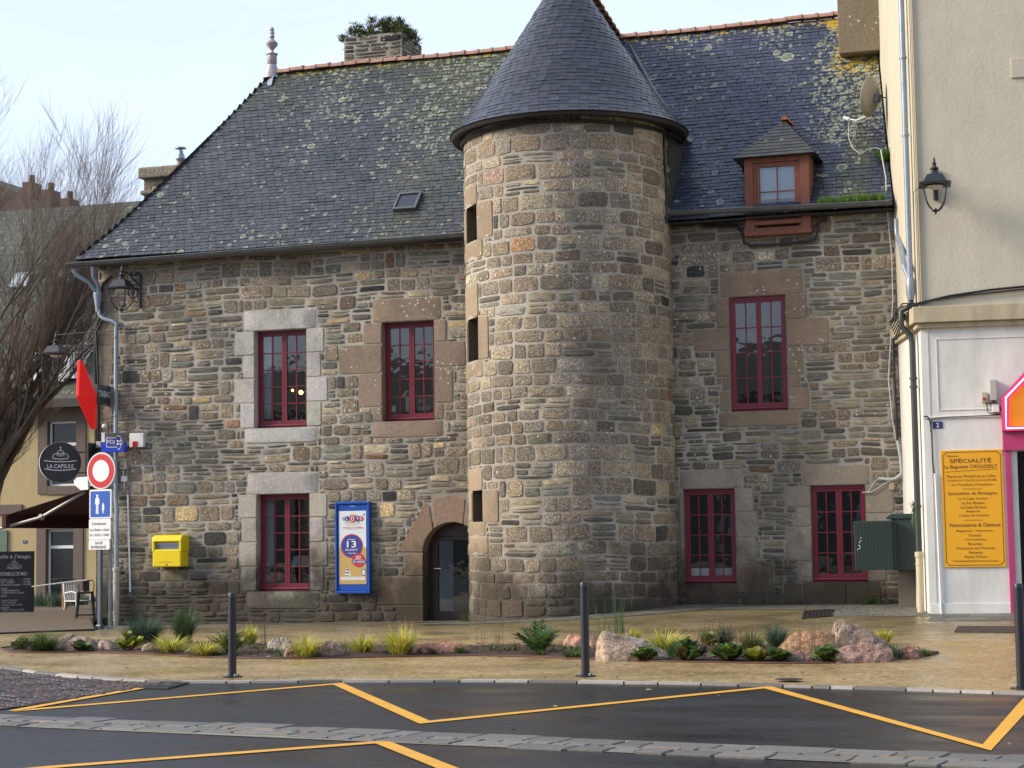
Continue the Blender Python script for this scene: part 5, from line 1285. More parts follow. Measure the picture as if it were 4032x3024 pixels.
# neon sign
sg = thing('neon_sign', 'orange hexagonal shop sign outlined in pink neon above the pink door', 'shop sign', FR @ Vector((1.3, -.2, 3.6)))
hp = [fp(4036, 1462, .18), fp(3942, 1566, .18), fp(3947, 1697, .18)]
cxs = hp[0][0]+.35; hexo = [hp[1], hp[2], (2*cxs-hp[2][0], hp[2][1]), (2*cxs-hp[1][0], hp[1][1]), (cxs+.4, hp[0][1]+.03), (cxs-.4, hp[0][1]+.03)]
hexo[5] = hp[0]; hexo[4] = (2*cxs-hp[0][0], hp[0][1])
def sc_(P, k, cx=None):
    cx = sum(p[0] for p in P)/len(P); cz = sum(p[1] for p in P)/len(P); L = [];
    for p in P:
        d_ = Vector((p[0]-cx, p[1]-cz)); L.append((cx+p[0]-cx-d_.normalized().x*k, cz+p[1]-cz-d_.normalized().y*k))
    return L
b = MB(); b.T = FR; b.prism([(x, -.18, z) for x, z in hexo], (0, .16, 0)); b.build('case', M_MAG, sg)
b = MB(); b.T = FR; b.prism([(x, -.20, z) for x, z in sc_(hexo, .14)], (0, .03, 0)); b.build('panel', pm('orange_panel', (.80, .27, .01), .5), sg)
b = MB(); b.T = FR; hh = sc_(hexo, .075); b.tube([(x, -.225, z) for x, z in hh+[hh[0]]], .014, 8); b.build('neon_tube', pm('neon', (1, .3, .4), .3, emit=(1, .16, .30), es=4.0), sg, smooth=True)
# pipes on the corner
b = MB(); pb = KX+sdn*.34+so_n*.10
q0 = Vector((pb.x, pb.y, 0)); b.tube([q0+Vector((0, 0, 14)), q0+Vector((0, 0, 5.62))], .052, 12); b.lathe([(.066, 0), (.066, .04)], q0+Vector((0, 0, 10.0)), 12); b.lathe([(.066, 0), (.066, .04)], q0+Vector((0, 0, 8.6)), 12)
b.lathe([(.052, 0), (.08, .12), (.08, .36), (.06, .40)], q0+Vector((0, 0, 5.66)), 12)
g1 = W(3530, 872, -.44); b.tube([g1+Vector((0, 0, .05)), g1+Vector((0, 0, -.25)), W(3545, 960, -.8), q0+Vector((-.10, 0.05, 6.28)), q0+Vector((0, 0, 6.0))], .05, 10)
up_pipe = b.build('downpipe', M_ZINC, shop, smooth=True)
M_CI = pm('black_cast_iron', (.035, .045, .045), .45, var=.3, vs=8)
b = MB(); o = so_n*.0+FR.to_3x3() @ Vector((0, 0, 0)); q1 = q0+so_n*.12
b.tube([q0+Vector((0, 0, 5.66)), q0+Vector((0, 0, 5.56)), q1+Vector((-.06, 0, 5.46)), q1+Vector((-.06, 0, 5.2)), q0+Vector((-.02, 0, 5.02)), q0+Vector((.0, 0, 4.9)), q0+Vector((0, 0, 1.15))], .055, 12)
for z in (4.25, 4.1, 2.0): b.lathe([(.07, 0), (.07, .04)], q0+Vector((0, 0, z)), 12)
b.build('downpipe', M_CI, shop, smooth=True, label='black cast-iron lower downpipe')
b = MB(); b.lathe([(.062, -1.12), (.062, -.03), (.075, -.02), (.075, .06), (.055, .07)], q0+Vector((0, 0, 1.16)), 14); b.lathe([(.07, 0), (.07, .03)], q0+Vector((0, 0, 1.0)), 14); b.build('pipe_shoe', pm('cream_pipe', (.50, .44, .30), .5, var=.1), shop, smooth=True)
b = MB(); b.T = FR; b.tube([(-.02, -.03, z) for z in (14, 9, 5.5)], .014, 6); b.tube([(.03, -.03, z) for z in (14, 9, 5.5)], .012, 6); b.build('cable', pm('buff_cable', (.42, .34, .22), .6), shop, smooth=True, label='pair of buff cables down the building corner')
b = MB(); b.T = FR
b.tube([(-.2, -.05, 5.50), (.0, -.04, 5.56), (.5, -.035, 5.66), (1.2, -.035, 5.74), (2.2, -.035, 5.80)], .022, 6); b.tube([(-.1, -.05, 5.50), (.2, -.06, 5.58), (.8, -.06, 5.66), (1.4, -.06, 5.70), (2.2, -.06, 5.76)], .015, 6)
b.T = None
for i in range(7):
    z = 5.3+.05*i; b.tube([q0+so_n*.15+Vector((-.15-.02*i, .3, z-.3)), q0+so_n*.1+Vector((-.05, 0, z)), q0+Vector((.18, -.12, 5.52+.01*i))], .014, 5)
cc_ = W(3528, 900, -.06)
pts = [(3524, 860), (3532, 1000), (3530, 1200), (3515, 1270), (3519, 1450), (3528, 1600), (3533, 1735)]
b.tube([W(x, y, -.05) for x, y in pts], .024, 6)
b.tube([W(x+5, y, -.07) for x, y in pts[:4]], .018, 6)
b.tube([W(3515, 1265, -.06), W(3555, 1250, -.3), q0+so_n*.14+Vector((-.05, 0, 5.4))], .055, 7)
b.build('cable', M_BLACK, shop, smooth=True, label='black cable bundle in the corner between the two houses')
b = MB(); b.tube([W(x, y, -.05) for x, y in [(3468, 590), (3488, 700), (3490, 780), (3500, 900), (3512, 1010), (3516, 1180), (3508, 1330), (3498, 1490), (3512, 1640), (3530, 1740), (3552, 1760)]], .012, 5); b.build('cable', pm('white_cable', (.55, .55, .53), .5), shop, smooth=True, label='loose thin white cable')
b = MB(); b.tube([W(x, y, -.07) for x, y in [(3533, 1735), (3545, 1800), (3550, 1860), (3543, 1872), (3525, 1884), (3505, 1888), (3460, 1884)]], .028, 8)
b.tube([W(x, y, -.05) for x, y in [(3460, 1884), (3440, 1900), (3420, 1935), (3395, 1940)]], .011, 5); b.tube([W(x, y, -.06) for x, y in [(3540, 1880), (3480, 1905), (3430, 1938), (3400, 1938)]], .011, 5)
b.build('conduit', pm('grey_conduit', (.50, .51, .50), .4), shop, smooth=True, label='bent grey conduit with white cables')
b = MB(); a = W(3500, 1898); c = W(3522, 1928); b.box(a.x, c.x, -.05, 0, c.z, a.z); b.build('junction_box', pm('beige_plastic', (.42, .33, .22), .5), shop, bev=.006)
def fbox(name, px, mat, d_=.08, off=0, parent=shop, **kw):
    s0, s1, z0, z1 = frect(*px); b = MB(); b.T = FR; b.box(s0, s1, -d_-off, -off, z0, z1); return b.build(name, mat, parent, bev=.008, **kw)
fbox('meter_box', (3896, 1497, 3925, 1577), pm('grey_box', (.40, .39, .36), .5, var=.15), .12)
sw = fbox('switch_box', (3864, 1546, 3888, 1585), pm('beige_box', (.42, .40, .32), .5), .09)
s0, s1, z0, z1 = frect(3869, 1566, 3881, 1579); b = MB(); b.T = FR; b.tube([((s0+s1)/2, -.09, (z0+z1)/2), ((s0+s1)/2, -.115, (z0+z1)/2)], .03, 12); b.build('button', pm('red_button', (.35, .03, .03), .4), sw)
fbox('junction_box', (3905, 1594, 3935, 1623), M_WHITE, .07)
b = MB(); b.T = FR
L = lambda x, y: (fp(x, y)[0], -.03, fp(x, y)[1])
b.tube([L(3884, 1585), L(3888, 1618), L(3900, 1630), L(3940, 1632)], .009, 5); b.tube([L(3910, 1578), L(3935, 1600), L(3945, 1625)], .009, 5); b.tube([L(3888, 1585), L(3906, 1590), L(3912, 1578)], .009, 5)
b.tube([L(3636, 1640), L(3652, 1640), L(3662, 1660), L(3668, 1710), L(3672, 1820), L(3680, 1865)], .011, 5); b.tube([L(3664, 1700), L(3668, 1648), L(3740, 1642), L(3945, 1634)], .008, 5)
b.build('cable', M_BLACK, shop, smooth=True, label='thin dark wiring on the white wall')
b = MB(); b.T = FR; b.tube([L(3682, 1865), L(3706, 2400)], .02, 6); b.tube([L(3706, 2400), L(3710, 2430)], .018, 6); b.build('conduit', M_WHITE, shop, smooth=True)
pr = fbox('plaque', (3978, 232, 4075, 302), M_BUFF, .03)
# house number 2
def plate(name, label, T, r, text, col, tcol, parent=None, depth=.012):
    s0, s1, z0, z1 = r; o = thing(name, label, 'house number', T @ Vector(((s0+s1)/2, 0, (z0+z1)/2)))
    b = MB(); b.T = T; b.box(s0, s1, -depth, 0, z0, z1); b.build('plate', pm(name+'_enamel', col, .3), o, bev=.003)
    b = MB(); text_mesh(b, text, None, (z1-z0)*.62, T @ Matrix.Translation(((s0+s1)/2, -depth-.003, (z0+z1)/2)), bold=.02); b.build('number', tcol, o, fixn=False)
plate('number_plate', 'small blue enamel house number 2 on the white wall', FR, frect(3672, 1661, 3712, 1687), '2', (.03, .04, .13), M_TEXTW)
# yellow speciality board
M_OR = pm('orange_yellow_board', (.78, .38, .012), .45, var=.04); M_BRN = pm('brown_lettering', (.14, .035, .01), .6)
s0, _, _, z1 = frect(3697, 1774, 3700, 2233); s1 = fp(3954, 2000)[0]; z0 = fp(3830, 2233)[1]; z1 = fp(3820, 1772)[1]; s0 = fp(3711, 2000)[0]
yb = thing('menu_board', 'tall orange-yellow bakery board listing its specialities in brown letters', 'sign', FR @ Vector(((s0+s1)/2, -.02, z0)))
b = MB(); b.T = FR; b.box(s0, s1, -.025, 0, z0, z1); b.build('board', M_OR, yb, bev=.003)
b = MB(); b.T = FR; i_ = .035; k_ = .045; w_ = .010
X0, X1, Z0, Z1 = s0+i_, s1-i_, z0+i_, z1-i_
def bar(x0, z0_, x1, z1_, w=w_, y=-.028):
    d_ = Vector((x1-x0, 0, z1_-z0_)).normalized(); n_ = Vector((-d_.z, 0, d_.x))*w/2; b.poly([Vector((x0, y, z0_))+n_, Vector((x0, y, z0_))-n_, Vector((x1, y, z1_))-n_, Vector((x1, y, z1_))+n_])
bar(X0+k_, Z1, X1-k_, Z1); bar(X0+k_, Z0, X1-k_, Z0); bar(X0, Z0+k_, X0, Z1-k_); bar(X1, Z0+k_, X1, Z1-k_)
for cx, cz, a0 in ((X0, Z0, 0), (X1, Z0, 90), (X1, Z1, 180), (X0, Z1, 270)):
    P = [(cx+k_*cos(radians(a0+t)), cz+k_*sin(radians(a0+t))) for t in (0, 30, 60, 90)]
    for p, q in zip(P, P[1:]): bar(p[0], p[1], q[0], q[1], y=-.0285)
cx3 = lambda x, y: fp(3200+x/1.5805, 1700+y/1.5805)
u = (z1-z0)/(842-115)
for t, xl, xr, y, h, bo in (('Notre', 835, 903, 152, 13, .01), ('SPÉCIALITÉ', 852, 1110, 177, 27, .03), ('La Baguette CROUSSELT', 818, 1148, 219, 24, .02), ('Pétrie sur Poolish et au Cidre', 836, 1136, 276, 15, .015), ('CUISSON TOUTE LA JOURNÉE', 834, 1144, 302, 15, .02), ('—La Tradition Française—', 840, 1140, 330, 15, .015),
    ('Spécialités de Bretagne', 843, 1144, 385, 20, .02), ('Le Kouign Amann', 903, 1087, 417, 15, .015), ('Le Far Breton', 926, 1068, 443, 14, .015), ('Le Cake Breton', 920, 1078, 469, 14, .015), ('Beignets', 957, 1042, 496, 14, .015), ('Crêpes & Galettes', 909, 1095, 522, 15, .015),
    ('Viennoiseries & Gâteaux', 847, 1168, 579, 20, .02), ('Baguettes  Viennoises', 894, 1120, 617, 14, .015), ('Oranais', 969, 1048, 644, 13, .015), ('Chouquettes', 946, 1076, 671, 14, .015), ('Brioches', 968, 1054, 697, 13, .015), ('Chaussons aux Pommes', 892, 1134, 723, 13, .015), ('Pommés', 973, 1056, 751, 14, .015), ("Pattes d'Ours", 947, 1085, 777, 14, .015), ('Tartelettes,Poires,Pommes,Fruits...', 870, 1166, 804, 13, .015)):
    a, c = cx3(xl, y), cx3(xr, y); tm = Matrix.Translation(((a[0]+c[0])/2, -.0295, (a[1]+c[1])/2))
    text_mesh(b_ := MB(), t, c[0]-a[0], h*u*1.15, FR @ tm, bold=bo); base = len(b.v)
    b.v += b_.v; b.c += b_.c; b.a += b_.a; b.f += [tuple(i+base for i in f) for f in b_.f]; b.m += b_.m
for xl, xr, y, dy in ((930, 1050, 356, 0), (941, 1062, 550, 0), (822, 1148, 252, 22)):
    a, c = cx3(xl, y), cx3(xr, y-dy); bar(a[0], a[1], c[0], c[1], .007)
b.build('lettering', M_BRN, yb, fixn=False)
# green street cabinet
M_GRN = pm('dark_green_paint', (.022, .040, .034), .45, var=.12, vs=6)
cbt = thing('street_cabinet', 'dark green utility cabinet with a ribbed door, before the right-hand window', 'utility cabinet', (7.6, -1.3, .2))
Yc = -1.25; a = W(3520, 2030, Yc); c = W(3628, 2244, Yc)
b = MB(); b.box(a.x-.06, c.x, Yc, Yc+.5, c.z, a.z-.05); body = b.build('body', M_GRN, cbt, bev=.02)
b = MB(); zt_ = a.z; xx0 = W(3488, 2030, Yc).x
b.prism([(xx0-.0, Yc-.03, zt_-.06), (xx0+.0, Yc-.03, zt_-.03), (xx0+.1, Yc-.03, zt_+.03), (c.x-.02, Yc-.03, zt_+.03), (c.x+.02, Yc-.03, zt_-.03), (c.x+.02, Yc-.03, zt_-.06)], (0, .56, 0)); b.build('lid', M_GRN, cbt, bev=.01)
Yd = -1.45; a = W(3360, 2052, Yd); c = W(3518, 2244, Yd)
b = MB(); b.box(a.x, c.x, Yd, Yd+.05, c.z, a.z)
n = 26
for i in range(n): x = a.x+.03+(c.x-a.x-.06)*i/(n-1); b.box(x-.007, x+.007, Yd-.008, Yd, c.z+.02, a.z-.02)
b.build('ribbed_door', M_GRN, cbt, bev=.003)
b = MB(); b.box(c.x-.02, c.x+.05, Yd+.051, Yc-.002, c.z+.02, a.z-.02); b.build('side_panel', M_GRN, cbt)
b = MB(); rk2 = random.Random(2)
for i in range(7): x, z = a.x+.05+rk2.uniform(0, .07), a.z-.42+rk2.uniform(-.12, .12); b.lathe([(0, 0), (rk2.uniform(.008, .02), .001), (0, .002)], (0, 0, 0), 6) if 0 else b.poly([(x, Yd-.011, z), (x+.02, Yd-.011, z+.004), (x+.016, Yd-.011, z+.02), (x+.002, Yd-.011, z+.014)])
b.build('sticker_remains', M_WHITE, cbt, fixn=False)
b = MB(); b.box(7.62, 7.98, -1.1, -.7, .05, .9); b.build('plinth', pm('dirty_concrete', (.10, .085, .07), .9, var=.4, vs=4, dirt=.6), cbt, bev=.01)
# creeping fern on the white wall
wb = MB(); p = W(3605, 2040, -1.6)
blades(wb, KX+sdn*.9+so_n*.04+Vector((0, 0, 2.0)), 60, -.35, .1, GD, .016, .3, 5, rr=.07); blades(wb, KX+sdn*.9+so_n*.04+Vector((0, 0, 2.0)), 60, .16, .14, GD, .016, .3, 6, rr=.07)
wb.build('wall_fern', M_PLANT, None, loc=KX+sdn*.9+Vector((0, 0, 1.9)), fixn=False, label='green fern growing from the white wall above the cabinet', category='fern')

# ================================================================== LANTERNS
def lantern_parts(t, T, arm):
    b = MB(); b.T = T
    def sq(h, z): return [(sx*h, sy*h, z) for sx, sy in ((-1, -1), (1, -1), (1, 1), (-1, 1))]
    def loft(levels):
        R = [[b.vert(p) for p in sq(h, z)] for h, z in levels]
        for A, B in zip(R, R[1:]):
            for j in range(4): b.face((A[j], A[(j+1) % 4], B[(j+1) % 4], B[j]))
        b.face(R[0][::-1]); b.face(R[-1])
    loft([(.25, .530), (.252, .545), (.20, .56), (.125, .70), (.10, .705)]); loft([(.27, .52), (.27, .532)])
    b.lathe([(.10, .70), (.06, .75), (.045, .79), (.075, .80), (.075, .82), (.04, .84), (.03, .88), (.04, .90), (.02, .93), (.022, .97), (.008, 1.0), (0, 1.04)], (0, 0, 0), 14)
    b.build('canopy', M_IRON, t, smooth=True, bev=0)
    for sx, sy in ((-1, -1), (1, -1), (1, 1), (-1, 1)):
        b = MB(); b.T = T; b.tube([(sx*h, sy*h, z) for h, z in ((.20, .53), (.185, .42), (.165, .30), (.145, .22), (.105, .14), (.05, .08), (.0, .06))], .013, 6); b.build('rib', M_IRON, t, smooth=True)
    b = MB(); b.T = T; b.lathe([(0, 0), (.008, .01), (.02, .03), (.012, .045), (.04, .06), (.045, .085), (.02, .11), (0, .12)], (0, 0, 0), 10); b.build('base_finial', M_IRON, t, smooth=True)
    b = MB(); b.T = T; b.lathe([(.17, .50), (.17, .53)], (0, 0, 0), 20); b.build('lamp_ring', M_IRON, t, smooth=True)
    b = MB(); b.T = T; b.lathe([(.14, .50), (.10, .46), (0, .44)], (0, 0, 0), 16); b.build('lamp', pm('opal_glass', (.6, .6, .56), .3) if 'opal_glass' not in D.materials else D.materials['opal_glass'], t, smooth=True)
    b = MB(); b.T = T
    for pth, r in arm: b.tube(pth, r, 7)
    b.build('bracket', M_IRON, t, smooth=True)
LGp = 'black wrought lanterns on wall brackets'
# 1: on the facade
wp_ = W(555, 1110); z0 = W(476, 1233, -.85); p = Vector((wp_.x, -.82, z0.z))
t = thing('street_lantern', 'black lantern on a scrolled bracket high on the stone facade beside the downpipe', 'lantern', p, LGp)
T = Matrix.Translation(p) @ Matrix.Rotation(.15, 4, 'Z')
def scroll(cy, cz, r, n=14, tn=1.6): return [(0, cy+r*(1-.55*i/n)*cos(2*pi*tn*i/n), cz+r*(1-.55*i/n)*sin(2*pi*tn*i/n)) for i in range(n+1)]
lantern_parts(t, Matrix.Translation(p), [([(0, .0, .92), (0, .35, .86), (0, .80, .66)], .018), (scroll(.55, .52, .17), .014), (scroll(.22, .62, .09), .012), ([(0, .72, .62), (0, .62, .30), (0, .3, .42), (0, .2, .7)], .014), ([(0, .78, .20), (0, .78, .95)], .035)])
# 2: off the gable corner
z0 = W(219, 1486, .2); p = Vector((W(219, 1486, .3).x, .3, z0.z))
t = thing('street_lantern', 'black lantern hanging left of the house corner in front of the bare tree', 'lantern', p, LGp)
ax2 = HX0-p.x
lantern_parts(t, Matrix.Translation(p), [([(0, 0, .94), (ax2, 0, .98)], .016), ([(ax2, 0, .36), (ax2*.6, 0, .70), (.3, 0, .93)], .011), ([(x_, 0, .75+y_) for x_, y_ in [(.35+.1*(1-.5*i/12)*cos(i*.8), .1*(1-.5*i/12)*sin(i*.8)) for i in range(13)]], .009), ([(ax2-.0, 0, .3), (ax2, 0, 1.05)], .02)])
# 3: on the cream wall
s_, z_ = fp(3685, 846, .62); p = FR @ Vector((s_+.0, -.60, z_))
t = thing('street_lantern', 'black lantern fixed to the cream rendered wall at the right', 'lantern', p, LGp)
TT = FR.copy(); TT.translation = p
lantern_parts(t, TT, [([(0, 0, .90), (0, .3, .84), (0, .58, .66)], .018), (scroll(.38, .55, .13), .014), ([(.02, .56, .36), (.02, .56, .92)], .045), ([(-.02, .0, .56), (-.25, .5, .60), (-.36, .58, .52), (-.38, .57, -1.5)], .007)])
# ================================================================== SIGNS AND BOXES ON THE LEFT CORNER
def add_text(b, s, T, xl, xr, z, h, bold=.02, y=-.004, shear=0):
    bb_ = MB(); text_mesh(bb_, s, (xr-xl) if xr is not None else None, h, T @ Matrix.Translation((((xl+xr)/2) if xr is not None else xl, y, z)), bold=bold, shear=shear)
    base = len(b.v); b.v += bb_.v; b.c += [b.col]*len(bb_.v); b.a += bb_.a; b.f += [tuple(i+base for i in f) for f in bb_.f]; b.m += [b.mi]*len(bb_.f)
def rrect(x0, x1, z0, z1, r, n=4):
    P = []
    for cx, cz, a0 in ((x1-r, z0+r, -90), (x1-r, z1-r, 0), (x0+r, z1-r, 90), (x0+r, z0+r, 180)):
        P += [(cx+r*cos(radians(a0+90*i/n)), cz+r*sin(radians(a0+90*i/n))) for i in range(n+1)]
    return P
def disc(cx, cz, r, n=40, rz=None): return [(cx+r*cos(2*pi*i/n), cz+(rz or r)*sin(2*pi*i/n)) for i in range(n)]
def flat(b, P, y, T=None): b.poly([(x, y, z) for x, z in P])
def slab(b, P, y0, y1): b.prism([(x, y0, z) for x, z in P], (0, y1-y0, 0))
M_RED = pm('sign_red', (.50, .015, .025), .35); M_BLUE = pm('sign_blue', (.012, .09, .42), .35); M_SWH = pm('sign_white', (.70, .72, .74), .4, var=.05, vs=5); M_SGR = pm('sign_grey', (.35, .37, .39), .5, .4)
M_CARD = pm('near_black_panel', (.022, .024, .027), .5)
polep = G(393, 2481); nS = Vector((-.2, -.98, 0)).normalized()
TS = frame((polep.x, polep.y, 0), nS); TSi = TS.inverted()
def sp_(x, y, off=.05):
    p = RP(x, y, TS @ Vector((0, -off, 0)), tuple(nS)); q = TSi @ p; return q.x, q.z
def srect(x0, y0, x1, y1, off=.05):
    a, c = sp_(x0, y0, off), sp_(x1, y1, off); return a[0], c[0], c[1], a[1]
M_POLE = pm('blue_grey_pole', (.10, .13, .17), .4, .5, var=.2, vs=6)
t = thing('sign_post', 'thick blue-grey steel sign post with a square foot at the house corner', 'sign post', polep)
zt_ = sp_(393, 1840)[1]
b = MB(); b.T = TS; b.box(-.038, .038, -.03, .03, polep.z, zt_); b.build('post', M_POLE, t, bev=.006)
b = MB(); b.T = TS; b.box(-.06, .06, -.05, .05, polep.z, polep.z+.10); b.build('foot', M_POLE, t, bev=.01)
p2 = TS @ Vector((.13, .13, 0)); p2.z = gz(p2.x, p2.y); T2 = frame((p2.x, p2.y, 0), nS)
t2 = thing('sign_post', 'thin galvanised post standing right behind the thick blue-grey one', 'sign post', p2)
b = MB(); b.T = T2; b.box(-.028, .028, -.02, .02, p2.z, zt_-.1); b.build('post', pm('galvanised', (.30, .32, .33), .45, .5, var=.2), t2, bev=.004)
b = MB(); b.T = T2; b.box(-.05, .05, -.04, .04, p2.z, p2.z+.08); b.build('foot', D.materials['galvanised'], t2, bev=.01)
# no entry for vehicles: red ring on white
cx, cz = sp_(398, 1854); R = (sp_(398, 1783)[1]-sp_(398, 1926)[1])/2
t = thing('road_sign', 'round white road sign with a thick red ring, topmost on the post', 'road sign', TS @ Vector((cx, -.05, cz)))
b = MB(); b.T = TS; slab(b, disc(cx, cz, R*1.03), -.05, -.02); b.build('backing', M_SGR, t)
b = MB(); b.T = TS; flat(b, disc(cx, cz, R*.99), -.0525); b.build('white_edge', M_SWH, t, fixn=False)
b = MB(); b.T = TS; flat(b, disc(cx, cz, R*.94), -.055); b.build('red_ring', M_RED, t, fixn=False)
b = MB(); b.T = TS; flat(b, disc(cx, cz, R*.60), -.0575); b.build('white_disc', M_SWH, t, fixn=False)
# pedestrian area
r = srect(352, 1929, 438, 2041); t = thing('road_sign', 'square blue sign with a white adult and child, below the red ring sign', 'road sign', TS @ Vector((r[0], -.05, r[2])))
b = MB(); b.T = TS; slab(b, rrect(*r, .03), -.05, -.02); b.build('panel', M_SWH, t, bev=.003)
w_, h_ = r[1]-r[0], r[3]-r[2]
b = MB(); b.T = TS; flat(b, rrect(r[0]+.03, r[1]-.03, r[2]+.03, r[3]-.03, .012), -.053); b.build('blue_field', M_BLUE, t, fixn=False)
b = MB(); b.T = TS
def person(cx, z0, H, dress=False):
    y = -.0555; hw = H*.09
    flat(b, disc(cx, z0+H*.92, H*.075, 14), y)
    flat(b, [(cx-H*.13, z0+H*.80), (cx-H*.15, z0+H*.5), (cx-H*.10, z0+H*.48), (cx-H*.08, z0+H*.66), (cx-H*.08, z0+H*.42 if not dress else z0+H*.42), (cx+H*.08, z0+H*.42), (cx+H*.08, z0+H*.66), (cx+H*.10, z0+H*.48), (cx+H*.15, z0+H*.5), (cx+H*.13, z0+H*.80), (cx+H*.05, z0+H*.84), (cx-H*.05, z0+H*.84)], y)
    if dress: flat(b, [(cx-H*.07, z0+H*.6), (cx-H*.18, z0+H*.3), (cx+H*.18, z0+H*.3), (cx+H*.07, z0+H*.6)], y-.001)
    flat(b, [(cx-H*.08, z0+H*.44), (cx-H*.09, z0), (cx-H*.02, z0), (cx-H*.005, z0+H*.44)], y); flat(b, [(cx+H*.005, z0+H*.44), (cx+H*.02, z0), (cx+H*.09, z0), (cx+H*.08, z0+H*.44)], y)
person(r[0]+w_*.37, r[2]+h_*.16, h_*.68); person(r[0]+w_*.64, r[2]+h_*.19, h_*.36, True)
b.build('figures', M_SWH, t, fixn=False)
def tsign(label, px, lines, bold=.015, mat=M_TEXTB):
    r = srect(*px); t = thing('road_sign', label, 'road sign', TS @ Vector((r[0], -.05, r[2])))
    b = MB(); b.T = TS; slab(b, rrect(*r, .025), -.05, -.02); b.build('panel', M_SWH, t, bev=.003)
    b = MB(); w_, h_ = r[1]-r[0], r[3]-r[2]
    for s, xa, xb, zf, hf in lines: add_text(b, s, TS, r[0]+w_*xa, r[0]+w_*xb, r[2]+h_*zf, h_*hf, bold, -.054)
    b.build('lettering', mat, t, fixn=False)
tsign('white delivery hours sign reading Livraisons, below the blue sign', (350, 2045, 435, 2125), [('Livraisons', .16, .80, .79, .15), ('De 07h00 à 10h00', .05, .92, .48, .12), ('De 13h30 à 15h00', .05, .92, .24, .12)])
tsign('small white sign reading SAUF RIVERAINS, lowest on the post', (349, 2128, 431, 2164), [('SAUF', .30, .68, .72, .30), ('RIVERAINS', .12, .84, .28, .30)], .03)
p_ = [sp_(x, y, -.02) for x, y in ((290, 1893), (303, 1880), (345, 1877), (347, 1928), (318, 1930), (293, 1910))]
t = thing('turned_sign', 'pale back of a road sign turned away, left of the red ring sign', 'road sign', TS @ Vector((p_[0][0], .05, p_[0][1])))
b = MB(); b.T = TS; b.prism([(x, .02, z) for x, z in p_], (0, .02, 0)); b.build('panel', M_WHITE, t, bev=.003)
b = MB(); b.T = TS; xm = p_[3][0]; zm = (p_[0][1]+p_[3][1])/2; b.box(xm-.06, 0, .041, .06, zm-.02, zm+.02); b.build('clamp', M_SGR, t)
# LA CAPSULE round sign
def capsule_logo(b, T, cx, cz, R, y, text=True):
    """flying-saucer mark in line work, with the name under it"""
    def seg(P, w):
        for p, q in zip(P, P[1:]):
            d_ = Vector((q[0]-p[0], 0, q[1]-p[1]));
            if d_.length < 1e-6: continue
            d_.normalize(); n_ = Vector((-d_.z, 0, d_.x))*w/2; e_ = d_*w*.3
            b.poly([Vector((p[0], y, p[1]))+n_-e_, Vector((p[0], y, p[1]))-n_-e_, Vector((q[0], y, q[1]))-n_+e_, Vector((q[0], y, q[1]))+n_+e_])
    def arc(x, z, rx, rz, a0, a1, n=10): return [(cx+R*(x+rx*cos(radians(a0+(a1-a0)*i/n))), cz+R*(z+rz*sin(radians(a0+(a1-a0)*i/n)))) for i in range(n+1)]
    w = R*.028
    seg(arc(0, .36, .17, .19, 0, 180), w); seg(arc(0, .30, .36, .10, 200, -20, 12), w); seg(arc(0, .22, .40, .10, 165, 375, 14), w); seg(arc(0, .36, .17, .05, 180, 360), w)
    seg([(cx, cz+R*.55), (cx, cz+R*.68)], w); flat(b, disc(cx, cz+R*.70, R*.035, 8), y)
    for k in range(-3, 4):
        seg([(cx+R*k*.11, cz+R*(.13+.01*abs(k))), (cx+R*k*.125, cz+R*(.05+.02*abs(k)))], w*.8); flat(b, disc(cx+R*k*.085, cz+R*(.25+.008*k*k), R*.018, 6), y) if abs(k) < 3 else None
    seg([(cx-R*.78, cz+R*.04), (cx-R*.4, cz-R*.005), (cx, cz-R*.02), (cx+R*.4, cz-R*.005), (cx+R*.78, cz+R*.04)], w*1.3); seg([(cx-R*.76, cz-R*.36), (cx-R*.4, cz-R*.42), (cx, cz-R*.44), (cx+R*.4, cz-R*.42), (cx+R*.76, cz-R*.36)], w*1.3)
pc = RP(237, 1821, (-10.1, -.25, 4), (0, 1, 0)); nC = (CAM-pc); nC.z = 0; nC.normalize(); nC = (nC+Vector((.12, 0, 0))).normalized(); TCp = frame(pc, nC)
Rc = 148/2/1.0/pxm(pc)*1.08
t = thing('round_sign', 'round black LA CAPSULE sign with a white flying-saucer mark, hanging at the corner', 'hanging sign', pc)
b = MB(); b.T = TCp; slab(b, disc(0, 0, Rc, 48), -.06, .06); b.build('disc', [M_CARD], t, bev=.004)
b = MB(); b.T = TCp; b.lathe([(0, 0)], (0, 0, 0), 4) if 0 else slab(b, disc(0, 0, Rc*1.012, 48), -.045, .05); b.build('rim', M_WHITE, t)
b = MB(); b.T = TCp; capsule_logo(b, TCp, 0, .02, Rc, -.063); b.T = None; add_text(b, 'LA CAPSULE', TCp, -Rc*.63, Rc*.63, -Rc*.19, Rc*.2, .02, -.064); b.build('lettering', M_TEXTW, t, fixn=False)
b = MB()
for dz in (.29, -.30):
    a = TCp @ Vector((Rc*.85, 0, dz*.75)); b.box(a.x, HX0, a.y-.012, a.y+.012, a.z-.014, a.z+.014)
b.box(HX0-.03, HX0-.005, pc.y-.1, pc.y+.3, pc.z-.4, pc.z+.4); b.build('bracket', M_IRON, t)
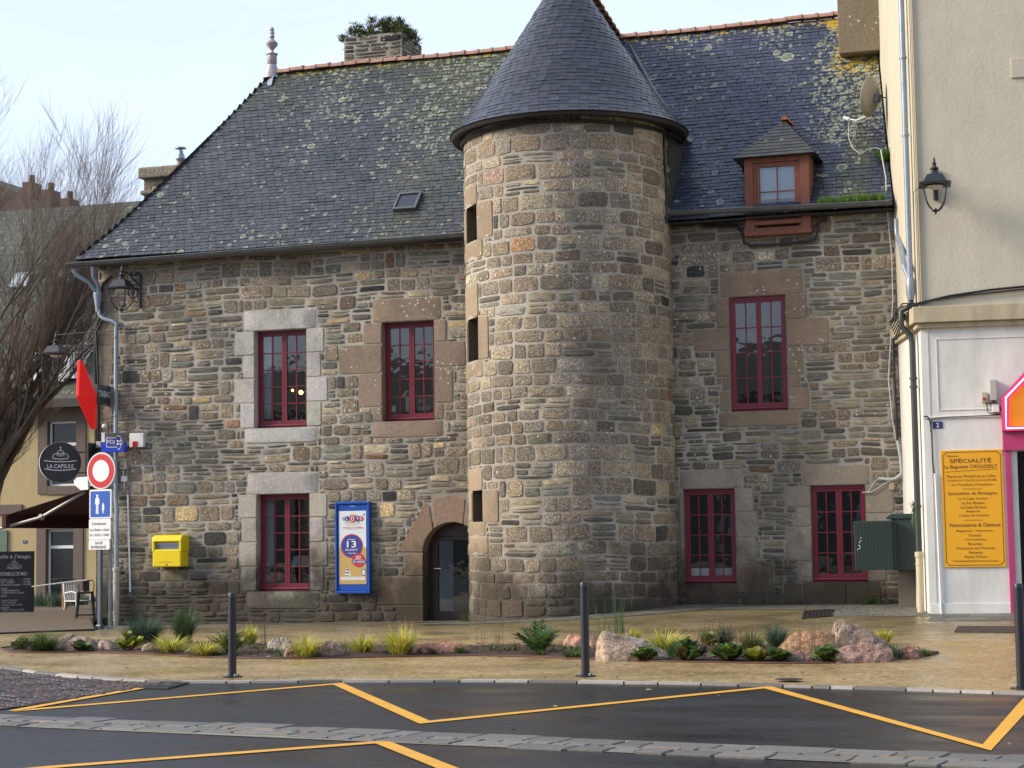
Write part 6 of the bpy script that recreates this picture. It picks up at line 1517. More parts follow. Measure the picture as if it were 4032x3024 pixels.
# tobacconist's red double cone with its TABAC box
XT = -9.13
q_ = [WX(x, y, XT) for x, y in ((316, 1420), (377, 1560), (368, 1690), (305, 1560))]
tcar = thing('tabac_sign', 'bright red elongated diamond tobacconist sign with a grey TABAC box', 'shop sign', (XT, (q_[0].y+q_[1].y)/2, q_[2].z))
c = sum(q_, Vector())/4; b = MB()
top, rt_, bt_, lt_ = q_
b.prism  # bevelled lozenge: ridge line lifted on both faces
def loz(sgn):
    m1 = lt_.lerp(rt_, .33); m2 = lt_.lerp(rt_, .67); return [m+Vector((sgn*.11, 0, 0)) for m in (m1, m2)]
tl, tr_ = top+Vector((0, -.06, 0)), top+Vector((0, .06, 0)); bl_, br_ = bt_+Vector((0, -.06, 0)), bt_+Vector((0, .06, 0))
ids = {}
for nme, p in dict(tl=tl, tr=tr_, bl=bl_, br=br_, l=lt_, r=rt_).items():
    for s in (-1, 1): ids[nme, s] = b.vert(p+Vector((s*.035, 0, 0)))
for s in (-1, 1):
    A, B = [b.vert(p) for p in loz(s)]
    for f in (('l', 'tl', A), ('tl', A, B, 'tr'), ('tr', B, 'r'), ('l', A, 'bl'), ('bl', A, B, 'br'), ('br', B, 'r')): b.face([ids[x, s] if isinstance(x, str) else x for x in f])
ring = ['l', 'tl', 'tr', 'r', 'br', 'bl']
for a, c_ in zip(ring, ring[1:]+ring[:1]): b.face((ids[a, -1], ids[c_, -1], ids[c_, 1], ids[a, 1]))
b.build('diamond', pm('bright_red_plastic', (.72, .012, .012), .35, emit=(.8, .01, .01), es=.12), tcar, bev=.012)
za, zb2 = WX(404, 1518, XT).z, WX(404, 1592, XT).z; ya, yb2 = WX(374, 1550, XT).y, WX(437, 1550, XT).y
TX = frame((XT+.07, 0, 0), (1, 0, 0))
b = MB(); b.box(XT-.07, XT+.07, ya, yb2, zb2, za); b.build('box', pm('slate_grey_panel', (.05, .06, .075), .4), tcar, bev=.01)
b = MB(); yA, yB = WX(376, 1550, XT).y, WX(424, 1550, XT).y; Tt = frame((XT+.075, (yA+yB)/2, (za+zb2)/2+.01), (1, 0, 0)); add_text(b, 'TABAC', Tt, -(yB-yA)/2, (yB-yA)/2, 0, (za-zb2)*.34, .035, 0); b.build('lettering', M_TEXTW, tcar, fixn=False)
b = MB(); b.box(XT-.05, XT+.05, yb2, -.0, zb2+.04, zb2+.08); b.box(XT-.05, XT+.05, yb2, -.0, za-.08, za-.04); b.box(XT-.08, XT+.08, -.04, 0, zb2, za); b.build('bracket', M_SGR, tcar)
# globe light, FDJ box, alarm box
p = W(411, 1678, -.12); t = thing('globe_light', 'small white globe above the blue FDJ sign', 'light', p)
b = MB(); b.lathe([(.0, -.055), (.03, -.046), (.05, -.022), (.055, 0), (.05, .022), (.03, .046), (0, .055)], p, 16); b.build('globe', M_WHITE, t, smooth=True)
b = MB(); b.tube([p, (p.x, 0, p.z)], .02, 8); b.build('stem', M_WHITE, t)
nF = Vector((.1, -1, 0)).normalized(); pF = W(445, 1742, -.45); TF = frame(pF, nF); TFi = TF.inverted()
def fq(x, y): q = TFi @ RP(x, y, pF, tuple(nF)); return q.x, q.z
def f2(x0, y0, x1, y1): a, c = fq(x0, y0), fq(x1, y1); return a[0], c[0], c[1], a[1]
t = thing('lottery_sign', 'small blue and grey FDJ light box with a white arrow, at the downpipe', 'shop sign', pF)
b = MB(); b.T = TF; r = f2(400, 1740, 489, 1779); b.box(r[0], r[1], -.0, .14, r[2], r[3]); b.mi = 1; r2 = f2(414, 1706, 489, 1741); b.box(r2[0], r2[1], .0, .13, r2[2], r2[3]-.0); b.mi = 2; r3 = f2(400, 1703, 413, 1741); b.box(r3[0], r3[1], -.005, .14, r3[2], r3[3])
b.build('box', [pm('royal_blue', (.015, .05, .55), .35), pm('taupe', (.13, .12, .115), .5), M_WHITE], t, bev=.004)
b = MB(); b.T = TF
def cc3(x, y): return fq(x/1.8433, 1600+y/1.8433)
arw = [cc3(*q) for q in ((772, 232), (778, 226), (848, 226), (848, 212), (870, 212), (893, 262), (868, 314), (856, 314), (854, 298), (778, 298), (772, 290))]
k3 = 1.0; ctr = cc3(830, 262); ins_ = [(ctr[0]+(x-ctr[0])*.93, ctr[1]+(z-ctr[1])*.86) for x, z in arw]
flat(b, arw, -.006); b.mi = 1; flat(b, ins_, -.009); b.mi = 0; b.T = None
a, c = cc3(782, 262), cc3(834, 262); b.col = (1, 1, 1, 1); add_text(b, 'FDJ', TF, a[0], c[0], a[1], (cc3(0, 245)[1]-cc3(0, 280)[1]), .0, -.012, .0)
b.T = TF
for k in range(4):
    an = radians(45+90*k); x, z = cc3(866, 262); flat(b, [(x+.045*cos(an)+.03*cos(t_)*cos(an)-.02*sin(t_)*sin(an), z+.045*sin(an)+.03*cos(t_)*sin(an)+.02*sin(t_)*cos(an)) for t_ in [2*pi*i/12 for i in range(12)]], -.012)
b.mi = 2; flat(b, disc(cc3(876, 258)[0], cc3(876, 258)[1], .014, 10), -.014)
b.build('logo', [M_TEXTW, pm('deep_blue', (.02, .03, .25), .4), M_RED], t, fixn=False)
b = MB(); b.T = TF; b.box(r[1]-.12, r[1]-.06, .12, .42, r[2]+.1, r[2]+.14); b.build('bracket', M_IRON, t)
a, c = W(509, 1707, -.1), W(564, 1760, -.1)
t = thing('alarm_box', 'white alarm box with a red panel, right of the downpipe', 'alarm box', (a.x, -.05, c.z))
b = MB(); b.box(a.x, c.x, -.1, 0, c.z, a.z); b.build('case', M_WHITE, t, bev=.01)
a, c = W(523, 1738, -.1), W(541, 1760, -.1); b = MB(); b.box(a.x, c.x, -.115, -.099, c.z, a.z); b.build('strobe', pm('red_lens', (.5, .02, .01), .3), t, bev=.004)
def wallbox(name, label, cat, px, mat, d_=.06, extra=None):
    a, c = W(px[0], px[1], -d_), W(px[2], px[3], -d_); t = thing(name, label, cat, (a.x, 0, c.z)); b = MB(); b.box(a.x, c.x, -d_, 0, c.z, a.z); b.build('case', mat, t, bev=.005)
    if extra: extra(t, a, c)
    return t
M_BEI = pm('aged_plastic', (.42, .39, .30), .5, var=.2, vs=10)
def ex1(t, a, c):
    b = MB(); b.tube([(a.x+.06, -.06, c.z+.06), (a.x+.06, -.075, c.z+.06)], .022, 10); b.build('button', D.materials['red_button'], t)
wallbox('switch_box', 'beige switch box with a red button, right of the downpipe', 'switch box', (471, 1808, 497, 1847), M_BEI, .06, ex1)
def ex2(t, a, c):
    b = MB()
    b.tube([W(486, 1850, -.02), W(486, 1876, -.02)], .012, 6); b.tube([W(489, 1896, -.02), W(490, 1920, -.02)], .012, 6); b.build('conduit', M_WHITE, t)
wallbox('junction_box', 'small white junction box under the beige switch box', 'junction box', (476, 1876, 498, 1896), M_WHITE, .05, ex2)
wallbox('junction_box', 'small grey box left of the FDJ sign', 'junction box', (378, 1738, 396, 1762), M_SGR, .1)
b = MB(); pts = [W(503, 1947, -.03), W(513, 2330, -.03)]; b.tube(pts, .02, 8); b.build('conduit', M_WHITE, None, loc=pts[1], smooth=True, label='straight white conduit fixed to the wall left of the letter box', category='conduit')
b = MB(); b.tube([(-9.05, -.04, 7.35), (-9.25, -.05, 7.2), (-9.32, -.05, 6.9), (-9.30, -.06, 6.5), (-9.42, -.05, 6.2), (-9.45, -.02, 5.6), (-9.42, -.03, 4.2), (-9.40, -.04, 3.4), (-9.42, -.04, 2.6)], .035, 7); b.tube([(-9.30, -.06, 6.9), (-9.26, -.07, 6.4), (-9.40, -.07, 6.15), (-9.35, -.05, 5.0), (-9.36, -.05, 3.0)], .022, 6)
b.build('cable_bundle', M_BLACK, None, loc=(-9.4, 0, 3), smooth=True, label='black cable bundle running down the left corner of the stone house', category='cable')
# yellow letter box
YBX = -.36; a, c = W(600, 2114, YBX), W(712, 2232, YBX)
lb = thing('letter_box', 'yellow wall letter box with a hooded slot', 'letter box', ((a.x+c.x)/2, 0, c.z))
M_YB = pm('postal_yellow', (.78, .60, .008), .32, var=.07, vs=5, dirt=.06)
x0, x1, z0, z1 = a.x, c.x, c.z, a.z; H = z1-z0
zs0, zs1 = z1-H*.42, z1-H*.13
b = MB()
b.box(x0, x1, YBX+.0, 0, z0, zs0); b.box(x0, x1, YBX+.09, 0, zs0, zs1)
b.build('body', M_YB, lb, bev=.025)
b = MB(); b.prism([(x0-.012, YBX-.012, zs1-.02), (x0-.012, YBX+.02, z1), (x0-.012, YBX+.07, z1+.035), (x0-.012, 0, z1+.035), (x0-.012, 0, zs1-.02)], (x1-x0+.024, 0, 0)); b.build('hood', M_YB, lb, bev=.02)
for xa, xb in ((x0-.01, x0+.045), (x1-.045, x1+.01)):
    b = MB(); b.box(xa, xb, YBX-.005, .0, zs0-.05, zs1); b.build('cheek', M_YB, lb, bev=.012)
b = MB(); b.box(x0+.06, x1-.06, YBX+.07, YBX+.085, zs0+.02, zs1-.05); b.build('information_plate', pm('white_blue_plate', (.45, .5, .56), .3, var=.3, vs=20), lb)
b = MB(); b.box(x0+.05, x1-.05, YBX+.055, YBX+.06, zs0, zs0+.1); b.build('slot_shadow_plate', pm('grey_blue_plate', (.13, .16, .22), .4, var=.4, vs=30), lb)
b = MB(); xm = (x0+x1)/2; b.box(xm-.18, xm+.16, YBX-.004, YBX, z0+.10, z0+.107); b.tube([(xm, YBX-.006, z0+.045), (xm, YBX, z0+.045)], .022, 12); b.build('lock', pm('dull_brass', (.25, .2, .05), .4, .6), lb)
# lottery poster case
a, c = W(1318, 1978, -.12), W(1456, 2336, -.12)
x0, x1, z0, z1 = a.x, c.x, c.z, a.z; z1 = (W(1316, 1977, -.12).z+W(1455, 1973, -.12).z)/2; z0 = (W(1325, 2338, -.12).z+W(1458, 2336, -.12).z)/2
ps = thing('poster_case', 'tall blue framed lottery poster case on the stone wall', 'poster case', ((x0+x1)/2, 0, z0))
fw = .085; b = MB(); M_FB = pm('royal_blue_frame', (.010, .075, .36), .35)
b.box(x0, x0+fw*.5, -.12, 0, z0, z1); b.box(x1-fw*.5, x1, -.12, 0, z0, z1); b.box(x0+fw*.5, x1-fw*.5, -.12, 0, z1-fw*.6, z1); b.box(x0+fw*.5, x1-fw*.5, -.12, 0, z0, z0+fw*.6)
b.box(x0+fw*.5, x1-fw*.5, -.09, -.0, z0+fw*.6, z1-fw*.6); b.build('frame', M_FB, ps, bev=.012)
px0, px1 = x0+fw*.95, x1-fw*.95; pz0, pz1 = z0+.19, z1-.19; pw, ph = px1-px0, pz1-pz0
TPo = frame(((px0+px1)/2, -.094, pz0), (0, -1, 0))
pst = MB(); pst.T = TPo
mats = [pm('poster_white', (.66, .70, .72), .5), pm('poster_gold', (.50, .34, .12), .5, var=.1, vs=14), pm('poster_blue', (.03, .05, .27), .5), pm('poster_red', (.50, .03, .05), .5), pm('poster_tan', (.45, .33, .20), .5), M_TEXTW]
Hx = pw/2
pst.mi = 0; flat(pst, [(-Hx, 0), (Hx, 0), (Hx, ph), (-Hx, ph)], 0); pst.mi = 1; flat(pst, [(-Hx, 0), (Hx, 0), (Hx, ph*.50), (-Hx, ph*.49)], -.002)
pst.mi = 3; flat(pst, disc(-.02, ph*.52, pw*.41), -.004); pst.mi = 2; flat(pst, disc(-.02, ph*.52, pw*.375), -.006)
pst.mi = 3; flat(pst, disc(.13, ph*.325, pw*.235), -.008); pst.mi = 2; flat(pst, [(-.02, ph*.285), (Hx*.97, ph*.29), (Hx*.97, ph*.325), (-.02, ph*.32)], -.010)
pst.mi = 0; flat(pst, rrect(-Hx+.03, Hx-.03, ph*.055, ph*.10, .008), -.004); pst.mi = 2; flat(pst, rrect(Hx*.68, Hx*.92, ph*.115, ph*.20, .008), -.004); pst.mi = 0; flat(pst, rrect(Hx*.71, Hx*.89, ph*.125, ph*.19, .004), -.006)
for k, (x, r_) in enumerate(((-.115, .055), (.005, .075), (.115, .062), (.195, .05))): pst.mi = (2, 3, 2, 3)[k]; flat(pst, disc(x, ph*.893, r_), -.003-.001*k)
pst.mi = 2; flat(pst, [(-.235, ph*.895), (-.19, ph*.925), (-.145, ph*.895), (-.19, ph*.865)], -.003); pst.mi = 0; [flat(pst, disc(-.19+.012*sx, ph*.895+.012*sz, .010, 8), -.006) for sx in (-1, 1) for sz in (-1, 1)]
pst.mi = 2; flat(pst, disc(Hx*.86, ph*.948, .018, 12), -.003)
pst.mi = 4; flat(pst, rrect(-.07, .07, ph*.93, ph*.955, .008), -.003)
pst.mi = 4
for zz in (.80, .748): flat(pst, [(-.13, ph*zz), (.13, ph*zz), (.13, ph*zz+.004), (-.13, ph*zz+.004)], -.004)
for k, (x, z, w2, h2, mi) in enumerate(((-.13, .13, .045, .17, 2), (-.07, .12, .045, .11, 4))):
    for i in range(6):
        pst.mi = mi if i % 2 else 5; t0, t1 = i/6, (i+1)/6; flat(pst, [(x-w2*(1-t0), ph*z+h2*t0), (x+w2*(1-t0), ph*z+h2*t0), (x+w2*(1-t1), ph*z+h2*t1), (x-w2*(1-t1), ph*z+h2*t1)], -.006)
pst.T = None
tx = lambda s, xa, xb, zf, h, mi, bold=.02, y=-.013: (setattr(pst, 'mi', mi), add_text(pst, s, TPo, xa, xb, ph*zf, h, bold, y))
tx('L', -.135, -.10, .893, .06, 5, .05); tx('O', -.035, .045, .893, .085, 5, .05); tx('T', .09, .145, .893, .065, 5, .05); tx('O', .17, .22, .893, .055, 5, .05)
tx('SUPER', -.055, .055, .943, .022, 5, .04); tx('NOUVEL AN', -.165, .16, .84, .045, 4, .04); tx('VENDREDI 31 DÉCEMBRE', -.22, .225, .775, .036, 3, .04)
tx('MINIMUM', -.10, .06, .608, .024, 5, .04); tx('13', -.12, .085, .545, .135, 5, .07); tx('MILLIONS €', -.155, .115, .468, .040, 5, .05); tx('À GAGNER', -.105, .07, .422, .030, 5, .04)
tx('50', .075, .185, .365, .06, 5, .07); tx('GAGNANTS À', .04, .22, .334, .02, 5, .04); tx('20 000€', .0, Hx*.93, .305, .042, 5, .06)
tx('JOUER COMPORTE DES RISQUES : ENDETTEMENT, DÉPENDANCE', -Hx+.05, Hx-.05, .088, .012, 2, .01); tx('APPELEZ LE 09 74 75 13 13 (APPEL NON SURTAXÉ)', -Hx+.09, Hx-.09, .068, .010, 2, .01)
pst.build('poster', mats, ps, fixn=False)
b = MB(); add_text(b, 'FDJ', frame(((x0+x1)/2, -.094, z1-.105), (0, -1, 0)), -.05, .05, .01, .022, .03, 0); b.build('lettering', M_TEXTW, ps, fixn=False)
# iron ring beside the poster
p = W(1466, 2242, -.05); b = MB(); b.tube([p+Vector((.045*cos(t_), 0, .045*sin(t_))) for t_ in [2*pi*i/14 for i in range(15)]], .01, 6); b.tube([p+Vector((0, 0, .045)), p+Vector((0, .06, .045))], .012, 6); b.build('iron_ring', M_IRON, None, loc=p, smooth=True, label='small rusty iron ring in the wall right of the poster case', category='ring')

# ================================================================== THINGS SEEN THROUGH THE WINDOWS
def WI(x, y, Y): return W(x, y, Y)
M_BULB = pm('lit_bulb', (1, .7, .3), .3, emit=(1, .50, .13), es=5)
pl_ = thing('pendant_lamp', 'lit warm pendant lamp with two bulbs inside the upper left window', 'lamp', W(1170, 1545, 1.2))
for x, y, r_ in ((1152, 1537, .03), (1185, 1545, .05)):
    b = MB(); p = WI(x, y, 1.2); b.lathe([(0, -r_), (r_*.7, -r_*.7), (r_, 0), (r_*.7, r_*.7), (0, r_)], p, 12); b.build('bulb', M_BULB, pl_, smooth=True)
b = MB(); b.tube([WI(1140, 1538, 1.2), WI(1205, 1541, 1.2)], .012, 6); b.tube([WI(1172, 1540, 1.2), WI(1172, 1460, 1.2)], .008, 6); b.build('rod', pm('brass', (.5, .3, .1), .4, .8), pl_)
def curtain(label, x0, x1, y0, y1, Y=.36, mat=M_CURT):
    b = MB(); a, c = W(x0, y0, Y), W(x1, y1, Y); n = 16
    for i in range(n): 
        xa, xb = a.x+(c.x-a.x)*i/n, a.x+(c.x-a.x)*(i+1)/n; ya, yb2 = Y+.012*sin(i*1.7), Y+.012*sin((i+1)*1.7); b.poly([(xa, ya, c.z), (xb, yb2, c.z), (xb, yb2, a.z), (xa, ya, a.z)])
    b.build('curtain', mat, None, loc=(a.x, Y, c.z), smooth='all', fixn=False, label=label, category='curtain')
M_REV = pm('pale_reveal', (.42, .44, .47), .9, var=.1)
curtain('pale strip of curtain inside the upper window with the lamp', 1028, 1068, 1318, 1650, .40, M_REV)
curtain('pale strip of curtain inside the ground floor window left of the poster', 1040, 1078, 1960, 2290, .40, M_REV)
curtain('short white half curtain in the window beside the tower', 2700, 2898, 2238, 2266, .30, M_WHITE)
curtain('grey folded curtain edge inside the large right upper window', 3066, 3088, 1352, 1592, .35, pm('grey_curtain', (.13, .16, .16), .9))
def pot(label, x, y, Y, col=(.32, .11, .05), plant=True, seed=1, s=1):
    p = W(x, y, Y); b = MB(); b.col = (*col, 1); b.lathe([(.05*s, 0), (.07*s, .13*s), (.08*s, .13*s), (.08*s, .16*s), (.06*s, .16*s), (.055*s, .14*s), (0, .14*s)], p, 14)
    t = thing('flower_pot', label, 'flower pot', p); b.build('pot', M_ATTR, t, smooth=True)
    if plant: b = MB(); blades(b, p+Vector((0, 0, .13*s)), 40, .25*s, .16*s, GD, .02, .4, seed, rr=.03); b.build('plant', M_PLANT, t, fixn=False)
pot('terracotta pot with a green plant behind the left panes of the ground floor window', 1072, 2288, .40, seed=3, s=1.15)
pot('terracotta pot with a green plant behind the middle panes of the ground floor window', 1100, 2286, .46, seed=4, s=1.1)
b = MB(); p = W(1182, 2222, .6); T_ = frame(p, (0, -1, 0)); b.T = T_; b.prism([(-.10, -.05, .18), (.22, -.05, .18), (.22, -.05, -.06), (-.24, -.05, -.06)], (0, .25, 0)); b.build('lamp_shade', pm('beige_shade', (.36, .27, .18), .8), None, loc=p, label='beige lamp shade inside the ground floor window left of the poster', category='lamp shade')
b = MB(); p = W(1163, 2200, .45); T_ = frame(p, (0, -1, 0)); b.T = T_; b.prism([(-.02, -.01, .0), (.08, -.01, .0), (.02, -.01, -.17), (-.08, -.01, -.17)], (0, .02, 0)); b.build('brochure', pm('turquoise_card', (.12, .40, .45), .5), None, loc=p, label='turquoise brochure leaning inside the ground floor window', category='brochure')
t = thing('chalk_sign', 'black chalk sign reading Bon appetit inside the window near the tower', 'chalkboard', W(1670, 1640, .45)); Yq = .45
a, c = W(1640, 1560, Yq), W(1712, 1625, Yq); b = MB(); b.box(a.x, c.x, Yq, Yq+.02, c.z, a.z); b.build('board', M_CARD, t)
Tq = frame((a.x, Yq-.004, 0), (0, -1, 0)); b = MB(); u0 = lambda x: W(x, 1590, Yq).x-a.x; add_text(b, 'Bon', Tq, u0(1648), u0(1678), W(1660, 1577, Yq).z, .10, .0, 0, .2); add_text(b, 'appétit', Tq, u0(1648), u0(1700), W(1660, 1607, Yq).z, .10, .0, 0, .2); b.build('lettering', pm('chalk_green', (.45, .6, .4), .9), t, fixn=False)
b = MB(); p = W(1602, 1575, .5); a, c = W(1597, 1545, .5), W(1612, 1622, .5); b.box(a.x, c.x, .5, .52, c.z, a.z); b.prism([(a.x-.12, .5, a.z-.12), (a.x, .5, a.z+.04), (c.x+.02, .5, a.z+.02), (c.x+.02, .5, a.z-.08)], (0, .03, 0)); b.build('picture_frame', pm('cream_frame', (.5, .42, .32), .6), None, loc=(a.x, .5, c.z), label='cream frame leaning inside the brown-surround window', category='frame')
b = MB(); a, c = W(1541, 1598, .38), W(1556, 1623, .38); b.box(a.x, c.x, .38, .45, c.z, a.z); b.build('white_box', M_WHITE, None, loc=(a.x, .38, c.z), label='small white box on the sill inside the brown-surround window', category='box')
def pumpkin(label, x, y, Y, r_):
    p = W(x, y, Y); b = MB(); n = 16
    for i in range(7):
        ph_ = pi*i/6
        ring = [b.vert(p+Vector((r_*sin(ph_)*(1+.1*cos(8*2*pi*j/n))*cos(2*pi*j/n), r_*sin(ph_)*(1+.1*cos(8*2*pi*j/n))*sin(2*pi*j/n), r_*.75*(1-cos(ph_))))) for j in range(n)]
        if i: [b.face((prev[j], prev[(j+1) % n], ring[(j+1) % n], ring[j])) for j in range(n)]
        prev = ring
    t = thing('pumpkin', label, 'pumpkin', p); b.build('flesh', pm('pumpkin_orange', (.55, .14, .02), .5) if 'pumpkin_orange' not in D.materials else D.materials['pumpkin_orange'], t, smooth='all'); b = MB(); b.tube([p+Vector((0, 0, r_*1.45)), p+Vector((.01, 0, r_*1.75))], .012, 6); b.build('stalk', M_BARK, t)
pumpkin('orange pumpkin behind the panes next to the green cabinet', 3340, 2256, .35, .10)
pumpkin('small orange pumpkin in the lower left pane of the right-hand window', 3222, 2256, .35, .06)

# ================================================================== ON THE ROOFS
b = MB(); rk = random.Random(77)
for x, n, h in [(x_, 40, .15) for x_ in rng_(6.3, 7.5, 26)]: blades(b, (x, EY-.06+rk.uniform(-.04, .05), 7.80), n, h*rk.uniform(.7, 1.4), .07, [(.07, .20, .02), (.11, .26, .03), (.16, .22, .04)], .007, .3, rk.randint(0, 9999), rr=.06)
b.build('gutter_grass', M_PLANT, None, fixn=False, kind='stuff', label='bright green grass growing in the right-hand gutter', category='grass')
p = RP(3478, 620, (0, EY, EZ), tuple(nrm)); b = MB(); blades(b, p, 170, .22, .25, [(.06, .17, .02), (.10, .22, .04)], .02, .7, 8, rr=.12); blades(b, p+Vector((0, 0, .05)), 80, -.2, .2, [(.06, .17, .02)], .02, .3, 9, rr=.1)
b.build('roof_fern', M_PLANT, None, loc=p, fixn=False, label='green fern clump on the slates against the cream wall', category='fern')
b = MB()
for i in range(230):
    x, y = rk.uniform(-5.52, -3.88), rk.uniform(4.3, 5.7); e_ = abs((x+4.7)/.95); top = 13.42+.42*max(0, 1-e_**2.5); z = rk.uniform(13.36, top); ed = 1 if e_ > .8 else 0
    blades(b, (x, y, z-ed*.12), 26, rk.uniform(.07, .17)*(1 if rk.random() > .25*ed else -1), rk.uniform(.08, .18), [(.05, .08, .025), (.08, .115, .035), (.12, .14, .05), (.14, .12, .06), (.06, .10, .03)], .020, .5, i, rr=.09)
b.build('chimney_plants', M_PLANT, None, loc=(-4.7, 4.9, 13.3), fixn=False, kind='stuff', label='dense dark green plants covering the top of the broad stone chimney', category='plants')
# satellite dish
pd_ = W(3427, 380, 1.0); wl_x = 7.64-.167*1.0
dish = thing('satellite_dish', 'weathered round satellite dish fixed to the cream wall above the slates', 'satellite dish', pd_)
nd = Vector((-.93, .31, .20)).normalized(); zaxis = nd; xa_ = Vector((0, 0, 1)).cross(zaxis).normalized(); ya_ = zaxis.cross(xa_); Td = Matrix((xa_, ya_, zaxis)).transposed().to_4x4(); Td.translation = pd_
b = MB(); b.T = Td; R = 80/pxm(pd_); b.lathe([(.001, -.10), (R*.4, -.085), (R*.75, -.04), (R, .015), (R+.006, .018), (R, .004), (R*.75, -.055), (R*.4, -.10), (.001, -.115)], (0, 0, 0), 32)
b.build('reflector', pm('weathered_grey_dish', (.30, .28, .23), .6, var=.2, vs=4, dirt=.6), dish, smooth='all')
b = MB(); b.T = Td; b.box(-.07, .07, -.10, .06, -.2, -.1); b.T = None; q = Td @ Vector((0, 0, -.16)); b.tube([q, Vector((wl_x, pd_.y+.1, q.z)), Vector((wl_x, pd_.y+.1, q.z-.6))], .02, 8); b.build('mount', pm('grey_mount', (.14, .15, .18), .5, .4), dish)
b = MB(); b.T = Td; b.tube([(0, -R*.95, 0), (-.05, -R*1.2, .25), (-.08, -R*1.15, .42)], .018, 6); b.tube([(-.08, -R*1.15, .42), (-.09, -R*1.1, .55)], .04, 8); b.build('feed_arm', M_WHITE, dish, smooth=True)
b = MB(); b.tube([RP(x, y, (0, EY-.05, EZ+.05), tuple(nrm)) for x, y in [(3345, 462), (3341, 500), (3342, 545), (3355, 580), (3378, 600), (3400, 598), (3425, 584), (3450, 582), (3475, 590)]], .008, 5); b.build('cable', D.materials['white_cable'], dish, smooth=True)

# ================================================================== LEFT BACKGROUND: TERRACE, YELLOW HOUSE, TREE
dk = MB(); e0_, e1_ = G(-200, 2508), G(372, 2487)
P = [e0_, e1_, Vector((-9.2, -.5, 0)), Vector((-9.2, 6, 0)), Vector((-26, 6, 0)), Vector((-26, -8, 0))]
dk.prism([(p.x, p.y, -.05) for p in P], (0, 0, .075+.0))
structure(dk.build('terrace', pm('terrace_boards', (.12, .088, .055), .7, var=.3, vs=6, bump=.4, bs=15), None))
b = MB(); b.tube([Vector((p.x, p.y, .03)) for p in (e0_, e1_, Vector((-9.2, -.6, 0)))], .014, 5); structure(b.build('terrace_edge', M_BLACK, None))
yh = thing('yellow_house', 'yellow rendered house with brown stone window surrounds behind the terrace', 'house', (-22, 18, 0))
YY = 18.0
def wy(x, y): p = W(x, y, YY); return p.x, p.z
w1 = (*[W(190, 1660, YY).x, W(301, 1912, YY).x], W(301, 1912, YY).z, W(190, 1660, YY).z)
w0 = (w1[0]-4.0, w1[1]-4.0, w1[2], w1[3])
d1_ = (W(184, 2085, YY).x, W(290, 2330, YY).x, -.3, W(184, 2085, YY).z)
s1_ = (W(-30, 2088, YY).x, W(30, 2340, YY).x, -.1, W(0, 2088, YY).z)
b = MB(); sheet(b, -34, -13, -1, 6.35, [w1, w0, d1_], lambda u, z, w: (u, YY-w, z)); b.poly([(-13, YY, -1), (-13, YY+8, -1), (-13, YY+8, 6.35), (-13, YY, 6.35)]); b.build('wall', M_YREN, yh, fixn=False)
M_BRS = pm('brown_stone', (.13, .10, .085), .85, var=.25, vs=6, bump=.3)
M_DK = pm('dark_interior', (.012, .012, .013), .3)
def ywin(r, name='window', nb=1, split=.62):
    x0, x1, z0, z1 = r; b = MB(); s = .36
    for q in ((x0-s, x0, z0-.25, z1+.35), (x1, x1+s, z0-.25, z1+.35), (x0, x1, z1, z1+.35), (x0, x1, z0-.28, z0)): b.box(q[0], q[1], YY-.05, YY+.25, q[2], q[3])
    o = b.build(name, M_BRS, yh, bev=.01)
    b = MB(); f_ = .07
    for q in ((x0, x0+f_, z0, z1), (x1-f_, x1, z0, z1), (x0+f_, x1-f_, z1-f_, z1), (x0+f_, x1-f_, z0, z0+f_), (x0+f_, x1-f_, z0+(z1-z0)*split, z0+(z1-z0)*split+.1)): b.box(q[0], q[1], YY+.12, YY+.18, q[2], q[3])
    b.build('frame', M_WHITE, o, bev=.005); b = MB(); b.poly([(x0, YY+.16, z0), (x1, YY+.16, z0), (x1, YY+.16, z1), (x0, YY+.16, z1)]); b.build('pane', pm('dark_pane', (.02, .022, .025), .08) if 'dark_pane' not in D.materials else D.materials['dark_pane'], o)
    return o
ywin(w1); ywin(w0); ywin(d1_, 'door', split=.74)
b = MB(); b.box(s1_[0], s1_[1], YY-.06, YY-.0, s1_[2], s1_[3]); b.build('shutter', pm('green_shutter', (.10, .16, .12), .7, var=.15), yh, bev=.01)
zb3 = W(0, 1990, YY).z; b = MB(); b.box(-30, W(90, 1990, YY).x, YY-.06, YY, zb3-.3, zb3+.02); b.build('string_course', M_BRS, yh, bev=.01)
# steep slate roof with dormers and rooflights
def slope_f(u, v, h): return (u, YY-.5+v*.66, 6.25+v*.75+h)
b = MB(); slates(b, slope_f, 10.5, lambda v: (-34, -17.6), .3, .45, random.Random(91), lambda u, v: (.12, 0, .3, 0), tint=(.85, .85, .8), lift=.03)
b.col = (.04, .04, .045, 1); b.poly([slope_f(-34, 0, -.02), slope_f(-13, 0, -.02), slope_f(-13, 10.5, -.02), slope_f(-34, 10.5, -.02)])
yr = b.build('roof', M_SLATE, yh, fixn=False)
b = MB(); b.box(-34, -13, YY-.62, YY-.05, 6.05, 6.35); b.build('eaves', pm('dark_eaves', (.03, .026, .022), .7), yh, bev=.02)
a, c = W(174, 1382, YY+.2), W(280, 1492, YY+.2); b = MB()
for q in ((a.x-.12, a.x+.1, c.z, a.z), (c.x-.1, c.x+.12, c.z, a.z), (a.x+.1, c.x-.1, c.z-.1, c.z+.18), (a.x+.1, c.x-.1, a.z-.15, a.z)): b.box(q[0], q[1], YY-.1, YY+2, q[2], q[3])
yd_ = b.build('dormer', M_WHITE, yh); b = MB(); b.poly([(a.x, YY, c.z), (c.x, YY, c.z), (c.x, YY, a.z), (a.x, YY, a.z)]); b.build('pane', D.materials['dark_pane'], yd_)
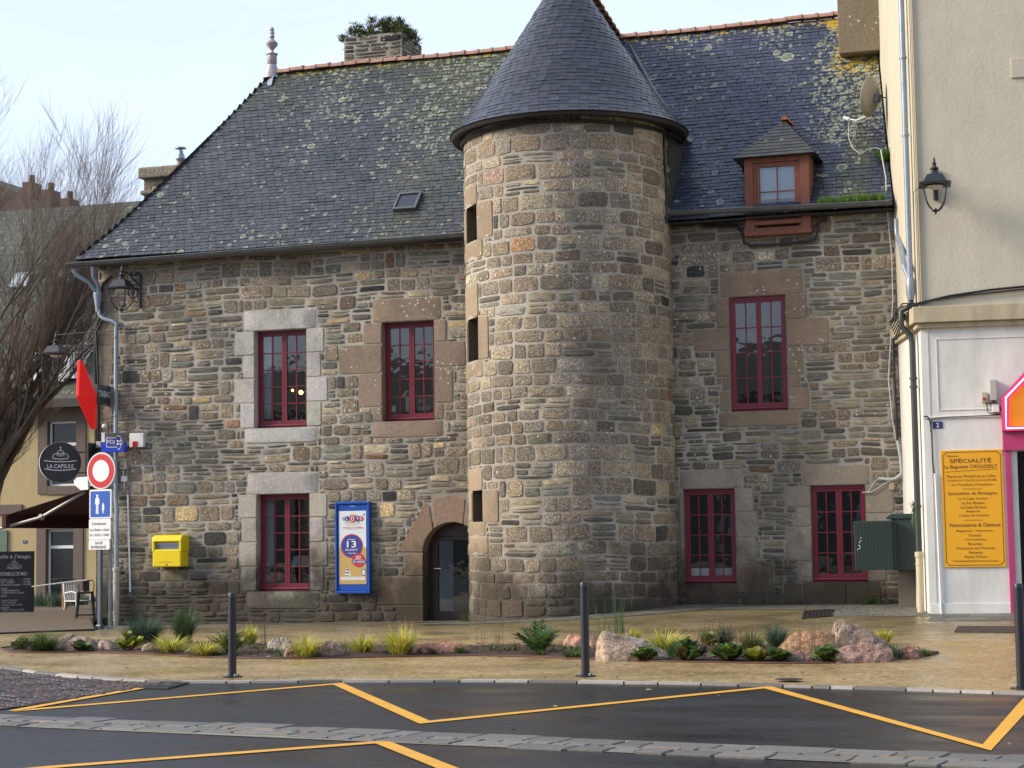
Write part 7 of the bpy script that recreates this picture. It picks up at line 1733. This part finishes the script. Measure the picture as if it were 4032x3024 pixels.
b = MB(); b.box(a.x-.3, c.x+.3, YY-.2, YY+2.5, a.z, a.z+.12); b.box(a.x-.25, a.x-.13, YY-.05, YY+2, c.z, a.z); b.box(c.x+.13, c.x+.25, YY-.05, YY+2, c.z, a.z); b.build('dormer_roof', M_SLATE, yd_)
for (x, y) in ((265, 1098), (85, 1115)):
    p = RP(x, y, (0, YY-.5, 6.25), (0, -.75, .66)); b = MB(); b.prism([(p.x-.35, p.y-.25, p.z-.2), (p.x+.35, p.y-.25, p.z-.2), (p.x+.35, p.y+.25, p.z+.37), (p.x-.35, p.y+.25, p.z+.37)], (0, -.06, .05)); b.build('rooflight', pm('bright_rooflight', (.5, .55, .6), .15), yr)
# house behind it (ridge with pink tiles)
bh = thing('background_house', 'slate roofed house behind, its ridge meeting the pale chimney', 'house', (-19, 24, 0))
a, c = W(325, 814, 26), W(560, 801, 26); zr = (a.z+c.z)/2-.25
b = MB(); f2_ = lambda u, v, h: (u, 26-v*.5, zr-v*.86+h)
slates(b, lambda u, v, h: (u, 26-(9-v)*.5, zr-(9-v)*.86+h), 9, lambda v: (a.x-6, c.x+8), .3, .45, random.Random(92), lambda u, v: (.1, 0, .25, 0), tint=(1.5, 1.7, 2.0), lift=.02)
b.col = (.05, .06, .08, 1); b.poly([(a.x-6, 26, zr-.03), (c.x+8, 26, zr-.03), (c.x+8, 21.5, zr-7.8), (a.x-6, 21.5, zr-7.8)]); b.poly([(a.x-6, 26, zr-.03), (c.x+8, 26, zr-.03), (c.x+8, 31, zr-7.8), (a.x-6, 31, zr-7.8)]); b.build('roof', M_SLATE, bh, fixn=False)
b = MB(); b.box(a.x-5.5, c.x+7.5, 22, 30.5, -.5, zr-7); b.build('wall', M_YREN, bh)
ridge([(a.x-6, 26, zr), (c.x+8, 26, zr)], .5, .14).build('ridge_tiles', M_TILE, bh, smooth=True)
gh = thing('gabled_house', 'tall dark gabled house with red chimneys seen through the bare tree', 'house', (-30, 30, 0))
g0, g1 = W(-160, 660, 32), W(345, 850, 32)
b = MB(); b.prism([(g0.x-6, 32, -.5), (g1.x+.2, 32, -.5), (g1.x+.2, 32, g1.z-.4), (g0.x, 32, g0.z), (g0.x-6, 32, g0.z-1)], (0, 8, 0)); b.build('walls', pm('dark_stone', (.10, .075, .06), .9, var=.4, vs=2), gh)
for i, (x, y, y2) in enumerate(((95, 678, 740), (170, 708, 770), (245, 742, 800))):
    p, q = W(x-18, y+36, 32), W(x+18, y2, 32); b = MB(); b.box(p.x, q.x, 32.2, 33, q.z-.5, p.z); b.lathe([(.15, 0), (.12, .35)], ((p.x+q.x)/2, 32.6, p.z), 8); b.build('chimney', pm('red_brick', (.13, .075, .058), .85, var=.3), gh)
# terrace things
CAPX = G(60, 2446)
pc_ = G(66, 2448); nB = (CAM-pc_); nB.z = 0; nB.normalize(); TB = frame(pc_, nB); TBi = TB.inverted()
def bq(x, y): q = TBi @ RP(x, y, pc_, tuple(nB)); return q.x, q.z
t = thing('chalkboard', 'tall black pavement chalkboard with the lunch menu in white chalk', 'chalkboard', pc_)
a, c = bq(-16, 2172), bq(134, 2430)
b = MB(); b.T = TB; b.box(a[0], c[0], -.02, .03, c[1], a[1]); b.build('board', M_CARD, t, bev=.006)
b = MB(); b.T = TB; [b.box(x_-.02, x_+.02, -.03, .05, .0, c[1]+.02) for x_ in (a[0]+.08, c[0]-.0)]; b.build('leg', pm('brown_wood', (.20, .09, .04), .7), t)
b = MB(); b.T = TB; b.lathe([(.05, .0), (.05, .12)], (c[0]-.25, .02, 0), 10); b.box(c[0]-.45, c[0]+.25, -.25, -.22, .0, .03); b.build('foot', M_BLACK, t)
b = MB(); q9 = lambda x, y: bq(x/1.8433, 1600+y/1.8433)
for s, xa, xb, y, h in (("Salle à l'étage.", -20, 226, 1095, 34), ('LA CAPSULE', 50, 160, 1168, 18), ('FORMULE DE MIDI', 2, 196, 1217, 26), ('ENTRÉE - PLAT', 6, 96, 1259, 15), ('- 14,90€', 150, 224, 1256, 15), ('PLAT - DESSERT', 6, 106, 1278, 15), ('- 14,90€', 150, 224, 1275, 15), ('ENTRÉE-PLAT-DESSERT', 6, 150, 1297, 15), ('- 19,90€', 155, 228, 1293, 15), ('ENTRÉES', 6, 56, 1322, 13), ('• Velouté Butternut', 8, 142, 1337, 14), ('• Salade Chèvre chaud', 8, 172, 1354, 14), ('PLATS', 6, 48, 1377, 13), ('• Travers de Porc, Sauce BBQ', 8, 196, 1392, 14), ('• Joue de Porc braisée', 8, 128, 1409, 14), ('• Fish and chips', 8, 118, 1426, 14), ('• Burger frites (+2€)', 8, 158, 1443, 14), ('DESSERTS', 6, 68, 1464, 13), ('• Coulant choco chantilly', 8, 174, 1479, 14), ('• Crème caramel beurre salé', 8, 190, 1496, 14)):
    A, B = q9(xa, y), q9(xb, y); add_text(b, s, TB, A[0], B[0], A[1], h/1.8433/pxm(pc_), .012, -.024, .15)
A = q9(105, 1145); b.T = TB; capsule_logo(b, TB, A[0], A[1]-.02, .20, -.024)
b.build('chalk_lettering', pm('chalk', (.62, .62, .62), .9), t, fixn=False)
# white chair
pch = G(305, 2436); k = pxm(pch)
def chair():
    t = thing('garden_chair', 'white plastic garden chair on the terrace by the house corner', 'chair', pch); T = Matrix.Translation(pch) @ Matrix.Rotation(radians(75), 4, 'Z')
    for sx in (-1, 1):
        b = MB(); b.T = T; b.tube([(sx*.24, -.24, 0), (sx*.23, -.21, .25), (sx*.23, -.19, .43), (sx*.24, -.2, .62), (sx*.24, -.05, .66), (sx*.22, .2, .62)], .018, 6); b.build('leg', M_WHITE, t, smooth=True)
        b = MB(); b.T = T; b.tube([(sx*.22, .28, 0), (sx*.20, .22, .3), (sx*.20, .21, .45), (sx*.2, .26, .7), (sx*.17, .30, .86)], .02, 6); b.build('leg', M_WHITE, t, smooth=True)
    b = MB(); b.T = T; b.box(-.22, .22, -.22, .22, .415, .44); b.build('seat', M_WHITE, t, bev=.01)
    b = MB(); b.T = T
    for i in range(5): x = -.15+.075*i; b.prism([(x-.022, .215, .45), (x+.022, .215, .45), (x+.02, .30, .84), (x-.02, .30, .84)], (0, .012, 0))
    b.box(-.19, .19, .29, .315, .82, .88); b.build('backrest', M_WHITE, t, bev=.004); return t
chair()
pst_ = G(336, 2474); M_STL = pm('dark_steel', (.03, .03, .032), .4, .6)
t = thing('bar_stool', 'tall dark metal bar stool with a low back at the terrace edge', 'bar stool', pst_); T = Matrix.Translation(pst_) @ Matrix.Rotation(radians(25), 4, 'Z')
for sx in (-1, 1):
    for sy in (-1, 1): b = MB(); b.T = T; b.tube([(sx*.20, sy*.20, 0), (sx*.14, sy*.14, .74)], [.014, .02], 5); b.build('leg', M_STL, t)
b = MB(); b.T = T; b.box(-.16, .16, -.16, .16, .73, .77); b.build('seat', M_STL, t, bev=.015)
b = MB(); b.T = T; b.tube([(-.15, .15, .76), (-.16, .18, .92), (-.13, .20, 1.0), (.13, .20, 1.0), (.16, .18, .92), (.15, .15, .76)], .012, 6); b.box(-.06, .06, .185, .20, .77, 1.0); b.build('backrest', M_STL, t)
b = MB(); b.T = T; b.tube([(-.18, -.18, .28), (.18, -.18, .28), (.18, .18, .28), (-.18, .18, .28), (-.18, -.18, .28)], .009, 5); b.build('footrest', M_STL, t)
pp = G(253, 2434); t = thing('fence_post', 'square wooden fence post on the terrace behind the chalkboard', 'post', pp); b = MB(); hh_ = (2434-2300)/pxm(pp); b.box(pp.x-.05, pp.x+.05, pp.y-.05, pp.y+.05, pp.z, pp.z+hh_); b.build('post', pm('orange_wood', (.26, .12, .05), .7, var=.3, vs=9), t, bev=.006)
b = MB(); b.tube([W(126, 2310, -.5), W(250, 2294, -.5), W(345, 2284, -.5)], .016, 6); b.build('rail', pm('grey_rail', (.35, .34, .33), .5), t, smooth=True)
pt = G(250, 2420); t = thing('terrace_table', 'small dark round table on the terrace behind the wooden post', 'table', pt); b = MB(); b.lathe([(.3, .70), (.3, .72), (0, .725)], pt, 20); b.build('table_top', M_STL, t); b = MB(); b.lathe([(.02, 0), (.02, .7)], pt, 8); b.build('leg', M_STL, t); b = MB(); b.lathe([(.2, 0), (.18, .02), (0, .03)], pt, 16); b.build('base', M_STL, t)
for i, (bx_, lab) in enumerate((((130, 2340, 200, 2418), 'blue-green grass clump behind the chalkboard'), ((195, 2340, 262, 2420), 'green grass clump left of the white chair'), ((262, 2345, 352, 2412), 'blue-green grass clump seen under the white chair'))):
    c = G((bx_[0]+bx_[2])/2, bx_[3]); b = MB(); k = pxm(c); blades(b, c, 420, (bx_[3]-bx_[1])/k, (bx_[2]-bx_[0])/k*.6, GB+[(.14, .2, .16)], .012, .7, 700+i, rr=.3); b.build('grass_clump', M_PLANT, None, loc=c, fixn=False, label=lab, category='grass', group='grasses behind the terrace')
b = MB(); a = G(120, 2415); c = G(360, 2402); b.prism([(a.x-2, a.y, -.1), (c.x, c.y, -.1), (c.x-1, c.y+3, -.1), (a.x-3, a.y+3, -.1)], (0, 0, .2)); structure(b.build('terrace_border', pm('dark_soil', (.045, .03, .022), .9, var=.5, vs=12), None))
# small house number 7
T7 = frame((0, YY, 0), (0, -1, 0)); a, c = W(88, 2128, YY-.05), W(104, 2140, YY-.05); plate('number_plate', 'small blue enamel house number 7 on the yellow wall', T7, (a.x, c.x, c.z, a.z), '7', (.02, .05, .2), M_TEXTW)
# awning
M_AWN = pm('maroon_canvas', (.055, .012, .016), .8, var=.15)
awn = thing('awning', 'dark maroon canvas awning reaching out from the house corner', 'awning', (HX0, 1.5, 3))
zA = W(352, 1915, .3).z; Lp = W(-10, 2028, -.4)
A_n, A_f = Vector((HX0-.05, .1, zA)), Vector((HX0-.05, 5.5, zA)); B_n, B_f = Vector((Lp.x, -.1, Lp.z)), Vector((Lp.x, 5.5, Lp.z))
b = MB(); b.prism([A_n, B_n, B_f, A_f], (0, 0, -.012)); b.build('canvas', M_AWN, awn)
b = MB(); b.box(Lp.x-.05, Lp.x+.05, -.15, 5.6, Lp.z-.28, Lp.z); b.build('valance', M_AWN, awn)
b = MB(); p0, p1, p2 = W(335, 1936, .15), W(163, 2036, .05), W(-10, 2084, .0); M_ALU = pm('grey_aluminium', (.34, .33, .32), .4, .4)
b.tube([p0, p1], .035, 8); b.build('arm', M_ALU, awn, smooth=True); b = MB(); b.tube([p1, p2], .035, 8); b.build('arm', M_ALU, awn, smooth=True); b = MB(); b.tube([p1+Vector((0, -.05, .03)), p1+Vector((0, .05, -.03))], .05, 8); b.build('elbow', M_ALU, awn)
b = MB(); b.box(HX0-.2, HX0-.02, .0, 5.6, zA-.05, zA+.14); b.build('cassette', M_AWN, awn, bev=.02)
z5 = W(200, 2075, 5.6).z; b = MB(); b.box(Lp.x, HX0-.02, 5.5, 5.52, z5-.02, zA-.02); b.build('back_shade_sheet', M_AWN, awn)  # added dark sheet standing in for the shaded underside of the awning

# bare tree: fine twigs rising and fanning to the right
tr_ = thing('bare_tree', 'leafless birch-like tree with dense fine twigs at the left edge', 'tree', (-14.6, 5, 0))
rt2 = random.Random(5); tk = MB(); cw = MB(); cnt = [0]
def grow(p, d, L, r, lev, bend):
    pts = [p]; rad = [r]; n = 4 if lev > 2 else 5; q = p; dd = d.copy()
    for i in range(n):
        dd = (dd+Vector((rt2.uniform(-.13, .13), rt2.uniform(-.13, .13), rt2.uniform(-.06, .06)))*(1.0 if lev < 4 else .9)+Vector((0, 0, bend))).normalized()
        q = q+dd*L/n; pts.append(q); rad.append(r*(1-.75*(i+1)/n) if lev < 6 else r*.6)
    bld = tk if lev < 2 else cw
    sh = rt2.uniform(.8, 1.3)
    if lev < 2: bld.col = (.085*sh, .066*sh, .052*sh, 1)
    elif lev < 4: bld.col = (.13*sh, .108*sh, .088*sh, 1)
    else: bld.col = (.135*sh, .105*sh, .085*sh, 1)
    bld.tube(pts, rad, 7 if lev < 2 else (4 if lev < 4 else 3), cap=False); cnt[0] += 1
    if lev >= 5: return
    k = (7, 6, 6, 7, 7)[lev]
    for j in range(k):
        t = rt2.uniform(.25, 1.0); i = min(int(t*n), n-1); pp_ = pts[i].lerp(pts[i+1], t*n-i); ax_ = Vector((rt2.uniform(-1, 1), rt2.uniform(-1, 1), rt2.uniform(-.3, .5))).normalized()
        nd_ = (dd*1.25+ax_*(.75 if lev < 3 else .62)+Vector((.12, 0, .30))).normalized()
        grow(pp_, nd_, L*rt2.uniform(.50, .72), max(.0032, rad[i]*.52), lev+1, bend*1.0 if lev < 3 else bend*.4)
root_ = Vector((-15.6, 5, 0))
grow(root_, Vector((.02, 0, 1)), 3.2, .30, 0, 0.02)
for sx, sy, L, z in ((.30, .1, 4.4, 2.2), (.55, -.15, 4.4, 2.8), (.15, .3, 5.0, 3.0), (.75, .05, 3.9, 3.2), (-.2, -.1, 5.0, 3.0), (.45, .25, 4.9, 3.6), (.05, -.3, 5.4, 3.3), (.9, -.1, 3.2, 4.2)):
    grow(root_+Vector((0, 0, z)), Vector((sx, sy, .8)).normalized(), L, .13, 1, .03)
tk.build('trunk', pm('tree_bark', (1, 1, 1), .85, attr=True, var=.5, vs=8, bump=.6, bs=20), tr_, smooth='all', fixn=False)
cw.build('crown', D.materials['tree_bark'], tr_, smooth='all', fixn=False)
# houses across the street, behind the viewpoint (seen in the panes)
op = thing('opposite_houses', 'long stone terrace across the street, behind the viewpoint', 'building', (0, -72, 0))
b = MB(); b.box(-45, 45, -82, -72, 0, 9.5); b.prism([(-45, -71.6, 9.5), (-45, -77, 13.4), (-45, -82.4, 9.5)], (90, 0, 0)); b.build('walls', pm('grey_stone_wall', (.16, .145, .125), .9, var=.3, vs=1), op)
b = MB()
for i in range(22):
    for z in (1.2, 4.3, 7.2): b.box(-42+i*4, -40.8+i*4, -72.05, -71.9, z, z+1.7)
b.build('windows', pm('pale_window', (.45, .47, .5), .3), op)
